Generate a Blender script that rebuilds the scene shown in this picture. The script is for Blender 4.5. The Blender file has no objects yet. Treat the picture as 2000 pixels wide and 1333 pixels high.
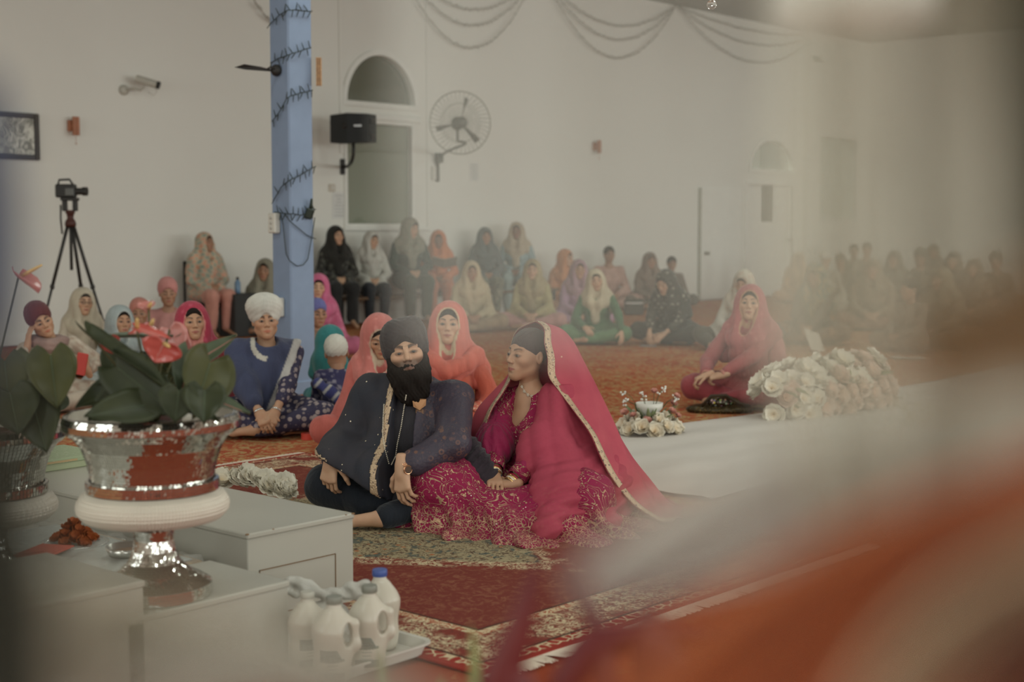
import bpy, math, random
import numpy as np
from mathutils import Vector, Matrix, Euler
random.seed(7)
rng = np.random.default_rng(7)
sc = bpy.context.scene
COLL = sc.collection

# ------------------------------------------------------------------ camera, light, exposure
FPX, CAM_H = 2777.8, 1.234
PITCH = math.atan(219.5 / FPX)
AZ = math.radians(41.9)                      # camera heading: room X axis runs along the long wall
CF = Vector((math.cos(AZ), math.sin(AZ), 0))   # camera forward (horizontal)
CR = Vector((math.sin(AZ), -math.cos(AZ), 0))  # camera right
cam_d = bpy.data.cameras.new('camera')
cam = bpy.data.objects.new('camera', cam_d)
COLL.objects.link(cam)
cam.location = (0, 0, CAM_H)
cam.rotation_euler = (math.radians(90) - PITCH, 0, AZ - math.radians(90))
cam_d.lens = 50; cam_d.sensor_width = 36; cam_d.clip_start = 0.05; cam_d.clip_end = 100
cam_d.dof.use_dof = True; cam_d.dof.focus_distance = 5.9; cam_d.dof.aperture_fstop = 2.4
sc.camera = cam
vs = sc.view_settings
sc.display_settings.display_device = 'sRGB'
vs.view_transform = 'Standard'; vs.look = 'None'; vs.gamma = 1; vs.use_curve_mapping = False
vs.exposure = 0.72
w = bpy.data.worlds.new('world'); sc.world = w; w.use_nodes = True
w.node_tree.nodes['Background'].inputs[0].default_value = (0.9, 0.9, 0.85, 1)
w.node_tree.nodes['Background'].inputs[1].default_value = 0.3
sc.cycles.use_denoising = True
sc.cycles.max_bounces = 7; sc.cycles.diffuse_bounces = 4; sc.cycles.glossy_bounces = 3
sc.cycles.transmission_bounces = 5; sc.cycles.transparent_max_bounces = 24
sc.cycles.caustics_reflective = False; sc.cycles.caustics_refractive = False
sc.cycles.sample_clamp_indirect = 4

RX0, RX1, RY0, RY1, RZ = -5.0, 26.1, -6.0, 13.95, 4.92

def area(name, loc, sx, sy, power, col=(0.93, 1.0, 0.90), rot=(0, 0, 0)):
    l = bpy.data.lights.new(name, 'AREA'); l.shape = 'RECTANGLE'; l.size = sx; l.size_y = sy
    l.energy = power; l.color = col
    o = bpy.data.objects.new(name, l); COLL.objects.link(o); o.location = loc; o.rotation_euler = rot
    return o
for lx in (-1.5, 3.0, 7.5, 12.0, 16.5):
    for ly in (-3.0, 2.2, 7.4):
        area('hall_light', (lx, ly, RZ - 0.12), 1.5, 0.35, 24)
area('hall_light', (21.5, 3.0, RZ - 0.12), 1.5, 0.35, 30)
area('hall_light', (21.0, 9.0, RZ - 0.12), 1.5, 0.35, 30)
# window-sized fill panels added on the unseen walls to light walls and faces
for wx in (-2.0, 4.0, 10.0, 16.0, 22.0):
    area('added_fill_light', (wx, RY0 + 0.15, 2.5), 3.4, 2.4, (88 if wx < 8 else 135), (0.92, 1.0, 0.96), (math.radians(90), 0, 0))
for wy in (-2.5, 4.0, 10.0):
    area('added_fill_light', (RX0 + 0.15, wy, 2.5), 3.0, 2.4, 62, (0.92, 1.0, 0.96), (math.radians(90), 0, math.radians(-90)))

# ------------------------------------------------------------------ small helpers
def lin(c):
    c = c / 255.0
    return c / 12.92 if c <= 0.04045 else ((c + 0.055) / 1.055) ** 2.4
def C(r, g, b, k=2.0):
    return tuple(min(0.88, lin(v) * k) for v in (r, g, b))
def W(px, py, K):
    d = FPX / K; r = (px - 1000.0) / K; up = -(py - 666.5) / K
    h = d * math.cos(PITCH) + up * math.sin(PITCH)
    z = CAM_H - d * math.sin(PITCH) + up * math.cos(PITCH)
    p = CF * h + CR * r
    return Vector((p.x, p.y, z))
def G(px, py, z=0.0):
    a = W(px, py, 1000.0); o = Vector((0, 0, CAM_H)); d = a - o
    t = (z - CAM_H) / d.z
    return o + d * t
def wall_y(px, py, Y=None):
    """point of the long wall (plane Y) seen at a pixel"""
    Y = RY1 if Y is None else Y
    a = W(px, py, 1000.0); o = Vector((0, 0, CAM_H)); d = a - o
    return o + d * (Y / d.y)
def wall_x(px, py, X):
    a = W(px, py, 1000.0); o = Vector((0, 0, CAM_H)); d = a - o
    return o + d * (X / d.x)

def prop(o, label=None, cat=None, group=None, kind=None):
    if label: o['label'] = label
    if cat: o['category'] = cat
    if group: o['group'] = group
    if kind: o['kind'] = kind
    return o
def empty(name, loc=(0, 0, 0), rot=(0, 0, 0), label=None, cat=None, group=None):
    o = bpy.data.objects.new(name, None); COLL.objects.link(o)
    o.location = loc; o.rotation_euler = rot; o.empty_display_size = 0.1
    return prop(o, label, cat, group)

class MB:
    """collects vertices and faces"""
    def __init__(s): s.v = []; s.f = []; s.c = []; s.u = []
    def add(s, vs_, fs, M=None):
        n = len(s.v)
        for p in vs_:
            p = Vector(p)
            s.v.append(tuple(M @ p) if M is not None else tuple(p))
        s.f += [tuple(i + n for i in f) for f in fs]
        return s
    def box(s, lo, hi, M=None):
        x0, y0, z0 = lo; x1, y1, z1 = hi
        return s.add([(x0,y0,z0),(x1,y0,z0),(x1,y1,z0),(x0,y1,z0),(x0,y0,z1),(x1,y0,z1),(x1,y1,z1),(x0,y1,z1)],
                     [(0,3,2,1),(4,5,6,7),(0,1,5,4),(1,2,6,5),(2,3,7,6),(3,0,4,7)], M)
    def bbox(s, lo, hi, b=0.01, M=None):
        """chamfered box"""
        c = [(l + h) / 2 for l, h in zip(lo, hi)]; e = [(h - l) / 2 for l, h in zip(lo, hi)]
        b = min(b, min(e) * 0.9)
        vs_, idx = [], {}
        for sx in (-1, 1):
            for sy in (-1, 1):
                for sz in (-1, 1):
                    for ax in range(3):
                        q = [sx * e[0], sy * e[1], sz * e[2]]
                        for k in range(3):
                            if k != ax: q[k] -= (sx, sy, sz)[k] * b
                        idx[(sx, sy, sz, ax)] = len(vs_); vs_.append([q[k] + c[k] for k in range(3)])
        fs = []
        for ax in range(3):
            a1, a2 = [(1, 2), (2, 0), (0, 1)][ax]
            for sg in (-1, 1):
                loop = []
                for t1, t2 in ((-1, -1), (1, -1), (1, 1), (-1, 1)):
                    k = [0, 0, 0]; k[ax] = sg; k[a1] = t1; k[a2] = t2
                    loop.append(idx[(k[0], k[1], k[2], ax)])
                fs.append(tuple(loop if sg > 0 else loop[::-1]))
        for ax in range(3):
            a1, a2 = [(1, 2), (2, 0), (0, 1)][ax]
            for t1 in (-1, 1):
                for t2 in (-1, 1):
                    k0 = [0, 0, 0]; k0[a1] = t1; k0[a2] = t2
                    ka = list(k0); ka[ax] = -1; kb = list(k0); kb[ax] = 1
                    q = [idx[tuple(ka) + (a1,)], idx[tuple(kb) + (a1,)], idx[tuple(kb) + (a2,)], idx[tuple(ka) + (a2,)]]
                    fs.append(tuple(q if t1 * t2 > 0 else q[::-1]))
        for sx in (-1, 1):
            for sy in (-1, 1):
                for sz in (-1, 1):
                    q = [idx[(sx, sy, sz, a)] for a in range(3)]
                    fs.append(tuple(q if sx * sy * sz > 0 else q[::-1]))
        return s.add(vs_, fs, M)
    def lathe(s, prof, seg=32, M=None, cap=True, a0=0.0, a1=2 * math.pi):
        full = abs(a1 - a0 - 2 * math.pi) < 1e-6
        n = seg if full else seg + 1
        vs_ = []
        for r, z in prof:
            for i in range(n):
                a = a0 + (a1 - a0) * i / seg
                vs_.append((r * math.cos(a), r * math.sin(a), z))
        fs = []
        for j in range(len(prof) - 1):
            for i in range(seg):
                k = (i + 1) % n if full else i + 1
                fs.append((j * n + i, j * n + k, (j + 1) * n + k, (j + 1) * n + i))
        if cap and full:
            if prof[0][0] > 1e-5: fs.append(tuple(range(n))[::-1])
            if prof[-1][0] > 1e-5: fs.append(tuple((len(prof) - 1) * n + i for i in range(n)))
        return s.add(vs_, fs, M)
    def tube(s, pts, r, seg=8, cap=True):
        pts = [Vector(p) for p in pts]; n = len(pts)
        rs = r if hasattr(r, '__len__') else [r] * n
        t0 = (pts[1] - pts[0]).normalized()
        up = Vector((0, 0, 1)) if abs(t0.z) < 0.9 else Vector((1, 0, 0))
        nx = t0.cross(up).normalized(); vs_ = []
        for i, p in enumerate(pts):
            t = (pts[min(i + 1, n - 1)] - pts[max(i - 1, 0)])
            t = t.normalized() if t.length > 1e-9 else t0
            nx = (nx - t * nx.dot(t))
            nx = nx.normalized() if nx.length > 1e-6 else t.orthogonal().normalized()
            ny = t.cross(nx)
            for k in range(seg):
                a = 2 * math.pi * k / seg
                vs_.append(p + (nx * math.cos(a) + ny * math.sin(a)) * rs[i])
        fs = [(i * seg + k, i * seg + (k + 1) % seg, (i + 1) * seg + (k + 1) % seg, (i + 1) * seg + k) for i in range(n - 1) for k in range(seg)]
        if cap:
            fs.append(tuple(range(seg))[::-1]); fs.append(tuple((n - 1) * seg + k for k in range(seg)))
        return s.add(vs_, fs)
    def ball(s, c, r, seg=12, rings=8, M=None):
        c = Vector(c); rr = r if hasattr(r, '__len__') else (r, r, r)
        vs_ = [(c.x, c.y, c.z - rr[2])]
        for j in range(1, rings):
            t = math.pi * j / rings
            for i in range(seg):
                a = 2 * math.pi * i / seg
                vs_.append((c.x + rr[0] * math.sin(t) * math.cos(a), c.y + rr[1] * math.sin(t) * math.sin(a), c.z - rr[2] * math.cos(t)))
        vs_.append((c.x, c.y, c.z + rr[2])); top = len(vs_) - 1
        fs = [(0, 1 + (i + 1) % seg, 1 + i) for i in range(seg)]
        for j in range(rings - 2):
            for i in range(seg):
                a = 1 + j * seg; b = a + seg
                fs.append((a + i, a + (i + 1) % seg, b + (i + 1) % seg, b + i))
        a = 1 + (rings - 2) * seg
        fs += [(a + i, a + (i + 1) % seg, top) for i in range(seg)]
        return s.add(vs_, fs, M)
    def grid(s, P, closed=False):
        """P[i][j] -> points"""
        n, m = len(P), len(P[0])
        vs_ = [p for row in P for p in row]
        fs = []
        for i in range(n - 1):
            for j in range(m if closed else m - 1):
                k = (j + 1) % m
                fs.append((i * m + j, i * m + k, (i + 1) * m + k, (i + 1) * m + j))
        return s.add(vs_, fs)
    def ob(s, name, mat, parent=None, smooth=False, mats=None):
        me = bpy.data.meshes.new(name); me.from_pydata(s.v, [], s.f)
        o = bpy.data.objects.new(name, me); COLL.objects.link(o)
        for m_ in (mats or [mat]): me.materials.append(m_)
        if smooth: me.polygons.foreach_set('use_smooth', [True] * len(me.polygons))
        if smooth == 'auto' and len(me.polygons):
            me.set_sharp_from_angle(angle=math.radians(38))
        me.update()
        if parent is not None: o.parent = parent
        return o
def copy_tree(o, parent=None):
    c = o.copy(); COLL.objects.link(c); c.parent = parent
    for ch in o.children: copy_tree(ch, c)
    return c
def solid(o, t):
    m = o.modifiers.new('thickness', 'SOLIDIFY'); m.thickness = t; m.offset = 0
    return o

# ------------------------------------------------------------------ materials
class NT:
    def __init__(s, name):
        s.m = bpy.data.materials.new(name); s.m.use_nodes = True
        s.t = s.m.node_tree; s.n = s.t.nodes; s.l = s.t.links
        s.b = s.n['Principled BSDF']
    def new(s, t, **kw):
        nd = s.n.new(t)
        for k, v in kw.items():
            if k.startswith('i_'):
                key = k[2:]
                nd.inputs[int(key) if key.isdigit() else key].default_value = v
            else: setattr(nd, k, v)
        return nd
    def link(s, a, b): s.l.new(a, b)
    def co(s, kind='Object', scale=None):
        tc = s.new('ShaderNodeTexCoord'); o = tc.outputs[kind]
        if scale is not None:
            mp = s.new('ShaderNodeMapping'); mp.inputs['Scale'].default_value = scale
            s.link(o, mp.inputs[0]); o = mp.outputs[0]
        return o
    def noise(s, co, scale, detail=3, rough=0.55, dist=0.0):
        n = s.new('ShaderNodeTexNoise'); n.inputs['Scale'].default_value = scale
        n.inputs['Detail'].default_value = detail; n.inputs['Roughness'].default_value = rough; n.inputs['Distortion'].default_value = dist
        s.link(co, n.inputs['Vector']); return n.outputs[0]
    def vor(s, co, scale, feat='F1', out='Distance', rnd=1.0):
        n = s.new('ShaderNodeTexVoronoi'); n.feature = feat; n.inputs['Scale'].default_value = scale
        n.inputs['Randomness'].default_value = rnd
        s.link(co, n.inputs['Vector']); return n.outputs[out]
    def math(s, op, a, b=0.0, clamp=False):
        n = s.new('ShaderNodeMath'); n.operation = op; n.use_clamp = clamp
        for i, v in enumerate((a, b)):
            if isinstance(v, (int, float)): n.inputs[i].default_value = v
            else: s.link(v, n.inputs[i])
        return n.outputs[0]
    def ramp(s, v, a, b):
        """0..1 ramp between a and b"""
        n = s.new('ShaderNodeMapRange'); n.clamp = True
        n.inputs['From Min'].default_value = a; n.inputs['From Max'].default_value = b
        s.link(v, n.inputs['Value']); return n.outputs[0]
    def mix(s, f, a, b, mode='MIX'):
        n = s.new('ShaderNodeMix'); n.data_type = 'RGBA'; n.blend_type = mode; n.clamp_factor = True
        if isinstance(f, (int, float)): n.inputs['Factor'].default_value = f
        else: s.link(f, n.inputs['Factor'])
        for key, v in (('A', a), ('B', b)):
            sock = [i for i in n.inputs if i.name == key and i.type == 'RGBA'][0]
            if isinstance(v, (tuple, list)): sock.default_value = (*v[:3], 1)
            else: s.link(v, sock)
        return [o for o in n.outputs if o.type == 'RGBA'][0]
    def attr(s, name='Col', out='Color'):
        n = s.new('ShaderNodeAttribute'); n.attribute_name = name; return n.outputs[out]
    def sep(s, co):
        n = s.new('ShaderNodeSeparateXYZ'); s.link(co, n.inputs[0]); return n.outputs
    def bump(s, h, strength=0.3, dist=0.01):
        n = s.new('ShaderNodeBump'); n.inputs['Strength'].default_value = strength; n.inputs['Distance'].default_value = dist
        s.link(h, n.inputs['Height']); s.link(n.outputs[0], s.b.inputs['Normal'])
    def fin(s, col, rough=0.6, metal=0.0, spec=0.4):
        b = s.b
        if isinstance(col, (tuple, list)): b.inputs['Base Color'].default_value = (*col[:3], 1)
        else: s.link(col, b.inputs['Base Color'])
        for k, v in (('Roughness', rough), ('Metallic', metal), ('Specular IOR Level', spec)):
            if isinstance(v, (int, float)): b.inputs[k].default_value = v
            else: s.link(v, b.inputs[k])
        return s.m
_mc = {}
def plain(name, col, rough=0.6, metal=0.0, spec=0.4, noise=0.08, scale=8.0):
    if name in _mc: return _mc[name]
    t = NT(name); co = t.co()
    n = t.noise(co, scale, 4)
    c = t.mix(t.ramp(n, 0.3, 0.7), tuple(v * (1 - noise) for v in col), tuple(min(0.95, v * (1 + noise)) for v in col))
    _mc[name] = t.fin(c, rough, metal, spec)
    return _mc[name]
def glow(name, col, strength):
    t = NT(name); t.b.inputs['Emission Color'].default_value = (*col, 1); t.b.inputs['Emission Strength'].default_value = strength
    return t.fin(col, 0.5)
def glass(name, col=(0.95, 0.97, 0.95), rough=0.03):
    t = NT(name); t.b.inputs['Transmission Weight'].default_value = 1.0; t.b.inputs['IOR'].default_value = 1.45
    return t.fin(col, rough)
def sheer(name, col, alpha, rough=0.8):
    """thin see-through cloth: woven threads let part of the light pass"""
    t = NT(name); co = t.co()
    n = t.noise(co, 60, 2)
    c = t.mix(t.ramp(n, 0.3, 0.7), tuple(v * 0.92 for v in col), col)
    t.fin(c, rough, 0, 0.2); t.b.inputs['Alpha'].default_value = alpha
    return t.m

# ------------------------------------------------------------------ implicit surfaces (bodies and clothes)
F32 = np.float32
class Vol:
    def __init__(s, lo, hi, h):
        s.h = h; s.lo = np.array(lo, float)
        n = np.maximum(4, np.ceil((np.array(hi) - lo) / h).astype(int) + 1)
        s.ax = [(lo[i] + h * np.arange(n[i])).astype(F32) for i in range(3)]
        s.f = np.full(tuple(n), 9.0, F32)
    def sl(s, lo, hi):
        r = []
        for i in range(3):
            a = int(math.floor((lo[i] - s.lo[i]) / s.h)); b = int(math.ceil((hi[i] - s.lo[i]) / s.h)) + 1
            r.append(slice(max(0, a), max(0, min(s.f.shape[i], b))))
        return tuple(r)
    def pts(s, q):
        return s.ax[0][q[0]][:, None, None], s.ax[1][q[1]][None, :, None], s.ax[2][q[2]][None, None, :]
    def mixin(s, q, d, k, op):
        a = s.f[q]
        if op == 'u':
            if k > 0:
                hh = np.maximum(k - np.abs(a - d), 0) / k; s.f[q] = np.minimum(a, d) - hh * hh * k * 0.25
            else: s.f[q] = np.minimum(a, d)
        else:
            d = -d
            if k > 0:
                hh = np.maximum(k - np.abs(a - d), 0) / k; s.f[q] = np.maximum(a, d) + hh * hh * k * 0.25
            else: s.f[q] = np.maximum(a, d)
    def cap(s, a, b, ra, rb=None, k=0.03, op='u', sq=None):
        """rounded cone a->b"""
        rb = ra if rb is None else rb
        a = np.array(a, float); b = np.array(b, float); R = max(ra, rb) + k + 2 * s.h
        q = s.sl(np.minimum(a, b) - R, np.maximum(a, b) + R)
        if min(x.stop - x.start for x in q) <= 0: return s
        x, y, z = s.pts(q); ab = b - a; L = float(ab @ ab) + 1e-12
        px, py, pz = x - F32(a[0]), y - F32(a[1]), z - F32(a[2])
        t = np.clip((px * F32(ab[0]) + py * F32(ab[1]) + pz * F32(ab[2])) / F32(L), 0, 1)
        dx, dy, dz = px - t * F32(ab[0]), py - t * F32(ab[1]), pz - t * F32(ab[2])
        if sq is not None: dx, dy, dz = dx * F32(sq[0]), dy * F32(sq[1]), dz * F32(sq[2])
        d = np.sqrt(dx * dx + dy * dy + dz * dz) - (F32(ra) + t * F32(rb - ra))
        s.mixin(q, d, k, op); return s
    def ell(s, c, r, k=0.03, op='u', R=None):
        """ellipsoid; R = 3x3 rotation (columns = axes)"""
        c = np.array(c, float); r = np.array(r, float); m = r.max() + k + 2 * s.h if R is not None else r + k + 2 * s.h
        q = s.sl(c - m, c + m)
        if min(x.stop - x.start for x in q) <= 0: return s
        x, y, z = s.pts(q); p = [x - F32(c[0]), y - F32(c[1]), z - F32(c[2])]
        if R is not None:
            p = [p[0] * F32(R[0][i]) + p[1] * F32(R[1][i]) + p[2] * F32(R[2][i]) for i in range(3)]
        k0 = np.sqrt((p[0] / F32(r[0])) ** 2 + (p[1] / F32(r[1])) ** 2 + (p[2] / F32(r[2])) ** 2)
        k1 = np.sqrt((p[0] / F32(r[0] ** 2)) ** 2 + (p[1] / F32(r[1] ** 2)) ** 2 + (p[2] / F32(r[2] ** 2)) ** 2) + F32(1e-6)
        s.mixin(q, k0 * (k0 - 1) / k1, k, op); return s
    def plane(s, p, n, k=0.0, op='s'):
        """op 's': remove the half space the normal points into"""
        n = np.array(n, float); n /= np.linalg.norm(n); p = np.array(p, float)
        x, y, z = s.pts((slice(None),) * 3)
        d = -((x - F32(p[0])) * F32(n[0]) + (y - F32(p[1])) * F32(n[1]) + (z - F32(p[2])) * F32(n[2]))
        s.mixin((slice(None),) * 3, d, k, op); return s
    def disp(s, fn):
        x, y, z = s.pts((slice(None),) * 3); s.f += fn(x, y, z).astype(F32); return s
    def mesh(s):
        f = s.f; f[0] = f[-1] = 1; f[:, 0] = f[:, -1] = 1; f[:, :, 0] = f[:, :, -1] = 1
        ins = f < 0
        cnt = np.zeros(tuple(n - 1 for n in f.shape), np.int8)
        for i in (0, 1):
            for j in (0, 1):
                for k in (0, 1):
                    cnt += ins[i:i - 1 or None, j:j - 1 or None, k:k - 1 or None]
        I, J, K = np.nonzero((cnt > 0) & (cnt < 8)); N = len(I)
        if N == 0: return np.zeros((0, 3)), np.zeros((0, 4), int)
        idm = np.full(cnt.shape, -1, np.int32); idm[I, J, K] = np.arange(N)
        off = [(i, j, k) for i in (0, 1) for j in (0, 1) for k in (0, 1)]
        val = [f[I + a, J + b, K + c] for a, b, c in off]
        acc = np.zeros((N, 3)); num = np.zeros(N)
        for ia, oa in enumerate(off):
            for ib, ob_ in enumerate(off):
                if ib > ia and sum(abs(p - q) for p, q in zip(oa, ob_)) == 1:
                    m = (val[ia] < 0) != (val[ib] < 0)
                    t = np.where(m, val[ia] / (val[ia] - val[ib] + 1e-12), 0)
                    for ax in range(3):
                        acc[:, ax] += np.where(m, oa[ax] + t * (ob_[ax] - oa[ax]), 0)
                    num += m
        V = (acc / np.maximum(num, 1)[:, None] + np.stack([I, J, K], 1)) * s.h + s.lo
        quads = []
        for ax in range(3):
            a = np.take(ins, range(0, f.shape[ax] - 1), ax); b = np.take(ins, range(1, f.shape[ax]), ax)
            E = np.stack(np.nonzero(a != b), 1)
            o1, o2 = [(1, 2), (2, 0), (0, 1)][ax]
            E = E[(E[:, o1] > 0) & (E[:, o2] > 0) & (E[:, o1] < f.shape[o1] - 1) & (E[:, o2] < f.shape[o2] - 1)]
            fl = a[E[:, 0], E[:, 1], E[:, 2]]
            def at(d1, d2):
                e = E.copy(); e[:, o1] += d1; e[:, o2] += d2
                return idm[e[:, 0], e[:, 1], e[:, 2]]
            Q = np.stack([at(-1, -1), at(0, -1), at(0, 0), at(-1, 0)], 1)
            Q[~fl] = Q[~fl][:, ::-1]
            quads.append(Q)
        Q = np.concatenate(quads); Q = Q[(Q >= 0).all(1)]
        return V, Q

def np_obj(name, parts, mats, parent=None, smooth=True):
    """parts: list of (V, Q, color or per-vertex colors, material index); ONE mesh object"""
    V = np.concatenate([p[0] for p in parts]); nq = [p[1] for p in parts]
    off = 0; Qs = []; col = []; mi = []
    for P in parts:
        v, q, c, m = P[:4]
        Qs.append(q + off); off += len(v)
        c = np.asarray(c, float)
        if c.ndim == 1: c = np.tile(c[:3], (len(v), 1))
        col.append(c[:, :3]); mi += [m] * len(q)
    Q = np.concatenate(Qs); col = np.concatenate(col)
    me = bpy.data.meshes.new(name)
    me.vertices.add(len(V)); me.vertices.foreach_set('co', V.astype(F32).ravel())
    me.loops.add(Q.size); me.loops.foreach_set('vertex_index', Q.astype(np.int32).ravel())
    me.polygons.add(len(Q)); me.polygons.foreach_set('loop_start', np.arange(0, Q.size, Q.shape[1], dtype=np.int32))
    me.polygons.foreach_set('loop_total', np.full(len(Q), Q.shape[1], np.int32))
    me.polygons.foreach_set('material_index', np.array(mi, np.int32))
    me.polygons.foreach_set('use_smooth', np.ones(len(Q), bool) if smooth else np.zeros(len(Q), bool))
    me.update(calc_edges=True)
    ca = me.attributes.new('Col', 'FLOAT_COLOR', 'POINT')
    ca.data.foreach_set('color', np.concatenate([col, np.ones((len(col), 1))], 1).astype(F32).ravel())
    for m in mats: me.materials.append(m)
    o = bpy.data.objects.new(name, me); COLL.objects.link(o)
    if parent is not None: o.parent = parent
    return o
def relax(V, Q, it=1, lam=0.5):
    for _ in range(it):
        acc = np.zeros_like(V); n = np.zeros(len(V))
        for a, b in ((0, 1), (1, 2), (2, 3), (3, 0)):
            for p, q in ((a, b), (b, a)):
                for ax in range(3): acc[:, ax] += np.bincount(Q[:, p], V[Q[:, q], ax], len(V))
                n += np.bincount(Q[:, p], minlength=len(V))
        V = V + lam * (acc / np.maximum(n, 1)[:, None] - V)
    return V
def rotm(x=0, y=0, z=0):
    return np.array(Euler((math.radians(x), math.radians(y), math.radians(z)), 'XYZ').to_matrix())
# ------------------------------------------------------------------ people
LODH = {0: (.0027, .0036, .009, .0075, .006), 1: (.0044, .0052, .013, .0115, .009), 2: (.0075, .0090, .020, .0165, .0135)}
SKIN = {}
def mat_skin():
    t = NT('skin'); co = t.co(); c = t.attr()
    n = t.noise(co, 25, 3)
    c = t.mix(t.math('MULTIPLY', t.ramp(n, .35, .7), .16), c, (0.45, 0.16, 0.09), 'MIX')
    t.fin(c, 0.5, 0, 0.35)
    t.b.inputs['Subsurface Weight'].default_value = 0.12
    t.b.inputs['Subsurface Radius'].default_value = (0.02, 0.008, 0.004); t.b.inputs['Subsurface Scale'].default_value = 0.4
    return t.m
def mat_cloth(name, scale=220, bump=0.25, rough=0.85, metal=0.0, alpha=None):
    t = NT(name); co = t.co(); c = t.attr()
    n = t.noise(co, scale, 2); n2 = t.noise(t.co('Object', (1.6, 1.6, .55)), 9, 4, .55, .4)
    c = t.mix(t.math('MULTIPLY', t.ramp(n2, .3, .7), .25), c, (0, 0, 0), 'MIX')
    t.fin(c, rough, metal, 0.25); t.b.inputs['Sheen Weight'].default_value = 0.15
    t.bump(t.math('ADD', t.math('MULTIPLY', n, .03), n2), bump * 2.2, 0.03)
    if alpha: t.b.inputs['Alpha'].default_value = alpha
    return t.m
M_SKIN = mat_skin(); M_CLOTH = mat_cloth('cloth'); M_EYE = plain('eye', (0.5, 0.5, 0.48), 0.15, noise=0)
t_ = NT('eye_wet'); M_EYE = t_.fin(t_.attr(), 0.12, 0, 0.6)
t_ = NT('hair'); co_ = t_.co('Object', (1, 1, 6)); M_HAIR = t_.fin(t_.mix(t_.noise(co_, 60, 2), (.008, .006, .005), (.022, .016, .013)), .75, 0, .12)

def fold_noise(x, y, z, a, f=1.0, seed=0.0):
    """soft cloth folds"""
    u = x * 23 * f + 3 * np.sin(y * 7 * f + seed) + seed; v = z * 9 * f + 2.2 * np.sin(x * 6 * f + seed * 2)
    q = y * 21 * f + 2 * np.sin(z * 8 * f + seed)
    return a * ((1 - np.abs(np.sin((u + v) * .55))) * 1.15 - .5 + np.sin(q - v * 1.3) * .30)

def cube_sphere(n):
    V, Q = [], []
    for ax in range(3):
        for sg in (-1, 1):
            b = len(V)
            for i in range(n + 1):
                for j in range(n + 1):
                    p = [0, 0, 0]; p[ax] = sg
                    p[(ax + 1) % 3] = math.tan((2 * i / n - 1) * math.pi / 4); p[(ax + 2) % 3] = math.tan((2 * j / n - 1) * math.pi / 4)
                    l = math.sqrt(sum(c * c for c in p)); V.append([c / l for c in p])
            for i in range(n):
                for j in range(n):
                    q = [b + i * (n + 1) + j, b + (i + 1) * (n + 1) + j, b + (i + 1) * (n + 1) + j + 1, b + i * (n + 1) + j + 1]
                    Q.append(q if sg > 0 else q[::-1])
    return np.array(V), np.array(Q)

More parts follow.
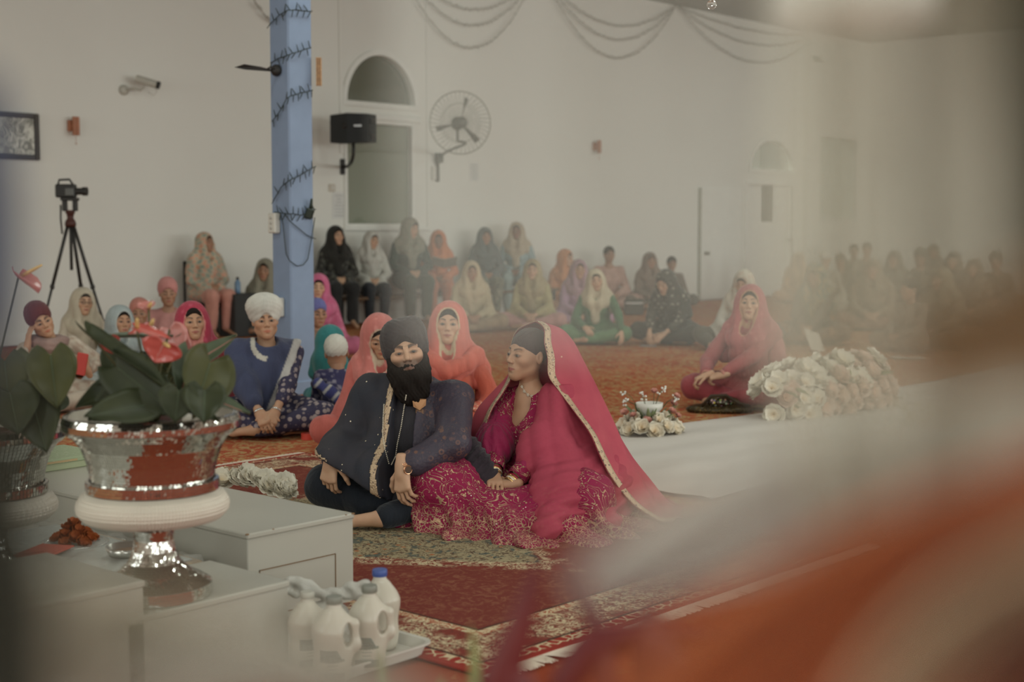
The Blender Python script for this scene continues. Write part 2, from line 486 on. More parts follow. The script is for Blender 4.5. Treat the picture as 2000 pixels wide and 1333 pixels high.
def tri(vo, g, V):
    q = (V - vo.lo) / vo.h; i = np.clip(np.floor(q).astype(int), 0, np.array(g.shape) - 2); f = q - i
    r = 0
    for a in (0, 1):
        for b in (0, 1):
            for c in (0, 1):
                w_ = (f[:, 0] if a else 1 - f[:, 0]) * (f[:, 1] if b else 1 - f[:, 1]) * (f[:, 2] if c else 1 - f[:, 2])
                r = r + w_ * np.minimum(g[i[:, 0] + a, i[:, 1] + b, i[:, 2] + c], .3)
    return r
_heads = {}
def head_geo(kind, lod):
    """kind: f, m, c(hild), o(ld). canonical head facing -Y, centre between the ears"""
    key = (kind, lod)
    if key in _heads: return _heads[key]
    h = LODH[lod][0]; m = kind == 'm'; ch = kind == 'c'
    v = Vol((-.10, -.135, -.17), (.10, .125, .14), h)
    v.ell((0, .018, .03), (.074, .092, .086), 0)
    v.ell((0, -.018, -.03), (.061, .066, .080), .04)
    jw = .052 if m else .044
    v.cap((-jw, .0, -.062), (-.012, -.062, -.094), .018, .015, .03); v.cap((jw, .0, -.062), (.012, -.062, -.094), .018, .015, .03)
    v.ell((0, -.068, -.094), (.02, .018, .017), .03)
    for s in (-1, 1):
        v.ell((s * .041, -.052, -.020), (.024, .026, .021), .03)
        v.cap((s * .012, -.083, .024), (s * .046, -.067, .028), .007 if m else .003, .006 if m else .003, .016)
        v.ell((s * .031, -.093, .003), (.019, .014, .012), .016, 's')
        v.ell((s * .031, -.0735, .001), (.0155, .0135, .0128), .005)
        if lod < 2: v.ell((s * .031, -.094, .0003), (.0165, .016, (.0048 if not m else .0041) + .0014 * lod), .0015, 's')
        v.ell((s * .077, .014, -.006), (.008, .017, .030), .006, R=rotm(z=s * -18))
        if lod < 2: v.ell((s * .086, .008, -.002), (.007, .010, .018), .003, 's')
    nz = 1.12 if m else (.85 if ch else 1.0)
    v.cap((0, -.080, .012), (0, -.086 - .017 * nz, -.025), .0075, .0098 * nz, .020)
    for s in (-1, 1):
        v.ell((s * .0125 * nz, -.0955, -.031), (.0070, .0095, .0068), .007)
        if lod < 2: v.ell((s * .0065, -.101, -.0395), (.0034, .005, .003), .002, 's')
    v.ell((0, -.070, -.062), (.034, .022, .024), .02)
    for s in (-1, 1):
        v.cap((0, -.0930, -.0590), (s * .024, -.082, -.0630), .0040, .0024, .004)
        v.cap((0, -.0915, -.0685), (s * .021, -.082, -.0655), .0050, .0026, .004)
    if lod < 2:
        v.cap((-.026, -.087, -.0640), (0, -.1000, -.0634), .0012, .0014, .002, 's'); v.cap((.026, -.087, -.0640), (0, -.1000, -.0634), .0012, .0014, .002, 's')
    v.ell((0, -.094, -.082), (.012, .006, .004), .008, 's')
    v.cap((0, .018, -.06), (0, .034, -.20), .053 if m else .046, .056 if m else .048, .03)
    V, Q = v.mesh(); V = relax(V, Q, 1, .3)
    x, y, z = V.T; ax = np.abs(x)
    fr = y < -.04
    sm = lambda d, w: 1 / (1 + np.exp(np.clip(d / w, -30, 30)))
    lip = sm(((ax / .026) ** 2 + ((z + .0640) / (.0088 - .12 * np.minimum(ax, .03))) ** 2) - 1, .12) * fr * (y < -.072)
    bz = .0245 + .006 * np.sin(np.clip((ax - .012) / .04, 0, 1) * 2.6)
    th = (.0072 if m else .0040) * np.clip(1.25 - (ax - .010) / .055, .35, 1) + (.0018 if lod == 2 else 0)
    brow = sm((np.abs(z - bz) - th) / .0012, 1.0) * (ax > .010) * (ax < .050) * fr
    ex, ez = (ax - .031) / .0185, (z - .0005) / .0078
    liner = sm((ex ** 2 + ez ** 2 - 1), .25) * fr * (.85 if lod < 2 else .9)
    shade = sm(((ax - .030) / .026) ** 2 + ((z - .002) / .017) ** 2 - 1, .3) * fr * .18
    cheek = sm(((ax - .043) / .022) ** 2 + ((z + .022) / .02) ** 2 - 1, .4) * fr * .18
    beard = sm((z + .030 + .35 * (ax < .035) * (.035 - ax) * 0 - .2 * np.clip(ax - .05, 0, .03)) / .004, 1) * (y < .02)
    _heads[key] = (V, Q, dict(lip=lip, brow=brow, liner=liner, shade=shade, cheek=cheek, beard=beard))
    return _heads[key]
_hair = {}
def cap_geo(kind, lod):
    """hair or a tight under cap over the crown; canonical head space"""
    if (kind, lod) in _hair: return _hair[(kind, lod)]
    h = LODH[lod][0] * 1.3
    v = Vol((-.13, -.14, -.17), (.13, .17, .19), h)
    if kind == 'hair':
        v.ell((0, .018, .032), (.083, .102, .091), 0); v.cap((0, .08, -.01), (0, .07, -.10), .05, .04, .05)
        v.ell((0, -.105, -.028), (.068, .080, .092), .012, 's')
        if lod < 2: v.cap((0, -.10, .085), (0, .03, .124), .0022, .0015, .003, 's')
    elif kind == 'undercap':
        v.ell((0, .020, .034), (.080, .097, .092), 0)
        v.ell((0, -.120, -.045), (.082, .082, .115), .004, 's'); v.plane((0, .0, -.045), (0, -.35, -1))
    elif kind == 'turban':      # tall smooth domed turban
        v.ell((0, .022, .062), (.094, .108, .098), 0); v.ell((0, .03, .03), (.092, .105, .07), .02)
        v.disp(lambda x, y, z: .0016 * np.sin((z + .45 * np.abs(x) + .1 * y) * 330))
        v.ell((0, -.105, -.035), (.080, .085, .098), .004, 's'); v.plane((0, 0, -.035), (0, -.25, -1))
    elif kind == 'pagri':       # broad layered turban, folds crossing above the brow
        v.ell((0, .024, .052), (.097, .114, .092), 0); v.cap((-.030, -.03, .085), (.040, .01, .108), .062, .048, .05)
        v.cap((-.070, .0, .0), (-.05, .05, .06), .028, .05, .04); v.cap((.070, .0, .0), (.05, .05, .06), .028, .05, .04)
        def pl(x, y, z):
            r = (z - .02) + .72 * x + .12 * y; l = (z - .02) - .62 * x + .12 * y
            side = 1 / (1 + np.exp(-(x - .012) * 160))
            return .0020 * (1 - side) * np.sin(r * 290) * (.4) + .0030 * side * (np.abs(np.sin(l * 215)) - .6)
        v.disp(pl)
        v.cap((-.085, -.11, -.045), (0, -.120, .030), .052, .050, .0, 's'); v.cap((.085, -.11, -.045), (0, -.120, .030), .052, .050, .0, 's')
        v.ell((0, -.10, -.06), (.074, .075, .11), .004, 's'); v.plane((0, .0, -.025), (0, -.30, -1))
    elif kind == 'tower':       # tall white turban, bands rising to a flat crown
        v.ell((0, .022, .088), (.122, .125, .094), 0); v.ell((0, .02, .025), (.100, .108, .06), .03)
        v.disp(lambda x, y, z: .0026 * np.abs(np.sin((z + .5 * y + .22 * np.abs(x)) * 105)))
        v.cap((-.075, -.11, -.06), (0, -.118, .005), .050, .055, .0, 's'); v.cap((.075, -.11, -.06), (0, -.118, .005), .050, .055, .0, 's'); v.plane((0, 0, -.05), (0, -.15, -1))
    elif kind == 'patka':
        v.ell((0, .020, .045), (.088, .105, .095), 0); v.disp(lambda x, y, z: .0030 * np.abs(np.sin((z + .8 * x) * 100)))
        v.ell((0, -.115, -.03), (.078, .085, .095), .004, 's'); v.plane((0, 0, -.05), (0, -.1, -1))
    V, Q = v.mesh(); V = relax(V, Q, 1, .4)
    _hair[(kind, lod)] = (V, Q)
    return _hair[(kind, lod)]

def hand_geo(wrist, d, n, side, lod, curl=0.5, s=1.0, spread=1.0, thumb=0.4, curls=None):
    """wrist point, finger direction d, palm normal n (fingers curl towards n); side = +1: thumb towards n x d"""
    d = Vector(d).normalized(); n = Vector(n); n = (n - d * n.dot(d)).normalized()
    t = (n.cross(d) * side).normalized(); w0 = Vector(wrist)
    P = lambda a, b, c: np.array(w0 + d * (a * s) + t * (b * s) + n * (c * s))
    h = LODH[lod][1]
    lo = np.array(w0) - .20 * s; hi = np.array(w0) + .20 * s
    # tighten box
    ctr = np.array(w0 + d * .07 * s + n * .03 * s); lo, hi = ctr - .135 * s, ctr + .135 * s
    v = Vol(lo, hi, h)
    rr = .0088 if lod < 2 else .0105
    ks = [.030, .011, -.009, -.028]
    for i, b in enumerate(ks):
        v.cap(P(-.012, b * .45, 0), P(.084 - abs(b - .008) * .25, b, -.002), .0165 * s, .0118 * s, .014 * s)
    v.cap(P(-.045, 0, 0), P(.02, 0, 0), .024 * s, .022 * s, .02 * s, sq=None)
    L = [(.040, .025, .021), (.045, .029, .022), (.041, .027, .021), (.032, .020, .018)]
    for i, b in enumerate(ks):
        p = P(.082 - abs(b - .008) * .25, b * 1.04, 0); c = (curls[i] if curls else curl * (1 + .12 * i)); a = 0
        dirb = d * 1.0 + t * (b - .003) * 4 * spread * max(0.15, 1 - c)
        dirb.normalize()
        for j, l in enumerate(L[i]):
            a += c * (.75, .95, .6)[j]
            u = dirb * math.cos(a) + n * math.sin(a)
            q = p + np.array(u) * l * s
            v.cap(p, q, (rr - .0008 * j) * s, (rr - .0008 * (j + 1)) * s, .0035 * s); p = q
    # thumb leaves the side of the palm near its base
    p = P(.012, .026, .004)
    for j, (l, a, g) in enumerate(((.042, .85, thumb * .35), (.032, .55, thumb * .8), (.026, .25, thumb * 1.3))):
        u = (d * math.cos(a) + t * math.sin(a)) * math.cos(g) + n * math.sin(g)
        q = p + np.array(u) * l * s
        v.cap(p, q, (.0125 - .0012 * j) * s, (.0115 - .0015 * j) * s, .006 * s); p = q
    V, Q = v.mesh(); return relax(V, Q, 1, .3), Q

def ik(a, b, l1, l2, pole):
    a, b = Vector(a), Vector(b); d = b - a; L = min(d.length, (l1 + l2) * .995); dn = d.normalized()
    b2 = a + dn * L
    x = (l1 * l1 - l2 * l2 + L * L) / (2 * L); hgt = math.sqrt(max(0, l1 * l1 - x * x))
    pl = Vector(pole); pl = (pl - dn * pl.dot(dn)).normalized()
    return a + dn * x + pl * hgt, b2

def pat(V, base, kind=None, c2=(.5, .5, .5), c3=None, sc_=1.0, amt=1.0):
    """cloth print as colours on the weave"""
    c = np.tile(np.array(base[:3], float), (len(V), 1))
    if kind is None: return c
    x, y, z = V.T * sc_
    if kind == 'floral':
        m = np.sin(x * 61 + 2 * np.sin(z * 23)) * np.sin(z * 57 + 2 * np.sin(y * 31 + x * 19)) + .35 * np.sin(y * 90 + x * 40)
        m1 = np.clip((m - .25) * 5, 0, 1)[:, None] * amt; c = c * (1 - m1) + np.array(c2[:3]) * m1
        if c3 is not None:
            m2 = np.clip((-m - .35) * 5, 0, 1)[:, None] * amt; c = c * (1 - m2) + np.array(c3[:3]) * m2
    elif kind == 'dots':
        m = np.sin(x * 75) * np.sin(z * 75) * np.sin(y * 75 + .6); m1 = np.clip((m - .55) * 8, 0, 1)[:, None]
        c = c * (1 - m1) + np.array(c2[:3]) * m1
    elif kind == 'stripe':
        m = np.clip(np.sin(z * 60 + x * 20) * 3 + .5, 0, 1)[:, None] * amt; c = c * (1 - m) + np.array(c2[:3]) * m
    return c

SK = dict(fair=(.61, .41, .285), light=(.56, .345, .225), mid=(.47, .275, .172), tan=(.37, .205, .128), dark=(.23, .122, .076))
class Person: pass
def person(label, px, py, K, yaw=0, look=(0, 0, 0), sex='f', pose='cross', skin='mid', lean=6, side=0, top=(.3, .3, .3), bottom=None,
           hands=None, sleeve=.85, head='hood', hcol=None, hpat=None, tpat=None, trim=None, under=None, drape=1.0, scl=None,
           lod=None, group=None, name='person', feet=True, glasses=False, smin=.74, smax=1.16, gaze=(0, 0), hood_back=0.0, extra=None, legs=None,
           hairline=0.0, tmat=None, hmat=None, lap=1.0, beard=None, skip=(), mole=False, bottompat=None, wide=1.0, elbow=None, handcfg=None):
    lod = (0 if K > 430 else 1 if K > 235 else 2) if lod is None else lod
    hH, hHand, hB, hC, hS = LODH[lod]
    Hw = W(px, py, K)
    base = math.atan2(Hw.y, Hw.x) - math.pi / 2
    rz = base + math.radians(yaw)
    ml = sex in 'm'
    zP = .10 if pose != 'chair' else .52
    Rt = rotm(x=lean) @ rotm(y=side)
    P0 = np.array([0, 0, zP]); up = lambda *v: P0 + Rt @ np.array(v, float)
    shw = (.185 if ml else .158) * wide
    neck = up(0, 0, .465); sh = {s: up(s * shw, 0, .432) for s in (-1, 1)}
    chest = up(0, -.01, .28)
    hy, hp, hr = look
    Rh = rotm(z=hy) @ rotm(x=hp) @ rotm(y=hr)
    Rn = Rt @ rotm(x=hp * .4) @ rotm(y=hr * .5)
    hc = neck + Rn @ np.array([0, -.02, .175])
    s = Hw.z / hc[2] if scl is None else scl
    if not (smin <= s <= smax):
        print('SCALE', label[:40], round(s, 3)); s = min(max(s, smin), smax)
    hs = 1.0 if sex != 'c' else 1.12      # a child's head is large for its body
    hf = min(1.04, max(.92, s)) if sex != 'c' else min(.95, max(.86, s * hs))     # head size in metres
    Rz = np.array(Matrix.Rotation(rz, 3, 'Z'))
    off = Rz @ (np.array([hc[0], hc[1], 0]) * s)
    root = empty(name, (Hw.x - off[0], Hw.y - off[1], 0), (0, 0, rz), label, 'person', group)
    if scl is not None and pose == 'chair': root.location.z = 0
    sc3 = lambda v: np.asarray(v, float) * s
    # everything below in metres, local frame
    P0, neck, chest, hc = sc3(P0), sc3(neck), sc3(chest), sc3(hc); sh = {k: sc3(v) for k, v in sh.items()}
    if legs: L = legs
    elif pose == 'chair':
        L = {sd: [(sd * .085, .0, .52), (sd * .11, -.42, .50), (sd * .10, -.38, .10), (sd * .12, -.54, .035)] for sd in (-1, 1)}
    elif pose == 'kneel':
        L = {sd: [(sd * .09, .0, .12), (sd * .16, -.38, .09), (sd * .13, .04, .06), (sd * .10, .2, .04)] for sd in (-1, 1)}
    else:
        L = {1: [(.09, -.01, .11), (.345, -.27, .135), (-.10, -.36, .065), (-.22, -.31, .045)],
             -1: [(-.09, -.01, .11), (-.345, -.25, .135), (.10, -.27, .05), (.21, -.24, .04)]}
    L = {k: [sc3(p) for p in v] for k, v in L.items()}
    hd = hands or {1: (.06, -.33, .20), -1: (-.06, -.33, .20)}
    if hands is None and pose == 'chair': hd = {1: (.06, -.26, .62), -1: (-.06, -.26, .62)}
    arms = {}
    for sd in (-1, 1):
        tgt = sc3(hd[sd]); pole = (elbow or {}).get(sd, (sd * .8, .35, -.5))
        el, wr = ik(sh[sd], tgt, .275 * s, .245 * s, pole); arms[sd] = (sh[sd], np.array(el), np.array(wr))
    B = Person(); B.root, B.s, B.hc, B.Rh, B.neck, B.sh, B.arms, B.L, B.P0, B.hf, B.lod, B.chest, B.Rz = root, s, hc, Rh, neck, sh, arms, L, P0, hf, lod, chest, Rz
    B.T = lambda v: hc + (np.asarray(v) * hf) @ Rh.T          # head space -> person space
    lo = np.array([-.60, -.75, -.02]) * s; hi = np.array([.60, .45, hc[2] / s + .05]) * s
    skc = np.array(SK[skin])
    # ---- body: one continuous figure
    v = Vol(lo, hi, hB)
    rt = (.125 if ml else .112) * s
    v.cap(P0, chest, rt, rt * (1.02 if ml else .9), 0, sq=None); v.cap(chest, neck - sc3((0, 0, .07)), rt * .95, .07 * s, .06 * s)
    v.cap(sh[-1] - sc3((0, 0, .02)), neck - sc3((0, -.01, .02)), .045 * s, .045 * s, .05 * s); v.cap(sh[1] - sc3((0, 0, .02)), neck - sc3((0, -.01, .02)), .045 * s, .045 * s, .05 * s)
    v.cap(neck - sc3((0, 0, .04)), hc + Rh @ np.array([0, .02, -.07]) * hf, (.058 if ml else .049) * s, (.053 if ml else .045) * s, .035 * s)
    for sd in (-1, 1):
        a, e, w_ = arms[sd]
        v.cap(a, e, .047 * s, .037 * s, .03 * s); v.cap(e, w_, .037 * s, .024 * s, .015 * s)
        p = L[sd]
        v.cap(p[0], p[1], .085 * s, .058 * s, .03 * s); v.cap(p[1], p[2], .056 * s, .034 * s, .02 * s)
        fd = p[3] - p[2]
        v.cap(p[2] - fd * .25 + sc3((0, 0, -.0)), p[3], .036 * s, .024 * s, .02 * s)
        v.cap(p[3], p[3] + fd * .25, .024 * s, .016 * s, .02 * s)
    v.plane((0, 0, .003), (0, 0, -1))
    parts = []
    bV, bQ = v.mesh(); parts.append((relax(bV, bQ, 1, .4), bQ, skc, 0))
    hV, hQ, mk = head_geo(sex if sex in 'fmc' else 'f', lod)
    col = np.tile(skc, (len(hV), 1))
    def tint(m, c, a=1.0):
        nonlocal col
        col = col * (1 - (m * a)[:, None]) + np.array(c) * (m * a)[:, None]
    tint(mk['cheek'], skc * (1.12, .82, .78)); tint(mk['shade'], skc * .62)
    tint(mk['lip'], skc * (.95, .50, .48) if ml else (.30, .075, .065), .85)
    tint(mk['liner'], (.03, .02, .016), .8 if lod == 2 else .82); tint(mk['brow'], (.022, .016, .013), .93)
    if ml and beard: tint(mk['beard'], (.03, .022, .018), .8)
    parts.append((B.T(hV), hQ, col, 0))
    eV, eQ = cube_sphere(10 if lod == 0 else 6 if lod == 1 else 3)
    if lod < 2:
        for sd in (-1, 1):
            gz = rotm(z=gaze[0]) @ rotm(x=gaze[1]); fw = gz @ np.array([0, -1, 0.])
            dt = eV @ fw
            ec = np.where((dt > .958)[:, None], np.array([.004, .003, .003]), np.where((dt > .74)[:, None], np.array([.035, .018, .010]), np.array([.33, .28, .25])))
            parts.append((B.T(eV * .0128 + np.array([sd * .031, -.0728, .0008])), eQ, ec, 1))
    hcfg = handcfg or {}
    for sd in (-1, 1):
        a, e, w_ = arms[sd]; dr = Vector(w_ - e).normalized(); cfg = dict(curl=.5, s=s * (1.06 if ml else .93)); cfg.update(hcfg.get(sd, {}))
        dd = cfg.pop('d', tuple(dr)); nn = cfg.pop('n', (-sd * .4, .3, -.8))
        if 'hands' in skip: continue
        V_, Q_ = hand_geo(w_, dd, nn, cfg.pop('side', sd), lod, **cfg); parts.append((V_, Q_, skc * .97, 0))
    body = np_obj('body', parts, [M_SKIN, M_EYE], root)
    # ---- lower garment
    if bottom is not None:
        v = Vol(lo, hi if pose == 'chair' else (hi[0], hi[1], .42 * s), hC)
        for sd in (-1, 1):
            p = L[sd]
            v.cap(p[0], p[1], .112 * s, .086 * s, .05 * s); v.cap(p[1], p[1] + (p[2] - p[1]) * (.93 if feet else 1.05), .084 * s, (.062 if pose == 'chair' else .05) * s, .04 * s)
        v.ell(P0 + sc3((0, .02, .0)), sc3((.175, .15, .115)), .06 * s)
        v.disp(lambda x, y, z: fold_noise(x, y, z, .0065 * s, 1.4, px * .1)); v.plane((0, 0, .004), (0, 0, -1))
        V_, Q_ = v.mesh(); bc = pat(V_, bottom, *(bottompat or ()))
        B.bottom = np_obj('trousers', [(relax(V_, Q_, 1, .4), Q_, bc, 0)], [M_CLOTH], root)
    # ---- upper garment
    if 'top' not in skip:
        v = Vol(lo, hi, hC)
        rt = (.158 if ml else .138) * s * wide
        v.cap(P0 + sc3((0, 0, .02)), chest, rt * 1.03, rt * .98, 0); v.cap(chest, neck - sc3((0, 0, .075)), rt * .97, .088 * s, .07 * s)
        v.cap(sh[-1] + sc3((.03, 0, -.030)), neck + sc3((-.03, .01, -.02)), .058 * s, .060 * s, .05 * s); v.cap(sh[1] + sc3((-.03, 0, -.030)), neck + sc3((.03, .01, -.02)), .058 * s, .060 * s, .05 * s)
        if not ml and sex != 'c':
            for sd in (-1, 1): v.ell(chest + Rt @ sc3((sd * .062, -.10, .025)), sc3((.062, .055, .06)), .04 * s)
        for sd in (-1, 1):
            a, e, w_ = arms[sd]
            v.cap(a + sc3((0, 0, -.012)), e, .060 * s, .053 * s, .04 * s)
            v.cap(e, e + (w_ - e) * sleeve, .054 * s, (.044 if sleeve > .5 else .05) * s, .018 * s)
            if lap: 
                p = L[sd]; v.cap(p[0] + sc3((0, 0, .02)), p[0] + (p[1] - p[0]) * .62 * lap + sc3((0, 0, .015)), .125 * s, .105 * s, .06 * s)
        if lap and pose != 'chair': v.ell(P0 + sc3((0, -.10, -.02)), sc3((.26 * lap, .22, .10)), .06 * s)
        v.disp(lambda x, y, z: fold_noise(x, y, z, .0062 * s, 1.3, px * .13)); v.plane((0, 0, .006), (0, 0, -1))
        v.ell(neck + sc3((0, -.035, .03)), sc3((.062, .06, .055)), .01, 's')
        V_, Q_ = v.mesh(); tc = pat(V_, top, *(tpat or ()))
        B.top = np_obj('kurta' if ml else 'tunic', [(relax(V_, Q_, 1, .4), Q_, tc, 0)], [tmat or M_CLOTH], root)
    # ---- hair, under caps, turbans
    T = B.T
    def capob(nm, kind, mat, color):
        cV, cQ = cap_geo(kind, lod)
        return np_obj(nm, [(T(cV), cQ, color, 0)], [mat], root)
    if under: capob('under_scarf', 'undercap', M_CLOTH, under)
    elif head in ('hood', 'bare', 'loose'): capob('hair', 'hair', M_HAIR, (.02, .015, .012))
    if head in ('turban', 'pagri', 'tower', 'patka'): B.turban = capob('turban', head, hmat or M_CLOTH, hcol)
    # ---- head scarf falling on the shoulders
    if head == 'hood':
        a = T((0, -.3, .0))
        zlo = min(P0[2] + .10 * s, P0[2] + .34 * s * (1.6 - drape)); v = Vol((-.36 * s, -.34 * s + min(0, hc[1]) , zlo), (.36 * s + 0, .36 * s, hc[2] + .17), hS)
        v.ell(T((0, .026 + hood_back, .032)), np.array([.100, .116, .104]) * hf, 0, R=Rh)
        v.cap(T((0, .04, -.02)), neck + sc3((0, .05, .0)), .098 * hf, .11 * s, .05)
        for sd in (-1, 1):
            v.cap(T((sd * .045, .02, -.03)), sh[sd] * .70 + neck * .30 + sc3((0, .0, .0)), .062 * hf, .062 * s, .05)
            v.cap(sh[sd] * .8 + neck * .2, sh[sd] + sc3((sd * .02, 0, -.13 * drape)), .074 * s, .066 * s, .05)
            v.cap(T((sd * .066, -.028, -.04)), chest + Rt @ sc3((sd * .05, -.115, .10)), .034 * hf, .048 * s, .035)
            if drape > .8: v.cap(chest + Rt @ sc3((sd * .06, -.115, .10)), chest + Rt @ sc3((-sd * .01, -.125, -.10 * drape)), .052 * s, .040 * s, .03)
        v.cap(neck + sc3((0, .06, -.02)), chest + sc3((0, .10, -.04)), .12 * s, .09 * s, .06)
        v.cap(chest + Rt @ sc3((-.10, -.085, .115)), chest + Rt @ sc3((.10, -.085, .115)), .055 * s, .055 * s, .05)
        sd0 = px * .17
        Ri = Rh
        v.disp(lambda x, y, z: fold_noise(x, y, z, .0075 * s, 1.7, sd0) * np.clip((hc[2] + .02 - z) * 6, .25, 1))
        vo = Vol.__new__(Vol); vo.h, vo.lo, vo.ax, vo.f = v.h, v.lo, v.ax, np.full(v.f.shape, 9.0, F32)
        vo.ell(T((0, -.150, -.010 + hairline)), np.array([.072, .150, .110]) * hf, 0, R=Rh)
        vo.cap(T((0, -.12, -.08)), neck + Rt @ sc3((0, -.12, -.03)), .052 * hf, .030 * s, .03)
        g = vo.f; fo = v.f; v.f = np.maximum(v.f, -g)
        if lod == 0: v.ell(T((0, .022, .030)), np.array([.084, .101, .092]) * hf, .0, 's', R=Rh)
        V_, Q_ = v.mesh(); V_ = relax(V_, Q_, 1, .35)
        c_ = pat(V_, hcol, *(hpat or ()))
        if trim is not None:
            dv = tri(vo, g, V_)
            w1 = np.clip(((.011 if lod < 2 else .017) - dv) / .003, 0, 1)[:, None] * np.clip((tri(vo, fo, V_) + .009) / .003, 0, 1)[:, None]
            c_ = c_ * (1 - w1) + np.array(trim[:3]) * w1
        B.scarf = np_obj('head_scarf', [(V_, Q_, c_, 0)], [hmat or M_CLOTH], root)
    if glasses:
        g_ = MB()
        for sd in (-1, 1):
            pts = [T((sd * .031 + .021 * math.cos(a_), -.099, .001 + .015 * math.sin(a_))) for a_ in np.linspace(0, 2 * math.pi, 13)]
            g_.tube(pts, .0016, 5); g_.tube([T((sd * .052, -.097, .004)), T((sd * .078, .01, .006))], .0016, 5)
        g_.tube([T((-.010, -.1, .003)), T((.010, -.1, .003))], .0016, 5)
        g_.ob('spectacles', plain('dark_plastic', (.02, .02, .02), .3), root, True)
    return B

def bead_string(B, pts, r, mat, name, parent, n=None):
    m = MB()
    pts = [Vector(p) for p in pts]
    d = [0]
    for a, b in zip(pts, pts[1:]): d.append(d[-1] + (b - a).length)
    n = n or int(d[-1] / (r * 2.3))
    for i in range(n):
        t = d[-1] * i / max(1, n - 1); k = max(j for j in range(len(d)) if d[j] <= t + 1e-9); k = min(k, len(pts) - 2)
        u = (t - d[k]) / max(1e-9, d[k + 1] - d[k]); m.ball(pts[k].lerp(pts[k + 1], u), r, 6, 4)
    o = m.ob(name, mat, parent, True); o['kind'] = 'stuff'
    return o
def wrist_ring(B, sd, name, mat, r=.034, w_=.006, f=.97, tilt=0.0):
    a, e, w0 = B.arms[sd]; c = Vector(e).lerp(Vector(w0), f); ax = (Vector(w0) - Vector(e)).normalized()
    q = ax.to_track_quat('Z', 'Y').to_matrix().to_4x4(); M_ = Matrix.Translation(c) @ q @ Matrix.Rotation(tilt, 4, 'X')
    m = MB(); pr = []
    for k in range(9): pr.append((r + w_ * .4 * math.cos(k * math.pi / 4), w_ * math.sin(k * math.pi / 4)))
    m.lathe(pr, 24, M_, cap=False); return m.ob(name, mat, B.root, True)
# ------------------------------------------------------------------ the hall
def wall_mat():
    t = NT('white_wall'); co = t.co(); n = t.noise(co, .6, 4); n2 = t.noise(co, 90, 2)
    c = t.mix(t.ramp(n, .3, .7), (.76, .745, .69), (.79, .775, .72)); t.fin(c, .65, 0, .3)
    t.bump(n2, .05, .002); return t.m
M_WALL = wall_mat()
M_TRIM = plain('white_gloss_trim', (.80, .79, .74), .4, noise=.03)
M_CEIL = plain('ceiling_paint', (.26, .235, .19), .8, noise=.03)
def carpet_mat():
    t = NT('red_gold_carpet'); co = t.co()
    wv = t.noise(co, 2.2, 3, .6)
    b1 = t.vor(co, 5.0, 'F1', 'Distance'); b2 = t.vor(co, 11.0, 'F1', 'Distance'); b3 = t.noise(co, 26, 4, .7, 1.6); b4 = t.noise(co, 9, 3, .6, 2.5)
    red = t.mix(t.ramp(wv, .35, .65), (.33, .068, .034), (.42, .11, .05))
    gold = t.mix(t.ramp(b3, .4, .6), (.60, .42, .17), (.36, .29, .14))
    m = t.math('MULTIPLY', t.ramp(b4, .47, .56), t.ramp(b3, .38, .55))
    c = t.mix(m, red, gold)
    c = t.mix(t.math('MULTIPLY', t.ramp(b2, .20, .06), .75), c, (.12, .07, .03))
    c = t.mix(t.math('MULTIPLY', t.ramp(b1, .13, .07), .8), c, (.36, .24, .10))
    t.fin(c, .95, 0, .1); t.bump(b3, .4, .01); return t.m
M_CARPET = carpet_mat()
def plain_carpet():
    t = NT('rust_carpet'); co = t.co(); b3 = t.noise(co, 30, 4, .7, 1.2); b4 = t.noise(co, 5, 3, .6, 2.0)
    m = t.math('MULTIPLY', t.ramp(b4, .52, .60), t.ramp(b3, .48, .6))
    c = t.mix(t.math('MULTIPLY', m, .5), (.26, .050, .022), (.34, .16, .07)); t.fin(c, .95, 0, .1); t.bump(b3, .3, .01); return t.m
M_RUST = plain_carpet()

m = MB(); m.box((RX0, RY0, -.12), (RX1 + 2, RY1 + 2, -.004)); prop(m.ob('floor', M_RUST), kind='structure')
m = MB(); m.box((RX0, 3.2, -.004), (5.0, RY1 - .02, .0)); m.box((5.0, 3.2, -.004), (RX1, RY1 - .14, .0)); 
o = m.ob('hall_carpet', M_CARPET); prop(o, 'wall to wall red and gold patterned carpet covering the hall floor', 'carpet')
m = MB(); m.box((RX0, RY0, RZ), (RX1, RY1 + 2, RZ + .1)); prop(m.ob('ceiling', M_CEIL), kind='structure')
m = MB(); m.box((RX0 - .15, RY0, 0), (RX0, RY1 + 2, RZ)); prop(m.ob('wall_left', M_WALL), kind='structure')
m = MB(); m.box((RX0, RY0 - .15, 0), (RX1 + 2, RY0, RZ)); prop(m.ob('wall_front', M_WALL), kind='structure')

Y0 = RY1
# windows and door openings, found on the wall plane
wl, wr = wall_y(676, 250).x, wall_y(802, 250).x
zb, zt = wall_y(740, 431).z, wall_y(740, 243).z
al, ar_, ab, atp = wall_y(675, 199).x, wall_y(808, 205).x, wall_y(740, 201).z, wall_y(738, 108).z
dl, dr = wall_y(1459, 450).x, wall_y(1548, 450).x; dz = wall_y(1500, 362).z
a2l, a2r, a2b, a2t = wall_y(1466, 330).x, wall_y(1550, 330).x, wall_y(1500, 331).z, wall_y(1500, 274).z
print('window', wl, wr, zb, zt, 'arch', al, ar_, ab, atp, 'door', dl, dr, dz, 'arch2', a2l, a2r, a2b, a2t)
zb = 1.30; 
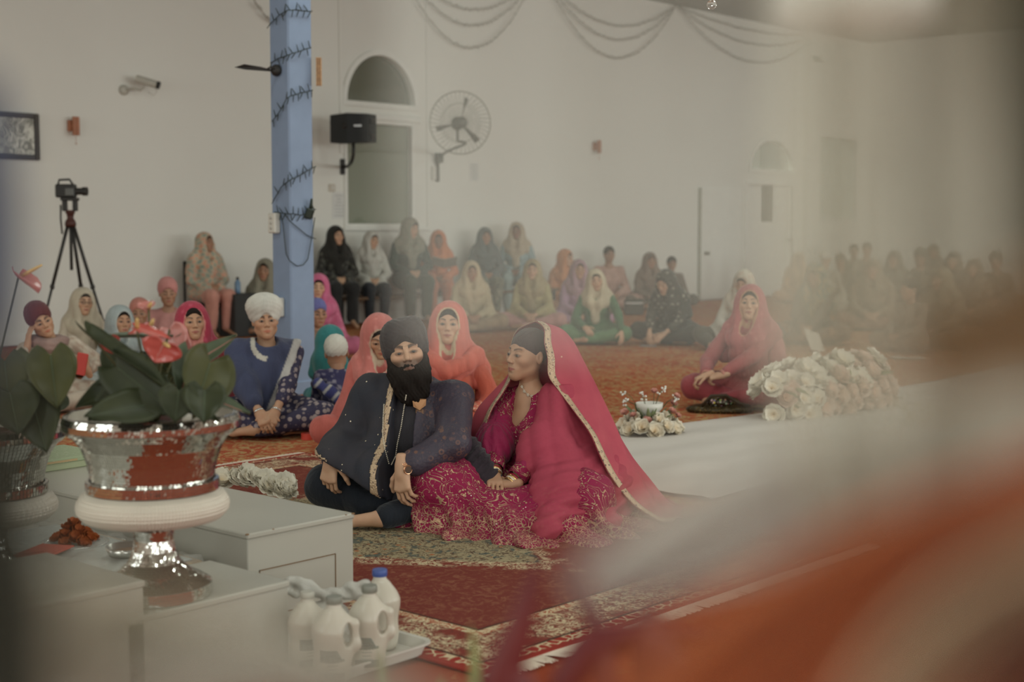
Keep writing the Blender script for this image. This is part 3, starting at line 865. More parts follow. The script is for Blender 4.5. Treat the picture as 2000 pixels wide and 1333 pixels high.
# end wall stands beyond the corner; recessed end pier with its window
# wall with openings: bmesh boolean-free, built from strips
def arch_strip(m, x0, x1, zb_, zt_, y0, y1, ztop, seg=20):
    """wall piece above zb_ around a half-ellipse opening up to ztop"""
    cx, rx, rz_ = (x0 + x1) / 2, (x1 - x0) / 2, zt_ - zb_
    P = [(cx - rx * math.cos(math.pi * i / seg), zb_ + rz_ * math.sin(math.pi * i / seg)) for i in range(seg + 1)]
    for (xa, za), (xb, zb2) in zip(P, P[1:]):
        m.add([(xa, y0, za), (xb, y0, zb2), (xb, y0, ztop), (xa, y0, ztop), (xa, y1, za), (xb, y1, zb2)],
              [(0, 1, 2, 3), (0, 4, 5, 1)])
Yb = Y0 + .16
m = MB()
m.box((RX0, Y0, 0), (wl, Yb, RZ)); m.box((wl, Y0, 0), (wr, Yb, zb)); m.box((wl, Y0, zt), (wr, Yb, ab))
axl, axr = min(al, wl), max(ar_, wr)
m.box((wl, Y0, ab), (al, Yb, RZ)) if al > wl else None
m.box((wr, Y0, 0), (ar_, Yb, ab)) if ar_ > wr else None
arch_strip(m, max(al, wl), ar_, ab, atp, Y0, Yb, RZ)
m.box((ar_, Y0, 0), (dl, Yb, RZ)); 
m.box((dl, Y0, dz), (dr, Yb, a2b)); m.box((dl, Y0, a2b), (a2l, Yb, RZ)); arch_strip(m, a2l, a2r, a2b, a2t, Y0, Yb, RZ)
m.box((a2r, Y0, a2b), (max(dr, a2r + .01), Yb, RZ))
px_, pxe = wall_y(1566, 400).x, RX1
m.box((dr, Y0, 0), (px_, Yb, RZ))
w2l, w2r, w2b, w2t = wall_y(1601, 300, Y0 - .12).x, wall_y(1672, 300, Y0 - .12).x, wall_y(1636, 426, Y0 - .12).z, wall_y(1636, 270, Y0 - .12).z
yp = Y0 - .12
m.box((px_, yp, 0), (w2l, Yb, RZ)); m.box((w2r, yp, 0), (pxe, Yb, RZ)); m.box((w2l, yp, 0), (w2r, Yb, w2b)); m.box((w2l, yp, w2t), (w2r, Yb, RZ))
prop(m.ob('wall_back', M_WALL), kind='structure')
m = MB(); m.box((RX1, RY0, 0), (RX1 + .15, RY1 + 2, RZ)); prop(m.ob('wall_right', M_WALL), kind='structure')
# room beyond the openings
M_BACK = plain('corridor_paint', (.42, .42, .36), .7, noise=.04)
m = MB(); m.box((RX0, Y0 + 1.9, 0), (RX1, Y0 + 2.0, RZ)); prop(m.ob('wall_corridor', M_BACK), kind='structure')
area('corridor_light', ((dl + dr) / 2, Y0 + 1.0, 3.8), 1.2, .6, 30); area('corridor_light', (wl + .5, Y0 + 1.0, 4.4), 1.0, .5, 5)

# pilaster lines, skirting
for i, px in enumerate((665, 835)):
    x = wall_y(px, 100).x
    m = MB(); m.bbox((x - .035, Y0 - .018, (2.2 if i == 0 else 1.2)), (x + .035, Y0, RZ), .006); prop(m.ob('trim_%d' % (i + 1), M_WALL), kind='structure')
m = MB(); m.bbox((RX0, Y0 - .015, 0), (dl - .05, Y0, .12), .004); prop(m.ob('baseboard_back', M_TRIM), kind='structure')

def frame(name, x0, x1, z0, z1, y, wd, dp, parent=None, mat=None, bottom=True):
    m = MB(); m.bbox((x0 - wd, y - dp, z0 - (wd if bottom else 0)), (x0, y + .02, z1 + wd), .006); m.bbox((x1, y - dp, z0 - (wd if bottom else 0)), (x1 + wd, y + .02, z1 + wd), .006)
    m.bbox((x0, y - dp, z1), (x1, y + .02, z1 + wd), .006)
    if bottom: m.bbox((x0, y - dp, z0 - wd), (x1, y + .02, z0), .006)
    return m.ob(name, mat or M_TRIM, parent)
def archframe(name, x0, x1, zb_, zt_, y, wd, dp, parent, seg=24):
    cx = (x0 + x1) / 2; m = MB(); P = []
    for k in range(seg + 1):
        a = math.pi * k / seg; row = []
        for rr, yy in ((0, y + .02), (0, y - dp), (wd, y - dp), (wd, y + .02)):
            row.append((cx - ((x1 - x0) / 2 + rr) * math.cos(a), yy, zb_ + (zt_ - zb_ + rr) * math.sin(a)))
        P.append(row)
    m.grid(P, True); m.bbox((x0 - wd, y - dp, zb_ - wd), (x1 + wd, y + .02, zb_), .006)
    return m.ob(name, M_TRIM, parent)
def archpane(name, x0, x1, zb_, zt_, y, mat, parent, seg=20, t=.008):
    cx = (x0 + x1) / 2; m = MB()
    P = [(cx - (x1 - x0) / 2 * math.cos(math.pi * i / seg), zb_ + (zt_ - zb_) * math.sin(math.pi * i / seg)) for i in range(seg + 1)]
    n = len(P); m.add([(x, y, z) for x, z in P] + [(x, y + t, z) for x, z in P], [tuple(range(n)), tuple(range(n, 2 * n))[::-1]] + [(i, i + n, i + n + 1, i + 1) for i in range(n - 1)])
    return m.ob(name, mat, parent)
def tint_glass(name, col, alpha, rough=.05):
    t = NT(name); t.fin(col, rough, 0, .6); t.b.inputs['Alpha'].default_value = alpha; return t.m
M_PANE = tint_glass('tinted_window_glass', (.22, .22, .165), .55)
M_PANE2 = tint_glass('window_glass', (.34, .36, .28), .72, .04)
M_PANE3 = tint_glass('clear_glass', (.55, .58, .52), .35)
e = empty('window_1', ((al + ar_) / 2, Y0, ab)); prop(e, kind='structure'); e.location = (0, 0, 0)
archframe('window_frame', max(al, wl), ar_, ab, atp, Y0, .07, .03, e); archpane('window_pane', max(al, wl), ar_, ab, atp, Y0 + .07, M_PANE, e)
e = empty('window_2'); prop(e, kind='structure')
frame('window_frame', wl, wr, zb, zt, Y0, .05, .03, e); m = MB(); m.box((wl, Y0 + .05, zb), (wr, Y0 + .058, zt)); m.ob('window_pane', M_PANE2, e)
m = MB(); m.bbox((wl - .12, Y0 - .05, zt + .05), (wr + .16, Y0, zt + .13), .01); m.ob('window_ledge', M_TRIM, e)
m = MB(); m.bbox((wl - .08, Y0 - .05, zb - .09), (wr + .3, Y0, zb - .05), .006); m.ob('window_sill', M_TRIM, e)
e = empty('window_3'); prop(e, kind='structure')
archframe('window_frame', a2l, a2r, a2b, a2t, Y0, .08, .03, e); archpane('window_pane', a2l, a2r, a2b, a2t, Y0 + .07, M_PANE3, e)
e = empty('window_4'); prop(e, kind='structure')
frame('window_frame', w2l, w2r, w2b, w2t, yp, .05, .02, e, M_WALL); m = MB(); m.box((w2l, yp + .06, w2b), (w2r, yp + .068, w2t)); m.ob('window_pane', M_PANE3, e)
# seen through it: a white door across the corridor
e = empty('door_3'); prop(e, kind='structure')
xa = w2l + .1; m = MB(); m.bbox((xa, Y0 + 1.84, 0), (xa + .95, Y0 + 1.9, 3.0), .01); m.ob('door_leaf', M_TRIM, e)
# door at the end of the wall: double leaf, one with a narrow glazed slot
e = empty('door_1'); prop(e, kind='structure')
frame('door_frame', dl, dr, 0, dz, Y0, .08, .03, e, bottom=False)
m = MB(); sl0, sl1 = dl + (dr - dl) * .36, dl + (dr - dl) * .62
s0, s1 = 1.36, dz - .02
m.box((dl, Y0 + .05, 0), (sl0, Y0 + .09, dz)); m.box((sl1, Y0 + .05, 0), (dr, Y0 + .09, dz)); m.box((sl0, Y0 + .05, 0), (sl1, Y0 + .09, s0)); m.ob('door_leaf', M_TRIM, e)
m = MB(); m.box((sl0, Y0 + .065, s0), (sl1, Y0 + .07, dz)); m.ob('glass_slot', tint_glass('slot_glass', (.16, .14, .10), .7), e)
hx = dr - .09; m = MB(); m.lathe([(.0, 0), (.028, 0), (.028, .01), (.012, .02), (.012, .05), (.026, .06), (.028, .075), (.015, .09), (0, .092)], 16, Matrix.Translation((hx, Y0 + .05, 1.02)) @ Matrix.Rotation(math.pi / 2, 4, 'X')); m.ob('door_knob', plain('steel', (.5, .5, .48), .3, 1), e, True)
# flush white door nearer, knob beside its edge line
x1 = wall_y(1366, 450).x; x2 = wall_y(1455, 450).x; z2 = wall_y(1366, 367).z
e = empty('door_2'); prop(e, kind='structure')
m = MB(); m.bbox((x1 + .02, Y0 - .028, .02), (x2 - .16, Y0, z2), .004); m.ob('door_leaf', M_TRIM, e)
m = MB(); m.bbox((x1 - .045, Y0 - .045, 0), (x1, Y0, z2), .006); m.ob('door_stop_strip', plain('door_edge', (.42, .41, .34), .6), e)
m = MB(); kx = wall_y(1375, 495); m.lathe([(0, 0), (.032, 0), (.032, .01), (.013, .02), (.013, .045), (.03, .055), (.033, .07), (.018, .085), (0, .088)], 16, Matrix.Translation((kx.x, Y0 - .028, kx.z)) @ Matrix.Rotation(math.pi / 2, 4, 'X')); m.ob('door_knob', plain('aged_brass', (.30, .27, .2), .35, 1), e, True)

# ------------------------------------------------------------------ blue column with its fairy lights
M_BLUE = plain('pale_blue_paint', (.235, .305, .44), .5, noise=.04)
cc = G(576, 768); cxy = Vector((cc.x, cc.y, 0)) 
vd = Vector((cc.x, cc.y)).normalized()
CW = .112
e = empty('column', (cc.x, cc.y, 0)); prop(e, kind='structure')
e.rotation_euler = (0, 0, math.atan2(vd.y, vd.x) - math.pi / 2 + math.radians(38))
m = MB(); m.bbox((-CW, -CW, 0), (CW, CW, RZ), .012); m.ob('column_shaft', M_BLUE, e)
m = MB(); m.bbox((-CW - .012, -CW - .012, 0), (CW + .012, CW + .012, .10), .006); m.ob('column_foot', M_BLUE, e)
Kc = FPX / (Vector((cc.x, cc.y, 0)).dot(CF) * math.cos(PITCH))
def colpt(px, py, out=.02):
    """a point on the visible column surface under a pixel"""
    a = W(px, py, 1000.0) - Vector((0, 0, CAM_H)); inv = e_col.matrix_world.inverted()
    o_ = inv @ Vector((0, 0, CAM_H)); d_ = inv.to_3x3() @ a; best = None
    for ax in (0, 1):
        for sg in (-1, 1):
            t = (sg * (CW + out) - o_[ax]) / d_[ax]; p = o_ + d_ * t
            if t > 0 and abs(p[1 - ax]) <= CW + out + .02 and (best is None or t < best[0]): best = (t, p)
    if best is None:
        t = -o_.dot(d_) / d_.dot(d_); return e_col.matrix_world @ (o_ + d_ * t)
    return e_col.matrix_world @ best[1]
e_col = e; bpy.context.view_layer.update()
M_LEAD = plain('dark_green_lead', (.014, .022, .013), .5, noise=.02)
def garland_on_column(pts, n, label, droop=None, seed=1):
    r_ = random.Random(seed); P = []
    for (x0, y0), (x1_, y1_) in zip(pts, pts[1:]):
        k = max(2, int(abs(x1_ - x0) / 6))
        for i in range(k): P.append(colpt(x0 + (x1_ - x0) * i / k, y0 + (y1_ - y0) * i / k + r_.uniform(-1, 1)))
    P.append(colpt(*pts[-1]))
    root = empty('fairy_light_string', P[0], label=label, cat='fairy lights', group='fairy light strings wound round the blue column')
    Mi = Matrix.Translation(-P[0]); m = MB(); m.tube([Mi @ p for p in P], .0035, 6); m.ob('lead', M_LEAD, root, True)
    for i in range(n):
        t = (i + .5) / n * (len(P) - 1); k = min(int(t), len(P) - 2); p = P[k].lerp(P[k + 1], t - k)
        sg = 1 if i % 2 else -1
        d = (Vector((0, 0, 1)) * sg + CR * r_.uniform(-.7, .3) - CF * .25).normalized()
        m = MB(); m.tube([Mi @ p, Mi @ (p + d * .022), Mi @ (p + d * .055)], [.003, .004, .0024], 6); m.ob('bulb', M_LEAD, root, True)
    return root
garland_on_column([(527, 47), (545, 30), (563, 19), (610, 22)], 15, 'uppermost dark fairy light string crossing the blue column near the ceiling', seed=1)
garland_on_column([(528, 122), (560, 108), (608, 93)], 14, 'dark fairy light string on the column just above the black lamp arm', seed=2)
garland_on_column([(531, 238), (545, 220), (560, 192), (580, 184), (611, 176)], 17, 'dark fairy light string on the column below the bamboo sconce', seed=3)
garland_on_column([(535, 391), (550, 365), (570, 350), (590, 340), (617, 325)], 17, 'dark fairy light string climbing the column above the power box', seed=4)
garland_on_column([(536, 414), (560, 417), (590, 420), (617, 409)], 16, 'bunched dark fairy light string level with the top of the power box', seed=5)
# loose lead hanging in a loop
P = [colpt(x, y) for x, y in ((548, 418), (553, 440), (556, 470), (559, 497), (566, 510), (580, 520), (592, 518), (601, 507), (606, 480), (612, 445), (615, 425))]
root = empty('loose_cable', P[0], label='thin dark cable hanging in a long loop down the blue column', cat='cable')
m = MB(); m.tube([p - P[0] for p in P], .0035, 6); m.ob('lead', M_LEAD, root, True)
P = [colpt(x, y) for x, y in ((556, 418), (566, 432), (585, 448), (600, 460), (617, 467))]
m = MB(); m.tube([p - root.location for p in P], .0035, 6); m.ob('lead', M_LEAD, root, True)
p = colpt(605, 415, .03); root = empty('plug_adaptor', p, (0, .35, cam.rotation_euler.z), 'dark plug and adaptor bundle hooked on the blue column', 'plug')
m = MB(); m.bbox((-.03, -.02, -.05), (.03, .02, .03), .01); m.ob('transformer', M_LEAD, root); m = MB(); m.tube([(0, 0, .02), (-.01, 0, .06), (-.02, 0, .1)], [.016, .012, .008], 8); m.ob('plug_head', M_LEAD, root, True)
# power box with three sockets, and a second below
M_WPL = plain('white_plastic', (.66, .64, .58), .35, noise=.02)
def powerbox(px, py, hh, label, k=3, w_=.045):
    p = colpt(px, py, .0); root = empty('power_box', p, (0, 0, e_col.rotation_euler.z + (0 if px < 0 else 0)), label, 'power box')
    loc = e_col.matrix_world.inverted() @ p
    if abs(loc.x) > abs(loc.y): root.rotation_euler.z += math.radians(90) * (1 if loc.x > 0 else -1)
    m = MB(); m.bbox((-w_, -.055, -hh), (w_, .0, hh), .008); m.ob('box', M_WPL, root)
    for i in range(k):
        m = MB(); z = hh * (.5 - i * .5); m.lathe([(0, -.002), (.012, -.002), (.012, .003), (0, .003)], 10, Matrix.Translation((0, -.056, z)) @ Matrix.Rotation(math.pi / 2, 4, 'X')); m.ob('socket', plain('socket_grey', (.48, .47, .43), .4), root, True)
powerbox(541, 436, .075, 'white power box with three sockets strapped to the blue column')
powerbox(549, 600, .07, 'lower white power box half hidden behind the young man in white turban', 1)
# black lamp arm on the column
p = colpt(541, 138, 0); root = empty('wall_mounted_arm', p, (0, 0, cam.rotation_euler.z), 'black round bracket with a flat dark blade on the blue column', 'bracket')
M_BK = plain('matt_black', (.022, .020, .018), .5, noise=.05)
m = MB(); m.lathe([(0, 0), (.042, 0), (.045, .01), (.038, .05), (.02, .06), (0, .06)], 20, Matrix.Rotation(math.pi / 2, 4, 'X')); m.ob('round_base', M_BK, root, True)
m = MB(); m.add([(-.03, -.05, .0), (-.10, -.10, .015), (-.2, -.2, .022), (-.265, -.24, -.004), (-.2, -.19, -.014), (-.1, -.09, -.012), (-.03, -.04, -.012),
                 (-.03, -.07, .0), (-.10, -.12, .015), (-.2, -.22, .022), (-.265, -.25, -.004), (-.2, -.21, -.014), (-.1, -.11, -.012), (-.03, -.06, -.012)],
                [(6,5,4,3,2,1,0), (7,8,9,10,11,12,13)] + [(i, (i + 1) % 7, (i + 1) % 7 + 7, i + 7) for i in range(7)]); m.ob('blade', M_BK, root)
m = MB(); m.tube([(0, -.05, 0), (-.03, -.07, .02), (-.06, -.06, .005)], .008, 6); m.ob('hinge', M_BK, root, True)

# ------------------------------------------------------------------ sconces
M_WOOD = plain('bamboo_wood', (.50, .30, .16), .5, noise=.25, scale=40); M_COPPER = plain('terracotta_wood', (.42, .17, .09), .5, noise=.15)
def sconce(p, rot, label, hh, w_, mat, n=3, shade=None, group='small wooden wall lamps'):
    root = empty('wall_sconce', p, (0, 0, rot), label, 'lamp', group)
    for i in range(n):
        a = -w_ + 2 * w_ * i / n
        m = MB(); m.bbox((a + .002, -.045, -hh), (a + 2 * w_ / n - .002, -.025, hh), .003); m.ob('slat', mat, root)
    m = MB(); m.bbox((-w_ * .8, -.03, -hh * .95), (w_ * .8, .0, hh * .95), .003); m.ob('backplate', shade or M_COPPER, root)
    return root
p = colpt(612, 141, 0); r_ = sconce(p + CR * .045, cam.rotation_euler.z, 'bamboo slat wall lamp fixed to the side of the blue column', .105, .022, M_WOOD)
def wsconce(px, py, hh, w_, label):
    p = wall_y(px, py); r_ = empty('wall_sconce', p, (0, 0, 0), label, 'lamp', 'small wooden wall lamps')
    m = MB(); m.bbox((-.05, -.05, -hh * .55), (.0, .0, hh * .65), .004); m.ob('backplate', M_COPPER, r_)
    for i in range(2):
        m = MB(); m.bbox((-.035 + i * w_, -.11, -hh), (-.035 + i * w_ + w_ * .93, -.075, hh), .004); m.ob('slat', M_COPPER, r_)
    m = MB(); m.box((-.03, -.08, -.02), (.0, -.04, .02)); m.ob('arm', M_COPPER, r_)
    m = MB(); m.tube([(0, -.09, -hh), (0, -.09, -hh - .08)], .0025, 5); m.ball((0, -.09, -hh - .09), .009, 8, 6); m.ob('pull_cord', M_COPPER, r_)
wsconce(139, 247, .10, .038, 'terracotta wooden wall lamp beside the dark framed picture')
wsconce(1161, 287, .10, .038, 'terracotta wooden wall lamp alone high on the long white wall')

# ------------------------------------------------------------------ framed mirror picture at the far left
a, b = wall_y(-22, 218), wall_y(66, 310)
p = wall_y(28, 266); root = empty('framed_picture', (p.x, Y0, p.z), label='dark framed mirror picture on the white wall, cut by the photo edge', cat='picture')
hw, hh = (b.x - a.x) / 2 + .02, .245
m = MB(); t_ = .055
m.bbox((-hw, -.05, -hh), (-hw + t_, 0, hh), .01); m.bbox((hw - t_, -.05, -hh), (hw, 0, hh), .01); m.bbox((-hw + t_, -.05, -hh), (hw - t_, 0, -hh + t_), .01); m.bbox((-hw + t_, -.05, hh - t_), (hw - t_, 0, hh), .01)
m.ob('picture_frame', plain('dark_frame_wood', (.055, .045, .032), .5), root)
t = NT('picture_face'); co = t.co(); n1 = t.noise(co, 9, 4, .6, 1.5)
m = MB(); m.box((-hw + t_ - .01, -.03, -hh + t_ - .01), (hw - t_ + .01, -.02, hh - t_ + .01)); m.ob('picture_face', t.fin(t.mix(t.ramp(n1, .4, .6), (.20, .19, .15), (.62, .60, .52)), .12, .35), root)

# ------------------------------------------------------------------ security camera
p = wall_y(241, 176); root = empty('security_camera', p, (0, 0, 0), 'white and black bullet security camera on the wall above the tripod', 'camera')
M_SH = plain('camera_shell', (.48, .46, .40), .4)
m = MB(); m.lathe([(0, 0), (.06, 0), (.055, .03), (.02, .04), (0, .04)], 20, Matrix.Rotation(math.pi / 2, 4, 'X')); m.ob('base', M_SH, root, True)
m = MB(); m.tube([(0, -.03, 0), (.08, -.08, .02), (.13, -.14, .0), (.16, -.17, .04)], .014, 8); m.ob('arm', M_SH, root, True)
q = Vector((.72, -.62, -.28)).normalized().to_track_quat('Z', 'Y').to_matrix().to_4x4()
m = MB(); m.lathe([(0, -.13), (.040, -.13), (.044, -.11), (.044, .10), (.036, .11), (0, .11)], 18, Matrix.Translation((.18, -.2, .09)) @ q); m.ob('housing', M_SH, root, 'auto')
m = MB(); m.lathe([(0, .0), (.040, .0), (.043, .05), (.02, .055), (0, .05)], 18, Matrix.Translation(Vector((.18, -.2, .09)) + Vector((.72, -.62, -.28)).normalized() * .09) @ q); m.ob('lens_ring', M_BK, root, 'auto')
m = MB(); m.tube([(.24, -.26, .05), (.26, -.26, -.02), (.23, -.24, -.06), (.18, -.2, -.02)], .004, 6); m.ob('cable', M_SH, root, True)
p = wall_y(1588, 114, yp); root = empty('security_camera', p, (0, 0, 0), 'tiny dark security camera high up near the far corner', 'camera')
m = MB(); m.lathe([(0, 0), (.045, 0), (.04, .03), (0, .04)], 14, Matrix.Rotation(math.pi / 2, 4, 'X')); m.ob('base', M_SH, root, True)
m = MB(); m.lathe([(0, 0), (.04, 0), (.045, .12), (0, .12)], 14, Matrix.Translation((0, -.04, 0)) @ Matrix.Rotation(math.pi / 2 + .4, 4, 'X')); m.ob('housing', plain('dark_shell', (.10, .09, .07), .5), root, True)

# ------------------------------------------------------------------ speaker on its bent wall arm
p0 = wall_y(668, 326); root = empty('loudspeaker', p0, label='black loudspeaker held out from the wall on a bent pipe arm', cat='speaker')
M_SPK = plain('speaker_black', (.016, .018, .019), .55, noise=.1, scale=30)
sp = W(690, 252, Kc * 0 + 158); sv = sp - p0
ang = math.radians(-22)
R_ = Matrix.Translation(sv) @ Matrix.Rotation(cam.rotation_euler.z + ang, 4, 'Z')
m = MB()
prof = [(-.27, -.10), (-.27, .16), (.20, .16), (.27, .10), (.27, -.12), (.0, -.17)]
n = len(prof)
for zz in (-.185, .185): pass
m.add([(x, y, z * (1 if abs(x) < .2 else .92)) for z in (-.185, .185) for x, y in prof],
      [tuple(range(n)), tuple(range(n, 2 * n))[::-1]] + [((i + 1) % n, i, i + n, (i + 1) % n + n) for i in range(n)], R_)
m.ob('cabinet', M_SPK, root)
m = MB(); m.bbox((-.24, -.155, -.15), (-.02, -.12, .15), .01, R_ @ Matrix.Rotation(-.24, 4, 'Z')); m.ob('grille', plain('grille_black', (.010, .012, .013), .8), root)
m = MB(); m.lathe([(0, 0), (.035, 0), (.03, .012), (0, .015)], 16, R_ @ Matrix.Translation((-.03, -.175, .03)) @ Matrix.Rotation(math.pi / 2, 4, 'X')); m.ob('knob', M_BK, root, True)
m = MB(); m.bbox((.07, -.168, .015), (.17, -.150, .040), .003, R_ @ Matrix.Rotation(.12, 4, 'Z')); m.ob('badge', plain('silver_badge', (.5, .5, .5), .3, .6), root)
for k, zz in enumerate((-.12, .06)):
    m = MB(); m.bbox((.26, -.07, zz), (.295, .04, zz + .05), .006, R_); m.ob('side_handle', M_BK, root)
def bez(a, b, c, d, n=14):
    a, b, c, d = map(Vector, (a, b, c, d))
    return [a * (1 - t) ** 3 + b * 3 * t * (1 - t) ** 2 + c * 3 * t * t * (1 - t) + d * t ** 3 for t in [i / n for i in range(n + 1)]]
s0 = sv + Vector((0, 0, -.17))
m = MB(); m.tube([(0, 0, 0), (.0, -.10, 0)] + bez((0, -.10, 0), (s0.x * .9, s0.y * .8, 0), (s0.x, s0.y, .02), (s0.x, s0.y, .18)) + [s0], .022, 10); m.ob('pipe_arm', M_BK, root, True)
m = MB(); m.bbox((-.035, -.03, -.10), (.035, 0, .10), .006); m.ob('wall_plate', M_BK, root)

# ------------------------------------------------------------------ caged wall fan
p0 = wall_y(852, 318); root = empty('wall_fan', p0, label='large caged grey wall fan on a curved pipe bracket', cat='fan')
M_FAN = plain('fan_grey_metal', (.10, .095, .075), .5, .3); M_CAGE = plain('cage_wire', (.26, .245, .20), .45, .5)
fc = W(899, 240, 158) - p0; Rf = .385
Rq = Matrix.Translation(fc) @ Matrix.Rotation(cam.rotation_euler.z + math.radians(16), 4, 'Z') @ Matrix.Rotation(math.radians(90), 4, 'X')
def circ(r, z, n=48): return [Rq @ Vector((r * math.cos(2 * math.pi * i / n), r * math.sin(2 * math.pi * i / n), z)) for i in range(n + 1)]
m = MB(); m.tube(circ(Rf, 0), .0075, 6, False); m.ob('rim_ring', M_CAGE, root, True)
for side, zc in (('front_cage', .10), ('rear_cage', -.10)):
    m = MB()
    for i in range(40):
        a = 2 * math.pi * i / 40; a2 = a + .25
        pts = [Rq @ Vector((r * math.cos(a + .25 * (1 - r / Rf)), r * math.sin(a + .25 * (1 - r / Rf)), zc * (1 - (r / Rf) ** 2.2))) for r in (.07, .15, .22, .30, Rf)]
        m.tube(pts, .0020, 4, False)
    for r in (.07, .24): m.tube(circ(r, zc * (1 - (r / Rf) ** 2.2), 32), .0026, 4, False)
    m.ob(side, M_CAGE, root, True)
for i in range(3):
    a0 = math.radians(75 + 120 * i); m = MB(); P = []
    for r in np.linspace(.04, .315, 8):
        w_ = .15 + .42 * (r - .04) * (1.6 - r * 1.9); row = []
        for u in np.linspace(-1, 1, 5):
            a = a0 + u * w_ * .42; row.append(Rq @ Vector((r * math.cos(a), r * math.sin(a), u * .035)))
        P.append(row)
    m.grid(P); o = m.ob('blade', plain('fan_blade', (.17, .16, .13), .4, .5), root, True); solid(o, .003)
m = MB(); m.lathe([(0, .11), (.06, .11), (.07, .08), (.05, .06), (.03, .05), (.03, -.05), (.075, -.08), (.085, -.14), (.06, -.2), (0, -.21)], 20, Rq); m.ob('motor', M_FAN, root, True)
mp = Rq @ Vector((0, 0, -.14))
m = MB(); m.tube(bez((0, -.06, .06), (0, -.16, .2), (mp.x * .6, mp.y, mp.z - .22), (mp.x - .0, mp.y, mp.z - .22)) + [mp - Vector((0, 0, .18)), mp - Vector((0, 0, .04))], .017, 10); m.ob('curved_arm', M_FAN, root, True)
m = MB(); m.bbox((-.05, -.10, .0), (.05, -.02, .13), .01); m.ob('joint_block', M_FAN, root)
m = MB(); m.bbox((-.018, -.05, -.26), (.018, 0, .02), .006); m.ob('wall_bar', M_FAN, root)
m = MB(); m.bbox((-.10, -.03, -.24), (-.02, 0, -.05), .006); m.ob('switch_plate', M_WPL, root)
# fan seen behind the glass, in the next room
root2 = empty('wall_fan', wall_y(740, 318, Y0 + 1.85), label='blurred grey wall fan seen through the tinted window pane', cat='fan')
m = MB(); q2 = Matrix.Rotation(math.radians(90), 4, 'X')
m.tube([q2 @ Vector((.42 * math.cos(2 * math.pi * i / 40), .42 * math.sin(2 * math.pi * i / 40), .2)) for i in range(41)], .014, 6, False)
for i in range(30):
    a = 2 * math.pi * i / 30; m.tube([q2 @ Vector((r * math.cos(a), r * math.sin(a), .28 - .08 * r / .42)) for r in (.05, .2, .42)], .004, 4, False)
m.ob('cage', M_CAGE, root2, True)
for i in range(3):
    m = MB(); a0 = math.radians(30 + 120 * i); m.grid([[q2 @ Vector((r * math.cos(a0 + u), r * math.sin(a0 + u), .2 + u * .05)) for u in (-.35, 0, .35)] for r in (.05, .2, .37)]); solid(m.ob('blade', M_FAN, root2, True), .004)
m = MB(); m.lathe([(0, .0), (.02, 0), (.03, .1), (.08, .12), (.08, .22), (0, .24)], 14, q2); m.ob('motor', M_FAN, root2, True)

# ------------------------------------------------------------------ notices, switch
def notice(px, py, hw, hh, label, lines=7):
    p = wall_y(px, py); root = empty('notice_sheet', p, label=label, cat='notice')
    m = MB(); m.box((-hw, -.004, -hh), (hw, -.001, hh)); m.ob('paper', plain('notice_paper', (.70, .69, .66), .7, noise=.02), root)
    r_ = random.Random(int(px)); m = MB()
    for i in range(lines):
        z = hh * (.75 - 1.5 * i / (lines - 1)); w_ = hw * r_.uniform(.3, .75); m.box((-w_, -.006, z - hh * .03), (w_, -.004, z + hh * .03))
    o = m.ob('print_lines', plain('faded_print', (.42, .41, .40), .8), root); o['kind'] = 'stuff'
notice(662, 402, .115, .17, 'white notice sheet with faded print on the wall left of the window'.replace('left of', 'beside'))
notice(926, 336, .10, .13, 'white notice sheet with faded print under the big wall fan')
p = wall_y(648, 367); root = empty('light_switch', p, label='small beige light switch on the wall below the loudspeaker', cat='switch')
m = MB(); m.bbox((-.06, -.02, -.05), (.05, 0, .05), .008); m.ob('plate', plain('beige_plastic', (.58, .52, .44), .4), root)
m = MB(); m.bbox((-.02, -.03, -.025), (.015, -.018, .025), .004); m.ob('rocker', M_WPL, root)

# ------------------------------------------------------------------ wire garlands under the ceiling
M_GAR = plain('wire_garland', (.25, .22, .17), .6)
def catenary(x0, y0, x1, y1, xm, ym, name_label, n=40):
    """hung just in front of the wall; lowest point near pixel xm,ym"""
    a, b, c = wall_y(x0, y0, Y0 - .08), wall_y(x1, y1, Y0 - .08), wall_y(xm, ym, Y0 - .08)
    P = []
    tm = (c.x - a.x) / (b.x - a.x); base = a.z + (b.z - a.z) * tm; sag = base - c.z
    for i in range(n + 1):
        t = i / n; P.append(Vector((a.x + (b.x - a.x) * t, Y0 - .08, a.z + (b.z - a.z) * t - sag * 4 * t * (1 - t) / (4 * tm * (1 - tm)))))
    root = empty('wire_garland', a, label=name_label, cat='garland', group='swagged wire garlands below the ceiling')
    m = MB(); m.tube([p - a for p in P], .006, 5); m.ob('wire', M_GAR, root, True)
    m = MB(); r_ = random.Random(int(x0))
    for i in range(1, n * 3):
        t = i / (n * 3) * n; k = int(t); p = P[k].lerp(P[min(k + 1, n)], t - k) - a
        m.tube([p, p + Vector((r_.uniform(-.02, .02), -.01, r_.choice((-1, 1)) * .03))], .004, 4)
    m.ob('tiny_bulbs', M_GAR, root)['kind'] = 'stuff'
    for p in (P[0], P[-1]):
        m = MB(); m.tube([p - a, Vector((p.x, p.y, RZ)) - a if p.z < RZ else p - a + Vector((0, 0, .02))], .004, 5); m.ob('hanger', M_GAR, root, True)
top = lambda px: RZ - .01
def pxy_top(px): # pixel y where the ceiling meets the wall
    lo_, hi_ = -200, 400
    for _ in range(40):
        mid = (lo_ + hi_) / 2
        if wall_y(px, mid, Y0 - .08).z > RZ - .02: lo_ = mid
        else: hi_ = mid
    return hi_
sets = [(600 - 40, 770, 640, 22, None), (765, 1044, 900, 90, (48, 18)), (1065, 1320, 1200, 112, (77, 50)), (1324, 1600, 1440, 112, (80, 56))]
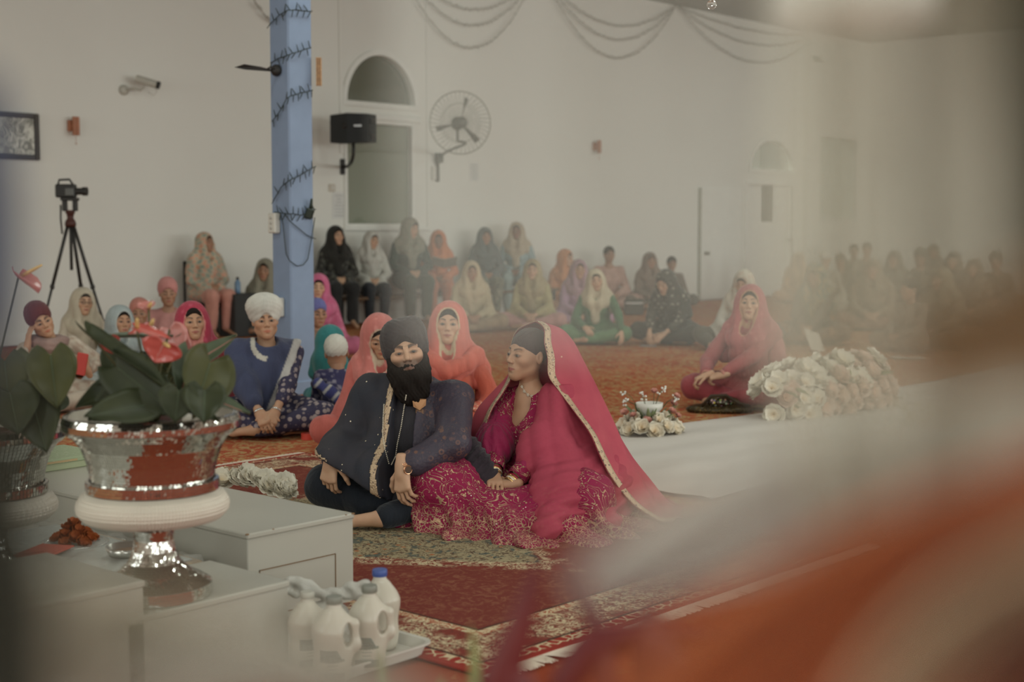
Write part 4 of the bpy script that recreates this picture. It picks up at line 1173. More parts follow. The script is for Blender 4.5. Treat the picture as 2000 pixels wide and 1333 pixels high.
for x0, x1_, xm, ym, more in sets[1:]:
    yt0, yt1 = pxy_top(x0), pxy_top(x1_)
    wh = {765: 'between column and fan', 1065: 'above the lone wall lamp', 1324: 'nearest the far corner'}[x0]
    catenary(x0, yt0, x1_, yt1, xm, ym, 'lowest swag of wire garland on the wall ' + wh)
    catenary(x0, yt0, x1_, yt1, xm + 8, more[0], 'middle swag of wire garland on the wall ' + wh)
    catenary(x0, yt0, x1_, yt1, xm + 16, more[1], 'top swag of wire garland on the wall ' + wh)
catenary(435, pxy_top(435), 640, pxy_top(640), 515, 27, 'short swag of wire garland passing behind the blue column')
# glass drop hanging
p = W(1390, 9, 470); root = empty('crystal_drop', p, label='small clear crystal ball hanging on a thread at the top', cat='ornament')
m = MB(); m.ball((0, 0, 0), .021, 12, 8); m.ob('crystal_ball', glass('crystal'), root)
m = MB(); m.tube([(0, 0, .02), (0, 0, RZ - p.z)], .0006, 5); m.ob('thread', plain('thread', (.5, .5, .45), .5), root)

# ------------------------------------------------------------------ tripod with video camera
pt = wall_y(138, 640); 
t0 = W(137, 410, 202); root = empty('camera_tripod', (t0.x, t0.y, 0), (0, 0, cam.rotation_euler.z), 'black tripod carrying a video camera against the white wall', 'tripod')
M_TR = plain('tripod_metal', (.03, .028, .025), .5, noise=.1); zt_ = W(137, 437, 202).z
for i, (dx, dy) in enumerate(((-.36, -.05), (.04, .42), (.42, -.10))):
    m = MB(); hub = Vector((dx * .06, dy * .06, zt_)); ft = Vector((dx, dy, .01)); mid = hub.lerp(ft, .48); mid2 = hub.lerp(ft, .75)
    off_ = Vector((.012, 0, 0))
    m.tube([hub, mid], .017, 8); m.tube([mid, mid2], .013, 8); m.tube([mid2, ft], .010, 8); o = m.ob('leg', M_TR, root, True)
    for q_ in (mid, mid2):
        m = MB(); m.ball(q_, (.024, .022, .03), 8, 6); m.ob('leg_clamp', M_TR, o, True)
    m = MB(); m.lathe([(0, 0), (.02, 0), (.016, .03), (0, .035)], 10, Matrix.Translation((dx, dy, 0))); m.ob('rubber_foot', M_TR, o, True)
m = MB(); m.tube([(0, 0, zt_ - .45), (0, 0, zt_ + .10)], .015, 10); m.ob('centre_column', M_TR, root, True)
m = MB(); m.lathe([(0, -.03), (.05, -.03), (.055, 0), (.045, .03), (.03, .05), (.035, .09), (.045, .10), (.045, .13), (0, .13)], 14, Matrix.Translation((0, 0, zt_))); m.ob('crown', plain('tripod_collar', (.07, .02, .014), .5), root, True)
m = MB(); m.bbox((-.07, -.03, zt_ + .12), (-.03, .03, zt_ + .24), .006); m.bbox((.03, -.03, zt_ + .12), (.07, .03, zt_ + .24), .006); m.bbox((-.08, -.05, zt_ + .22), (.08, .05, zt_ + .25), .006); m.ob('fluid_head', M_TR, root)
m = MB(); m.tube([(-.09, 0, zt_ + .18), (-.10, .02, zt_ + .05), (-.095, .04, zt_ - .10)], .009, 8); m.ob('pan_handle', M_TR, root, True)
vc = empty('video_camera', (t0.x, t0.y, zt_ + .25), (0, 0, cam.rotation_euler.z), 'small black video camera pointing sideways on top of the tripod', 'camera')
m = MB(); m.bbox((-.13, -.045, .0), (.06, .045, .13), .012); m.ob('camera_body', M_TR, vc)
m = MB(); m.lathe([(0, 0), (.034, 0), (.034, .07), (.042, .075), (.042, .12), (.03, .12), (0, .11)], 16, Matrix.Translation((.05, 0, .06)) @ Matrix.Rotation(math.pi / 2, 4, 'Y')); m.ob('lens', M_TR, vc, 'auto')
m = MB(); m.tube([(-.11, 0, .125), (-.10, 0, .17), (.0, 0, .175), (.03, 0, .13)], .011, 8); m.ob('top_handle', M_TR, vc, True)
m = MB(); m.bbox((-.03, -.055, .02), (.05, -.045, .09), .004); m.ob('side_screen', plain('camera_screen', (.12, .12, .11), .3), vc)
m = MB(); m.bbox((-.05, -.03, .0 - .02), (.05, .03, 0), .004); m.ob('plate', M_TR, vc)

# ------------------------------------------------------------------ wedding rug
RGX0, RGX1, RGY0, RGY1 = 2.80, 5.0, 2.62, 6.0
def rug_mat():
    t = NT('persian_rug'); tc = t.co(); s_ = t.sep(tc)
    cx, cy = (RGX0 + RGX1) / 2, (RGY0 + RGY1) / 2
    ax = t.math('ABSOLUTE', s_[0]); ay = t.math('ABSOLUTE', s_[1])
    hx, hy = (RGX1 - RGX0) / 2, (RGY1 - RGY0) / 2
    d = t.math('MINIMUM', t.math('SUBTRACT', hx, ax), t.math('SUBTRACT', hy, ay))     # distance from the edge
    wob = t.math('MULTIPLY', t.math('SUBTRACT', t.noise(tc, 3.5, 3), .5), .16)
    # corner notch makes the red field a stepped medallion
    e1 = t.math('ADD', t.math('DIVIDE', ax, hx), t.math('DIVIDE', ay, hy))
    fl = t.noise(tc, 34, 4, .7, 2.2); fl2 = t.vor(tc, 26, 'DISTANCE_TO_EDGE', 'Distance'); fl3 = t.vor(tc, 9, 'F1', 'Distance')
    red = t.mix(t.ramp(t.noise(tc, 22, 4, .7, 1.5), .5, .62), (.17, .036, .026), (.24, .085, .05))
    cream = (.58, .47, .30)
    floral_m = t.math('MULTIPLY', t.ramp(fl, .46, .54), t.ramp(t.noise(tc, 7, 2), .40, .52))
    floral = t.mix(floral_m, (.20, .040, .028), cream)
    floral = t.mix(t.math('MULTIPLY', t.ramp(fl2, .035, .015), .6), floral, (.05, .035, .025))
    c = red
    # medallion
    m1 = t.math('ADD', t.math('MULTIPLY', t.math('DIVIDE', ax, hx), 1.25), t.math('MULTIPLY', t.math('DIVIDE', ay, hy), 1.25))
    m1 = t.math('ADD', m1, wob)
    med = t.mix(t.ramp(fl, .44, .50), (.10, .06, .04), (.34, .28, .17)); med = t.mix(t.math('MULTIPLY', t.ramp(t.vor(tc, 17, 'F1', 'Distance'), .22, .12), .8), med, (.42, .14, .05))
    med = t.mix(t.math('MULTIPLY', t.ramp(t.noise(tc, 15, 3, .6, 1.0), .56, .60), .8), med, (.06, .085, .08))
    c = t.mix(t.ramp(m1, .88, .84), c, floral)
    c = t.mix(t.ramp(m1, .74, .71), c, med)
    # border bands
    c = t.mix(t.ramp(d, .315, .31), c, (.07, .03, .02))
    c = t.mix(t.ramp(d, .303, .298), c, t.mix(t.ramp(fl, .45, .52), (.34, .08, .04), cream))
    c = t.mix(t.ramp(d, .265, .26), c, floral)
    c = t.mix(t.ramp(d, .085, .08), c, (.06, .03, .02))
    c = t.mix(t.ramp(d, .073, .068), c, t.mix(t.ramp(fl2, .05, .09), cream, (.28, .03, .02)))
    c = t.mix(t.ramp(d, .03, .025), c, (.26, .03, .02))
    # diagonal brackets in the corners of the field
    t.fin(c, .9, 0, .15); t.bump(fl, .3, .006); return t.m
root = empty('persian_rug', ((RGX0 + RGX1) / 2, (RGY0 + RGY1) / 2, 0), label='large red Persian rug with cream floral border under the couple', cat='rug')
m = MB(); m.bbox(((RGX0 - RGX1) / 2, (RGY0 - RGY1) / 2, 0), ((RGX1 - RGX0) / 2, (RGY1 - RGY0) / 2, .010), .003); m.ob('pile', rug_mat(), root)
m = MB(); r_ = random.Random(3)
for yy, sg in (((RGY0 - RGY1) / 2, -1), ((RGY1 - RGY0) / 2, 1)):
    for i in range(420):
        x = (RGX0 - RGX1) / 2 + (RGX1 - RGX0) * (i + .5) / 420
        if sg < 0 and abs(x - (-.52)) < .05: continue
        dx = r_.uniform(-.012, .012) + (.03 if abs(x + .7) < .15 else 0); l = r_.uniform(.050, .065)
        m.add([(x - .0028, yy, .006), (x + .0028, yy, .006), (x + dx + .002, yy + sg * l, .004), (x + dx - .002, yy + sg * l, .004), (x, yy, .009), (x + dx, yy + sg * l, .0065)], [(0, 1, 4), (2, 3, 5), (0, 4, 5, 3), (1, 2, 5, 4), (0, 3, 2, 1)])
m.ob('fringe', plain('cream_fringe', (.62, .52, .42), .9), root)['kind'] = 'stuff'

# ------------------------------------------------------------------ white sheet on the floor
M_SHEET = plain('white_cotton_sheet', (.60, .555, .51), .85, noise=.03, scale=3)
root = empty('white_floor_sheet', (5.3, 3.6, 0), label='long white cotton sheet laid flat across the carpet', cat='sheet')
m = MB(); P = []
for i in range(120):
    u = i / 119; row = []
    for j in range(30):
        v_ = j / 29
        xl = 5.33 + 1.2 * max(0, v_ - .2) ** 1.2 ; x = xl + (16.5 - xl) * u ** 1.5; y = 3.60 + .03 * math.sin(x * 2.1) + (1.50 + .05 * math.sin(x * 1.1 + 1) - .0 * x) * v_ - .022 * (x - 5.3) * (1 - v_) * -1
        z = .008 + .006 * (1 + math.sin(x * 2.5 + 4 * v_ + 1.2 * math.sin(v_ * 5))) * (1 if 0 < j < 29 else .3) + .004 * math.sin(y * 17 + x * 3)
        row.append((x - 5.3, y - 3.6, max(z, .006)))
    P.append(row)
m.grid(P); o = m.ob('cloth', M_SHEET, root, True); solid(o, .003)
# ------------------------------------------------------------------ the congregation
MET = plain('silver', (.6, .6, .58), .25, .9, noise=0); GOLD = plain('gold', (.72, .46, .20), .3, .9, noise=0)
K1 = 1.25
def c(r, g, b):
    m_ = (r + g + b) / 3; return C(r + (m_ - r) * .14, g + (m_ - g) * .14, b + (m_ - b) * .14, K1)
# --- left side
B = person('person in maroon turban and cream embroidered tunic leaning the head on one hand', 80, 628, 290, yaw=8, look=(6, 4, -24), sex='m', skin='mid',
    side=-6, top=c(172, 156, 138), tpat=('floral', c(150, 120, 104), c(186, 172, 156), 1.3, .6), bottom=c(170, 155, 138), head='turban', hcol=c(98, 44, 42), sleeve=.72,
    hands={-1: (-.215, -.13, .54), 1: (.21, -.29, .33)}, handcfg={-1: dict(d=(.15, .1, .95), n=(.9, .2, 0), curl=.2), 1: dict(d=(-.3, -.2, .5), n=(-.3, .6, -.2), curl=.8)},
    elbow={-1: (-.6, -.2, -.8), 1: (.8, .2, -.4)})
v = Vol((-.25, -.25, .35), (.25, .2, .75), .012); nk = B.neck
v.cap(nk + (-.09, -.03, .0), nk + (.0, -.10, -.03), .04, .045, .03).cap(nk + (.0, -.10, -.03), nk + (.10, -.03, .0), .045, .04, .03).cap(nk + (-.08, .04, .0), nk + (.08, .04, .0), .045, .045, .04)
v.disp(lambda x, y, z: .004 * np.sin(z * 160 + 20 * x)); V_, Q_ = v.mesh(); np_obj('neck_scarf', [(V_, Q_, c(140, 112, 104), 0)], [M_CLOTH], B.root)
bpy.context.view_layer.update(); ph = B.root.matrix_world @ (Vector(B.arms[1][2]) + Vector((-.05, -.085, .055))); o = empty('phone', ph, (0, .2, cam.rotation_euler.z), 'red phone case held up by the person in maroon turban', 'phone')
m = MB(); m.bbox((-.037, -.005, -.075), (.037, .005, .075), .006); m.ob('case', plain('red_case', c(178, 52, 44), .4), o); m = MB(); m.bbox((-.033, .005, -.07), (.033, .007, .07), .002); m.ob('screen', M_BK, o)

person('older woman in spectacles, black under cap and cream scarf, below the tripod', 163, 590, 232, yaw=10, look=(8, 2, 4), skin='light', top=c(178, 164, 144), tpat=('floral', c(190, 176, 158), None, 1, .5), bottom=c(170, 156, 138),
    hcol=c(180, 168, 146), under=c(48, 42, 36), glasses=True)
person('young woman in pale blue grey scarf half hidden by the red flowers', 236, 628, 262, yaw=12, look=(10, 0, 3), skin='mid', top=c(160, 166, 164), tpat=('stripe', c(130, 140, 146), None, 1, .7), bottom=c(150, 154, 150),
    hcol=c(150, 160, 160), trim=c(170, 176, 172))
person('child in salmon pink turban with only the turban showing behind red flowers', 272, 613, 236, yaw=-5, sex='c', skin='tan', top=c(170, 110, 100), bottom=c(160, 100, 90), head='turban', hcol=c(180, 112, 98), smin=.6)
person('older woman in pink turban and pink shawl above the red flowers', 328, 573, 222, yaw=2, look=(2, 6, -2), skin='tan', top=c(176, 118, 112), bottom=c(170, 110, 106), head='turban', hcol=c(184, 118, 112), wide=1.12)
B = person('young woman in magenta scarf with pale embroidered border beside the white turban', 377, 628, 322, yaw=6, look=(2, 0, -2), skin='mid', top=c(150, 40, 50), bottom=c(150, 34, 40), hcol=c(162, 44, 66),
    trim=c(190, 120, 110), hpat=('dots', c(175, 62, 84)), hood_back=.01)
# --- chair woman and girl by the column
person('woman on a chair wrapped in a pastel floral shawl with peach pink skirt', 402, 474, 170, yaw=28, look=(18, -2, -3), pose='chair', skin='tan', top=c(172, 160, 138), tpat=('floral', c(196, 140, 116), c(132, 146, 132), 1.1, 1),
    bottom=c(194, 132, 116), hcol=c(186, 168, 142), hpat=('floral', c(200, 146, 118), c(130, 150, 138), 1.1, 1), drape=1.25, wide=1.15, feet=True)
person('girl in sheer grey brown scarf seated against the wall beside the column', 517, 528, 168, yaw=-10, look=(-4, 4, 3), skin='tan', top=c(110, 104, 88), bottom=c(100, 92, 80), hcol=c(132, 126, 108), smin=.7)
# --- around the column
B = person('young man in tall white turban and navy block printed tunic with blue shawl', 518, 626, 326, yaw=2, look=(4, 0, -3), sex='m', skin='mid', top=c(62, 58, 82), bottom=c(52, 50, 74), head='tower', hcol=c(190, 186, 176), sleeve=.55,
    hands={1: (.035, -.40, .17), -1: (-.055, -.40, .17)}, handcfg={1: dict(curl=.75), -1: dict(curl=.75)})
YOUTH = B
person('teenager in purple turban half hidden behind the column edge', 620, 612, 238, yaw=15, look=(6, 6, 0), sex='m', skin='tan', top=c(140, 110, 90), bottom=c(60, 55, 60), head='patka', hcol=c(92, 92, 148))
CHILD = person('child seen from behind in white turban and navy dress with silver edged sash', 657, 690, 318, yaw=172, look=(10, 6, 4), sex='c', skin='tan', top=c(56, 54, 92), tpat=('floral', c(150, 145, 160), None, 1.6, .7),
    bottom=c(54, 52, 88), head='patka', hcol=c(192, 188, 176), smin=.55, sleeve=.9)
person('girl in bright pink scarf sitting between column and bench women', 622, 560, 205, yaw=10, look=(-10, 8, 4), skin='light', top=c(176, 82, 112), tpat=('floral', c(196, 110, 138), None, 1, .6), bottom=c(172, 84, 112), hcol=c(186, 84, 120), hpat=('floral', c(200, 112, 142), None, 1, .4), drape=1.15)
person('girl in teal scarf seated just behind the child in white turban', 648, 668, 290, yaw=150, look=(0, 10, 0), sex='c', skin='tan', top=c(40, 120, 124), bottom=c(40, 100, 110), hcol=c(40, 112, 112), smin=.55, under=c(30, 90, 92))
person('girl in coral scarf looking down behind the groom in black turban', 742, 658, 352, yaw=-6, look=(12, 26, -6), skin='mid', top=c(180, 92, 84), bottom=c(178, 84, 74), hcol=c(190, 106, 98), trim=c(186, 166, 140), hpat=('dots', c(200, 120, 112)), lean=14, smin=.72)
CORAL = person('young woman in coral dress and scarf seated close behind the bride and groom', 876, 632, 345, yaw=-2, look=(-1, 0, 2), skin='light', top=c(186, 84, 64), bottom=c(196, 88, 66), hcol=c(196, 96, 82), trim=c(192, 172, 138), sleeve=.78,
    hands={1: (.13, -.27, .17), -1: (-.13, -.26, .18)}, hairline=.012)
# --- bench row
bench = [(657, 461, 156, 16, 'woman in black floral tunic and black head scarf on the bench', c(48, 46, 42), ('floral', c(112, 112, 100), None, 1, .5), c(42, 42, 42), c(44, 42, 38), None, 'light', (14, -2, 0)),
         (727, 470, 152, 14, 'woman in white tunic and white scarf with dark navy trousers', c(184, 182, 172), None, c(44, 48, 54), c(186, 182, 172), None, 'light', (18, 4, 10)),
         (803, 446, 149, 18, 'woman in dark green cardigan and long patterned grey scarf looking down', c(44, 62, 52), None, c(56, 66, 52), c(134, 128, 110), ('floral', c(96, 110, 88), None, 1.5, .7), 'light', (28, 12, 6)),
         (856, 468, 146, 4, 'woman in orange dress and orange scarf reading a grey folder', c(204, 118, 82), None, c(196, 112, 80), c(200, 112, 66), None, 'dark', (0, 8, 0)),
         (948, 462, 140, 12, 'woman in slate blue shawl and grey floral skirt on the bench', c(96, 104, 104), None, c(118, 118, 100), c(90, 98, 98), None, 'tan', (4, 2, 0)),
         (1009, 452, 137, -4, 'woman in pale blue dress with long cream scarf on the bench end', c(142, 162, 164), None, c(140, 158, 156), c(176, 158, 134), None, 'dark', (0, -4, 0))]
for px, py, K, yw, lb, tp, tpt, bt, hc_, hpt, sk, lk in bench:
    person(lb, px, py, K, yaw=yw, look=lk, pose='chair', skin=sk, top=tp, tpat=tpt, bottom=bt, hcol=hc_, hpat=hpt, drape=.9, group=None,
           bottompat=('floral', c(86, 92, 80), c(150, 146, 126), 1.2, .8) if px == 948 else None, smax=1.2, legs=None)
p = W(868, 512, 152); o = empty('folder', p, (math.radians(-35), .1, cam.rotation_euler.z), 'open grey folder in the lap of the woman in orange', 'folder')
m = MB(); m.add([(-.16, -.10, .0), (0, -.10, -.03), (0, .10, -.03), (-.16, .10, 0), (-.16, -.10, .008), (0, -.10, -.022), (0, .10, -.022), (-.16, .10, .008)], [(0, 3, 2, 1), (4, 5, 6, 7), (0, 1, 5, 4), (1, 2, 6, 5), (2, 3, 7, 6), (3, 0, 4, 7)]); m.ob('cover', plain('grey_card', c(128, 122, 112), .7), o)
m = MB(); m.add([(.16, -.10, .03), (0, -.10, -.03), (0, .10, -.03), (.16, .10, .03), (.16, -.10, .038), (0, -.10, -.022), (0, .10, -.022), (.16, .10, .038)], [(1, 2, 3, 0), (7, 6, 5, 4), (4, 5, 1, 0), (5, 6, 2, 1), (6, 7, 3, 2), (7, 4, 0, 3)]); m.ob('cover', plain('grey_card', c(128, 122, 112), .7), o)
def bench_obj(pxa, pxb, label, zs=.375):
    a, b = wall_y(pxa, 560), wall_y(pxb, 560); root = empty('bench', (a.x, RY1 - .45, 0), label=label, cat='bench'); L_ = b.x - a.x
    m = MB(); m.bbox((0, -.18, zs - .04), (L_, .2, zs), .01); m.ob('seat', plain('bench_wood', (.16, .10, .06), .5), root)
    for x in (.05, L_ - .1):
        for y in (-.15, .13):
            m = MB(); m.bbox((x, y, 0), (x + .045, y + .04, zs - .04), .004); m.ob('leg', plain('bench_metal', (.05, .05, .05), .5), root)
bench_obj(628, 1030, 'low dark bench along the wall under the row of seated women')
p = W(402, 560, 170); o = empty('chair', (p.x, p.y, 0), (0, 0, cam.rotation_euler.z + .5), 'dark chair under the woman in pastel floral shawl', 'chair')
m = MB(); m.bbox((-.22, -.2, .34), (.22, .22, .37), .01); m.ob('seat', M_BK, o)
m = MB(); m.bbox((-.2, .2, .6), (.2, .23, .86), .01); m.ob('backrest', M_BK, o)
for x in (-.2, .18):
    for y in (-.18, .2):
        m = MB(); m.bbox((x, y, 0), (x + .025, y + .025, .34 if y < 0 else .86), .003); m.ob('leg', M_BK, o)
# water bottle beside the chair
p = W(464, 556, 170); o = empty('water_bottle', p + Vector((0, 0, -.10)), label='blue drink bottle standing beside the woman on the chair', cat='bottle')
m = MB(); m.lathe([(0, 0), (.032, 0), (.034, .02), (.034, .12), (.018, .15), (.014, .16), (0, .16)], 14); m.ob('bottle_body', plain('blue_plastic', c(90, 120, 150), .3), o, True)
m = MB(); m.lathe([(.015, .155), (.017, .158), (.017, .185), (0, .185)], 12); m.ob('bottle_cap', M_BK, o, True)
m = MB(); q = p.z - .10; m.bbox((-.16, -.16, -q), (.16, .16, -.002), .01); 
o2 = m.ob('side_stool', plain('stool_black', (.03, .03, .03), .6)); o2.location = p + Vector((0, 0, -.10)); prop(o2, 'small dark stool carrying the blue drink bottle', 'stool')
# --- floor rows, centre
person('woman in beige cream scarf and shawl sitting cross legged below the bench', 921, 531, 163, yaw=6, look=(2, 4, 0), skin='tan', top=c(176, 158, 126), bottom=c(150, 124, 96), hcol=c(184, 162, 130), drape=1.2, wide=1.1)
person('woman in olive yellow dress with pink trousers sitting cross legged', 1040, 527, 160, yaw=-4, look=(0, 2, 2), skin='light', top=c(164, 150, 104), tpat=('floral', c(172, 158, 116), None, 1, .5), bottom=c(190, 136, 130), hcol=c(158, 140, 104), smax=1.2)
person('woman with orange scarf covering the side of her face near the wall', 1106, 505, 133, yaw=14, look=(40, 4, 4), skin='light', top=c(194, 124, 84), bottom=c(170, 120, 90), hcol=c(200, 126, 80))
person('young woman in lavender dress beside the woman in green', 1131, 527, 156, yaw=10, look=(2, 2, 4), skin='mid', top=c(170, 130, 156), bottom=c(168, 128, 150), hcol=c(160, 122, 132))
person('woman in pale pink dress with a handbag on her lap against the wall', 1190, 497, 128, yaw=12, look=(6, 2, 0), skin='tan', top=c(184, 142, 128), bottom=c(180, 140, 126), head='loose', hcol=c(186, 158, 140), smax=1.24)
GREEN = person('woman in long green dress and cream scarf touching the floor', 1164, 548, 182, yaw=-8, look=(14, 4, -6), skin='light', top=c(70, 106, 72), bottom=c(84, 122, 82), hcol=c(186, 170, 142), sleeve=.86, drape=.9,
    hands={-1: (-.10, -.33, .20), 1: (.36, -.42, .07)}, handcfg={1: dict(d=(.1, -.5, -.8), n=(-.5, .4, 0), curl=.25, spread=1.6)}, elbow={1: (.9, -.2, .3), -1: (-.8, .3, -.5)})
person('woman in brown dress and brown scarf close to the wall', 1270, 510, 128, yaw=14, look=(4, 2, 0), skin='tan', top=c(120, 102, 88), bottom=c(110, 95, 82), hcol=c(128, 108, 94))
person('young woman in dull mauve behind the woman in black polka dots', 1312, 515, 124, yaw=10, look=(4, 4, 2), skin='tan', top=c(126, 112, 100), bottom=c(104, 94, 82), head='loose')
DOTS = person('woman in black polka dot shawl bending forward to the floor', 1299, 552, 184, yaw=-28, look=(-8, 26, 4), lean=24, skin='light', top=c(62, 58, 50), tpat=('dots', c(160, 150, 130)), bottom=c(60, 57, 50), hcol=c(66, 62, 54), hpat=('dots', c(170, 160, 140)),
    hands={-1: (-.06, -.52, .12), 1: (.10, -.50, .13)}, sleeve=.6, drape=1.3, smax=1.2, wide=1.1)
# --- right side
ROSE = person('woman in rose pink scarf with gold edging seated behind the large floral arrangement', 1465, 592, 282, yaw=-24, look=(20, -2, 2), skin='light', top=c(156, 74, 74), bottom=c(158, 66, 72), hcol=c(168, 82, 84), trim=c(178, 136, 104), sleeve=.82,
    hands={-1: (-.17, -.42, .24), 1: (-.08, -.44, .22)}, drape=1.3, wide=1.12, hpat=('dots', c(186, 104, 102)), handcfg={1: dict(curl=.9, d=(-.9, -.2, -.2)), -1: dict(curl=.9, d=(-.6, -.5, -.3))})
person('person in white floral scarf and white shirt with black trousers hunched behind the rose scarf', 1452, 553, 192, yaw=-6, look=(-14, 22, 6), lean=16, skin='mid', top=c(176, 170, 156), bottom=c(74, 66, 52), hcol=c(180, 170, 152), hpat=('floral', c(186, 130, 108), None, 1.4, .35), smax=1.2,
    legs={1: [(.09, -.01, .12), (.36, -.2, .17), (.2, -.42, .07), (.1, -.5, .05)], -1: [(-.09, -.01, .12), (-.42, -.22, .15), (-.3, -.44, .06), (-.2, -.5, .05)]})
person('woman in orange yellow shawl beside the floral scarf woman', 1560, 508, 118, yaw=8, look=(0, -6, 4), skin='tan', top=c(190, 140, 92), bottom=c(184, 130, 88), hcol=c(186, 146, 106), smax=1.2)
person('young woman in dark teal and gold floral scarf reading a paper', 1591, 538, 182, yaw=-14, look=(-12, 20, 2), skin='tan', top=c(92, 74, 62), bottom=c(120, 84, 66), hcol=c(92, 100, 88), hpat=('floral', c(176, 138, 88), c(60, 82, 78), 1.3, 1), trim=c(164, 132, 102),
    hands={-1: (-.05, -.40, .20), 1: (.04, -.42, .19)}, drape=1.2, smax=1.2, bottompat=('floral', c(170, 120, 84), c(104, 60, 50), .8, .8))
person('child with white bow headdress seen behind the teal floral scarf', 1612, 505, 136, yaw=160, look=(0, 0, 0), sex='c', skin='tan', top=c(150, 140, 124), bottom=c(110, 100, 90), head='patka', hcol=c(184, 178, 166), smax=1.25, under=None)
right = [(1641, 512, 118, -6, 'elder in dark brown turban beside a pale scarf', c(104, 92, 76), c(112, 98, 80), 'turban', c(94, 82, 66)),
         (1668, 490, 106, 4, 'woman with uncovered dark hair in the last row by the corner', c(128, 118, 100), c(120, 108, 90), 'loose', c(110, 98, 82)),
         (1693, 487, 108, -4, 'second woman with uncovered dark hair in the last row', c(134, 122, 104), c(126, 112, 94), 'loose', c(110, 98, 82)),
         (1704, 527, 160, -2, 'broad woman in tan shawl and dark under cap facing the photographer', c(128, 108, 86), c(140, 98, 78), 'hood', c(122, 104, 82)),
         (1746, 508, 134, -10, 'tall woman in grey brown hood behind the tan shawl', c(110, 98, 80), c(112, 94, 76), 'hood', c(104, 94, 76)),
         (1797, 504, 130, -6, 'bearded man in dark turban in the back row', c(112, 98, 80), c(108, 90, 74), 'turban', c(88, 78, 62)),
         (1822, 492, 110, 0, 'girl in faded rose scarf in the last row', c(134, 112, 92), c(120, 100, 84), 'hood', c(124, 106, 88)),
         (1862, 510, 138, -8, 'woman in dark brown full length veil', c(104, 86, 68), c(100, 82, 64), 'hood', c(100, 84, 68)),
         (1902, 525, 152, -10, 'woman in brown ochre shawl near the photo edge beside the full length veil', c(108, 86, 62), c(104, 80, 58), 'hood', c(102, 84, 64)),
         (1946, 512, 136, -6, 'person in dim brown turban at the end of the back row', c(90, 76, 58), c(90, 70, 54), 'turban', c(84, 72, 56)),
         (1838, 548, 188, -34, 'large woman in draped ochre brown shawl turned sideways', c(122, 100, 74), c(128, 100, 74), 'hood', c(120, 102, 76)),
         (1776, 566, 194, -40, 'young woman with jewelled dark hair turned sideways beside the ochre shawl', c(130, 110, 90), c(134, 104, 80), 'loose', c(120, 100, 80))]
for i, (px, py, K, yw, lb, tp, bt, hd_, hc_) in enumerate(right):
    person(lb, px, py, K, yaw=yw, look=(yw * .4, 3, (i * 37 % 9) - 4), sex='m' if 'man in' in lb[:14] and 'wo' not in lb[:3] or 'elder' in lb else 'f', skin='tan', top=tp, bottom=bt, hcol=hc_, head=hd_,
           under=c(70, 60, 48) if 'under cap' in lb else None, smax=1.28, drape=1.1, wide=1.12 if K > 150 else 1, smin=.68)
# ------------------------------------------------------------------ things beside the people
p = W(1238, 597, 136); o = empty('handbag', (p.x, p.y, max(0, p.z)), (0, 0, cam.rotation_euler.z), 'black handbag with a silver stripe on the carpet by the wall', 'bag'); o.location.z = p.z
gz = -p.z
m = MB(); m.bbox((-.14, -.06, gz), (.14, .06, gz + .23), .02); m.ob('bag_body', plain('black_leather', c(62, 58, 50), .5), o)
m = MB(); m.bbox((-.13, -.066, gz + .16), (.13, -.058, gz + .185), .002); m.ob('silver_stripe', MET, o)
m = MB(); m.tube([(-.09, 0, gz + .22), (-.08, 0, gz + .30), (0, 0, gz + .33), (.08, 0, gz + .30), (.09, 0, gz + .22)], .007, 6); m.ob('handle', M_BK, o, True)
def paper(px, py, w_, h_, rot, label, tilt=(0, 0), z=None, name='paper_sheet'):
    p = G(px, py) if z is None else W(px, py, z); o = empty(name, (p.x, p.y, max(.004, p.z)), (tilt[0], tilt[1], cam.rotation_euler.z + rot), label, 'paper')
    m = MB(); n = 6; m.grid([[(w_ * (i / n - .5), h_ * (j / n - .5), .006 * math.sin(i * 1.1)+.008) for j in range(n + 1)] for i in range(n + 1)]); solid(m.ob('sheet', plain('paper_white', c(176, 164, 148), .8, noise=.02), o, True), .0015)
paper(1590, 668, .21, .29, .5, 'white paper sheet held by the woman in teal floral scarf', (math.radians(48), .3), z=193)
paper(1772, 701, .3, .2, .1, 'white paper sheet lying flat on the carpet near the ochre shawl')
p = G(1266, 677); o = empty('phone', (p.x, p.y, .008), (0, 0, cam.rotation_euler.z + 1.4), 'grey phone lying on the carpet under the hand in green sleeve', 'phone')
m = MB(); m.bbox((-.04, -.085, -.005), (.04, .085, .004), .004); m.ob('phone_body', plain('grey_phone', c(150, 150, 150), .3), o); m = MB(); m.box((-.036, -.078, .004), (.036, .078, .0045)); m.ob('screen', plain('phone_screen', (.2, .21, .22), .15), o)
p = G(1280, 672); o = empty('bowl', (p.x, p.y, .001), (0, 0, 0), 'small white bowl on the carpet before the woman in black polka dots', 'bowl')
m = MB(); m.lathe([(.03, 0), (.05, .004), (.088, .045), (.085, .045), (.048, .010), (0, .006)], 28); m.ob('bowl_body', plain('white_china', c(176, 166, 148), .3), o, True)
m = MB(); m.lathe([(0, .008), (.07, .034), (.06, .05), (.03, .06), (0, .062)], 20); m.ob('contents', plain('cream_fill', c(168, 156, 136), .8), o, True)
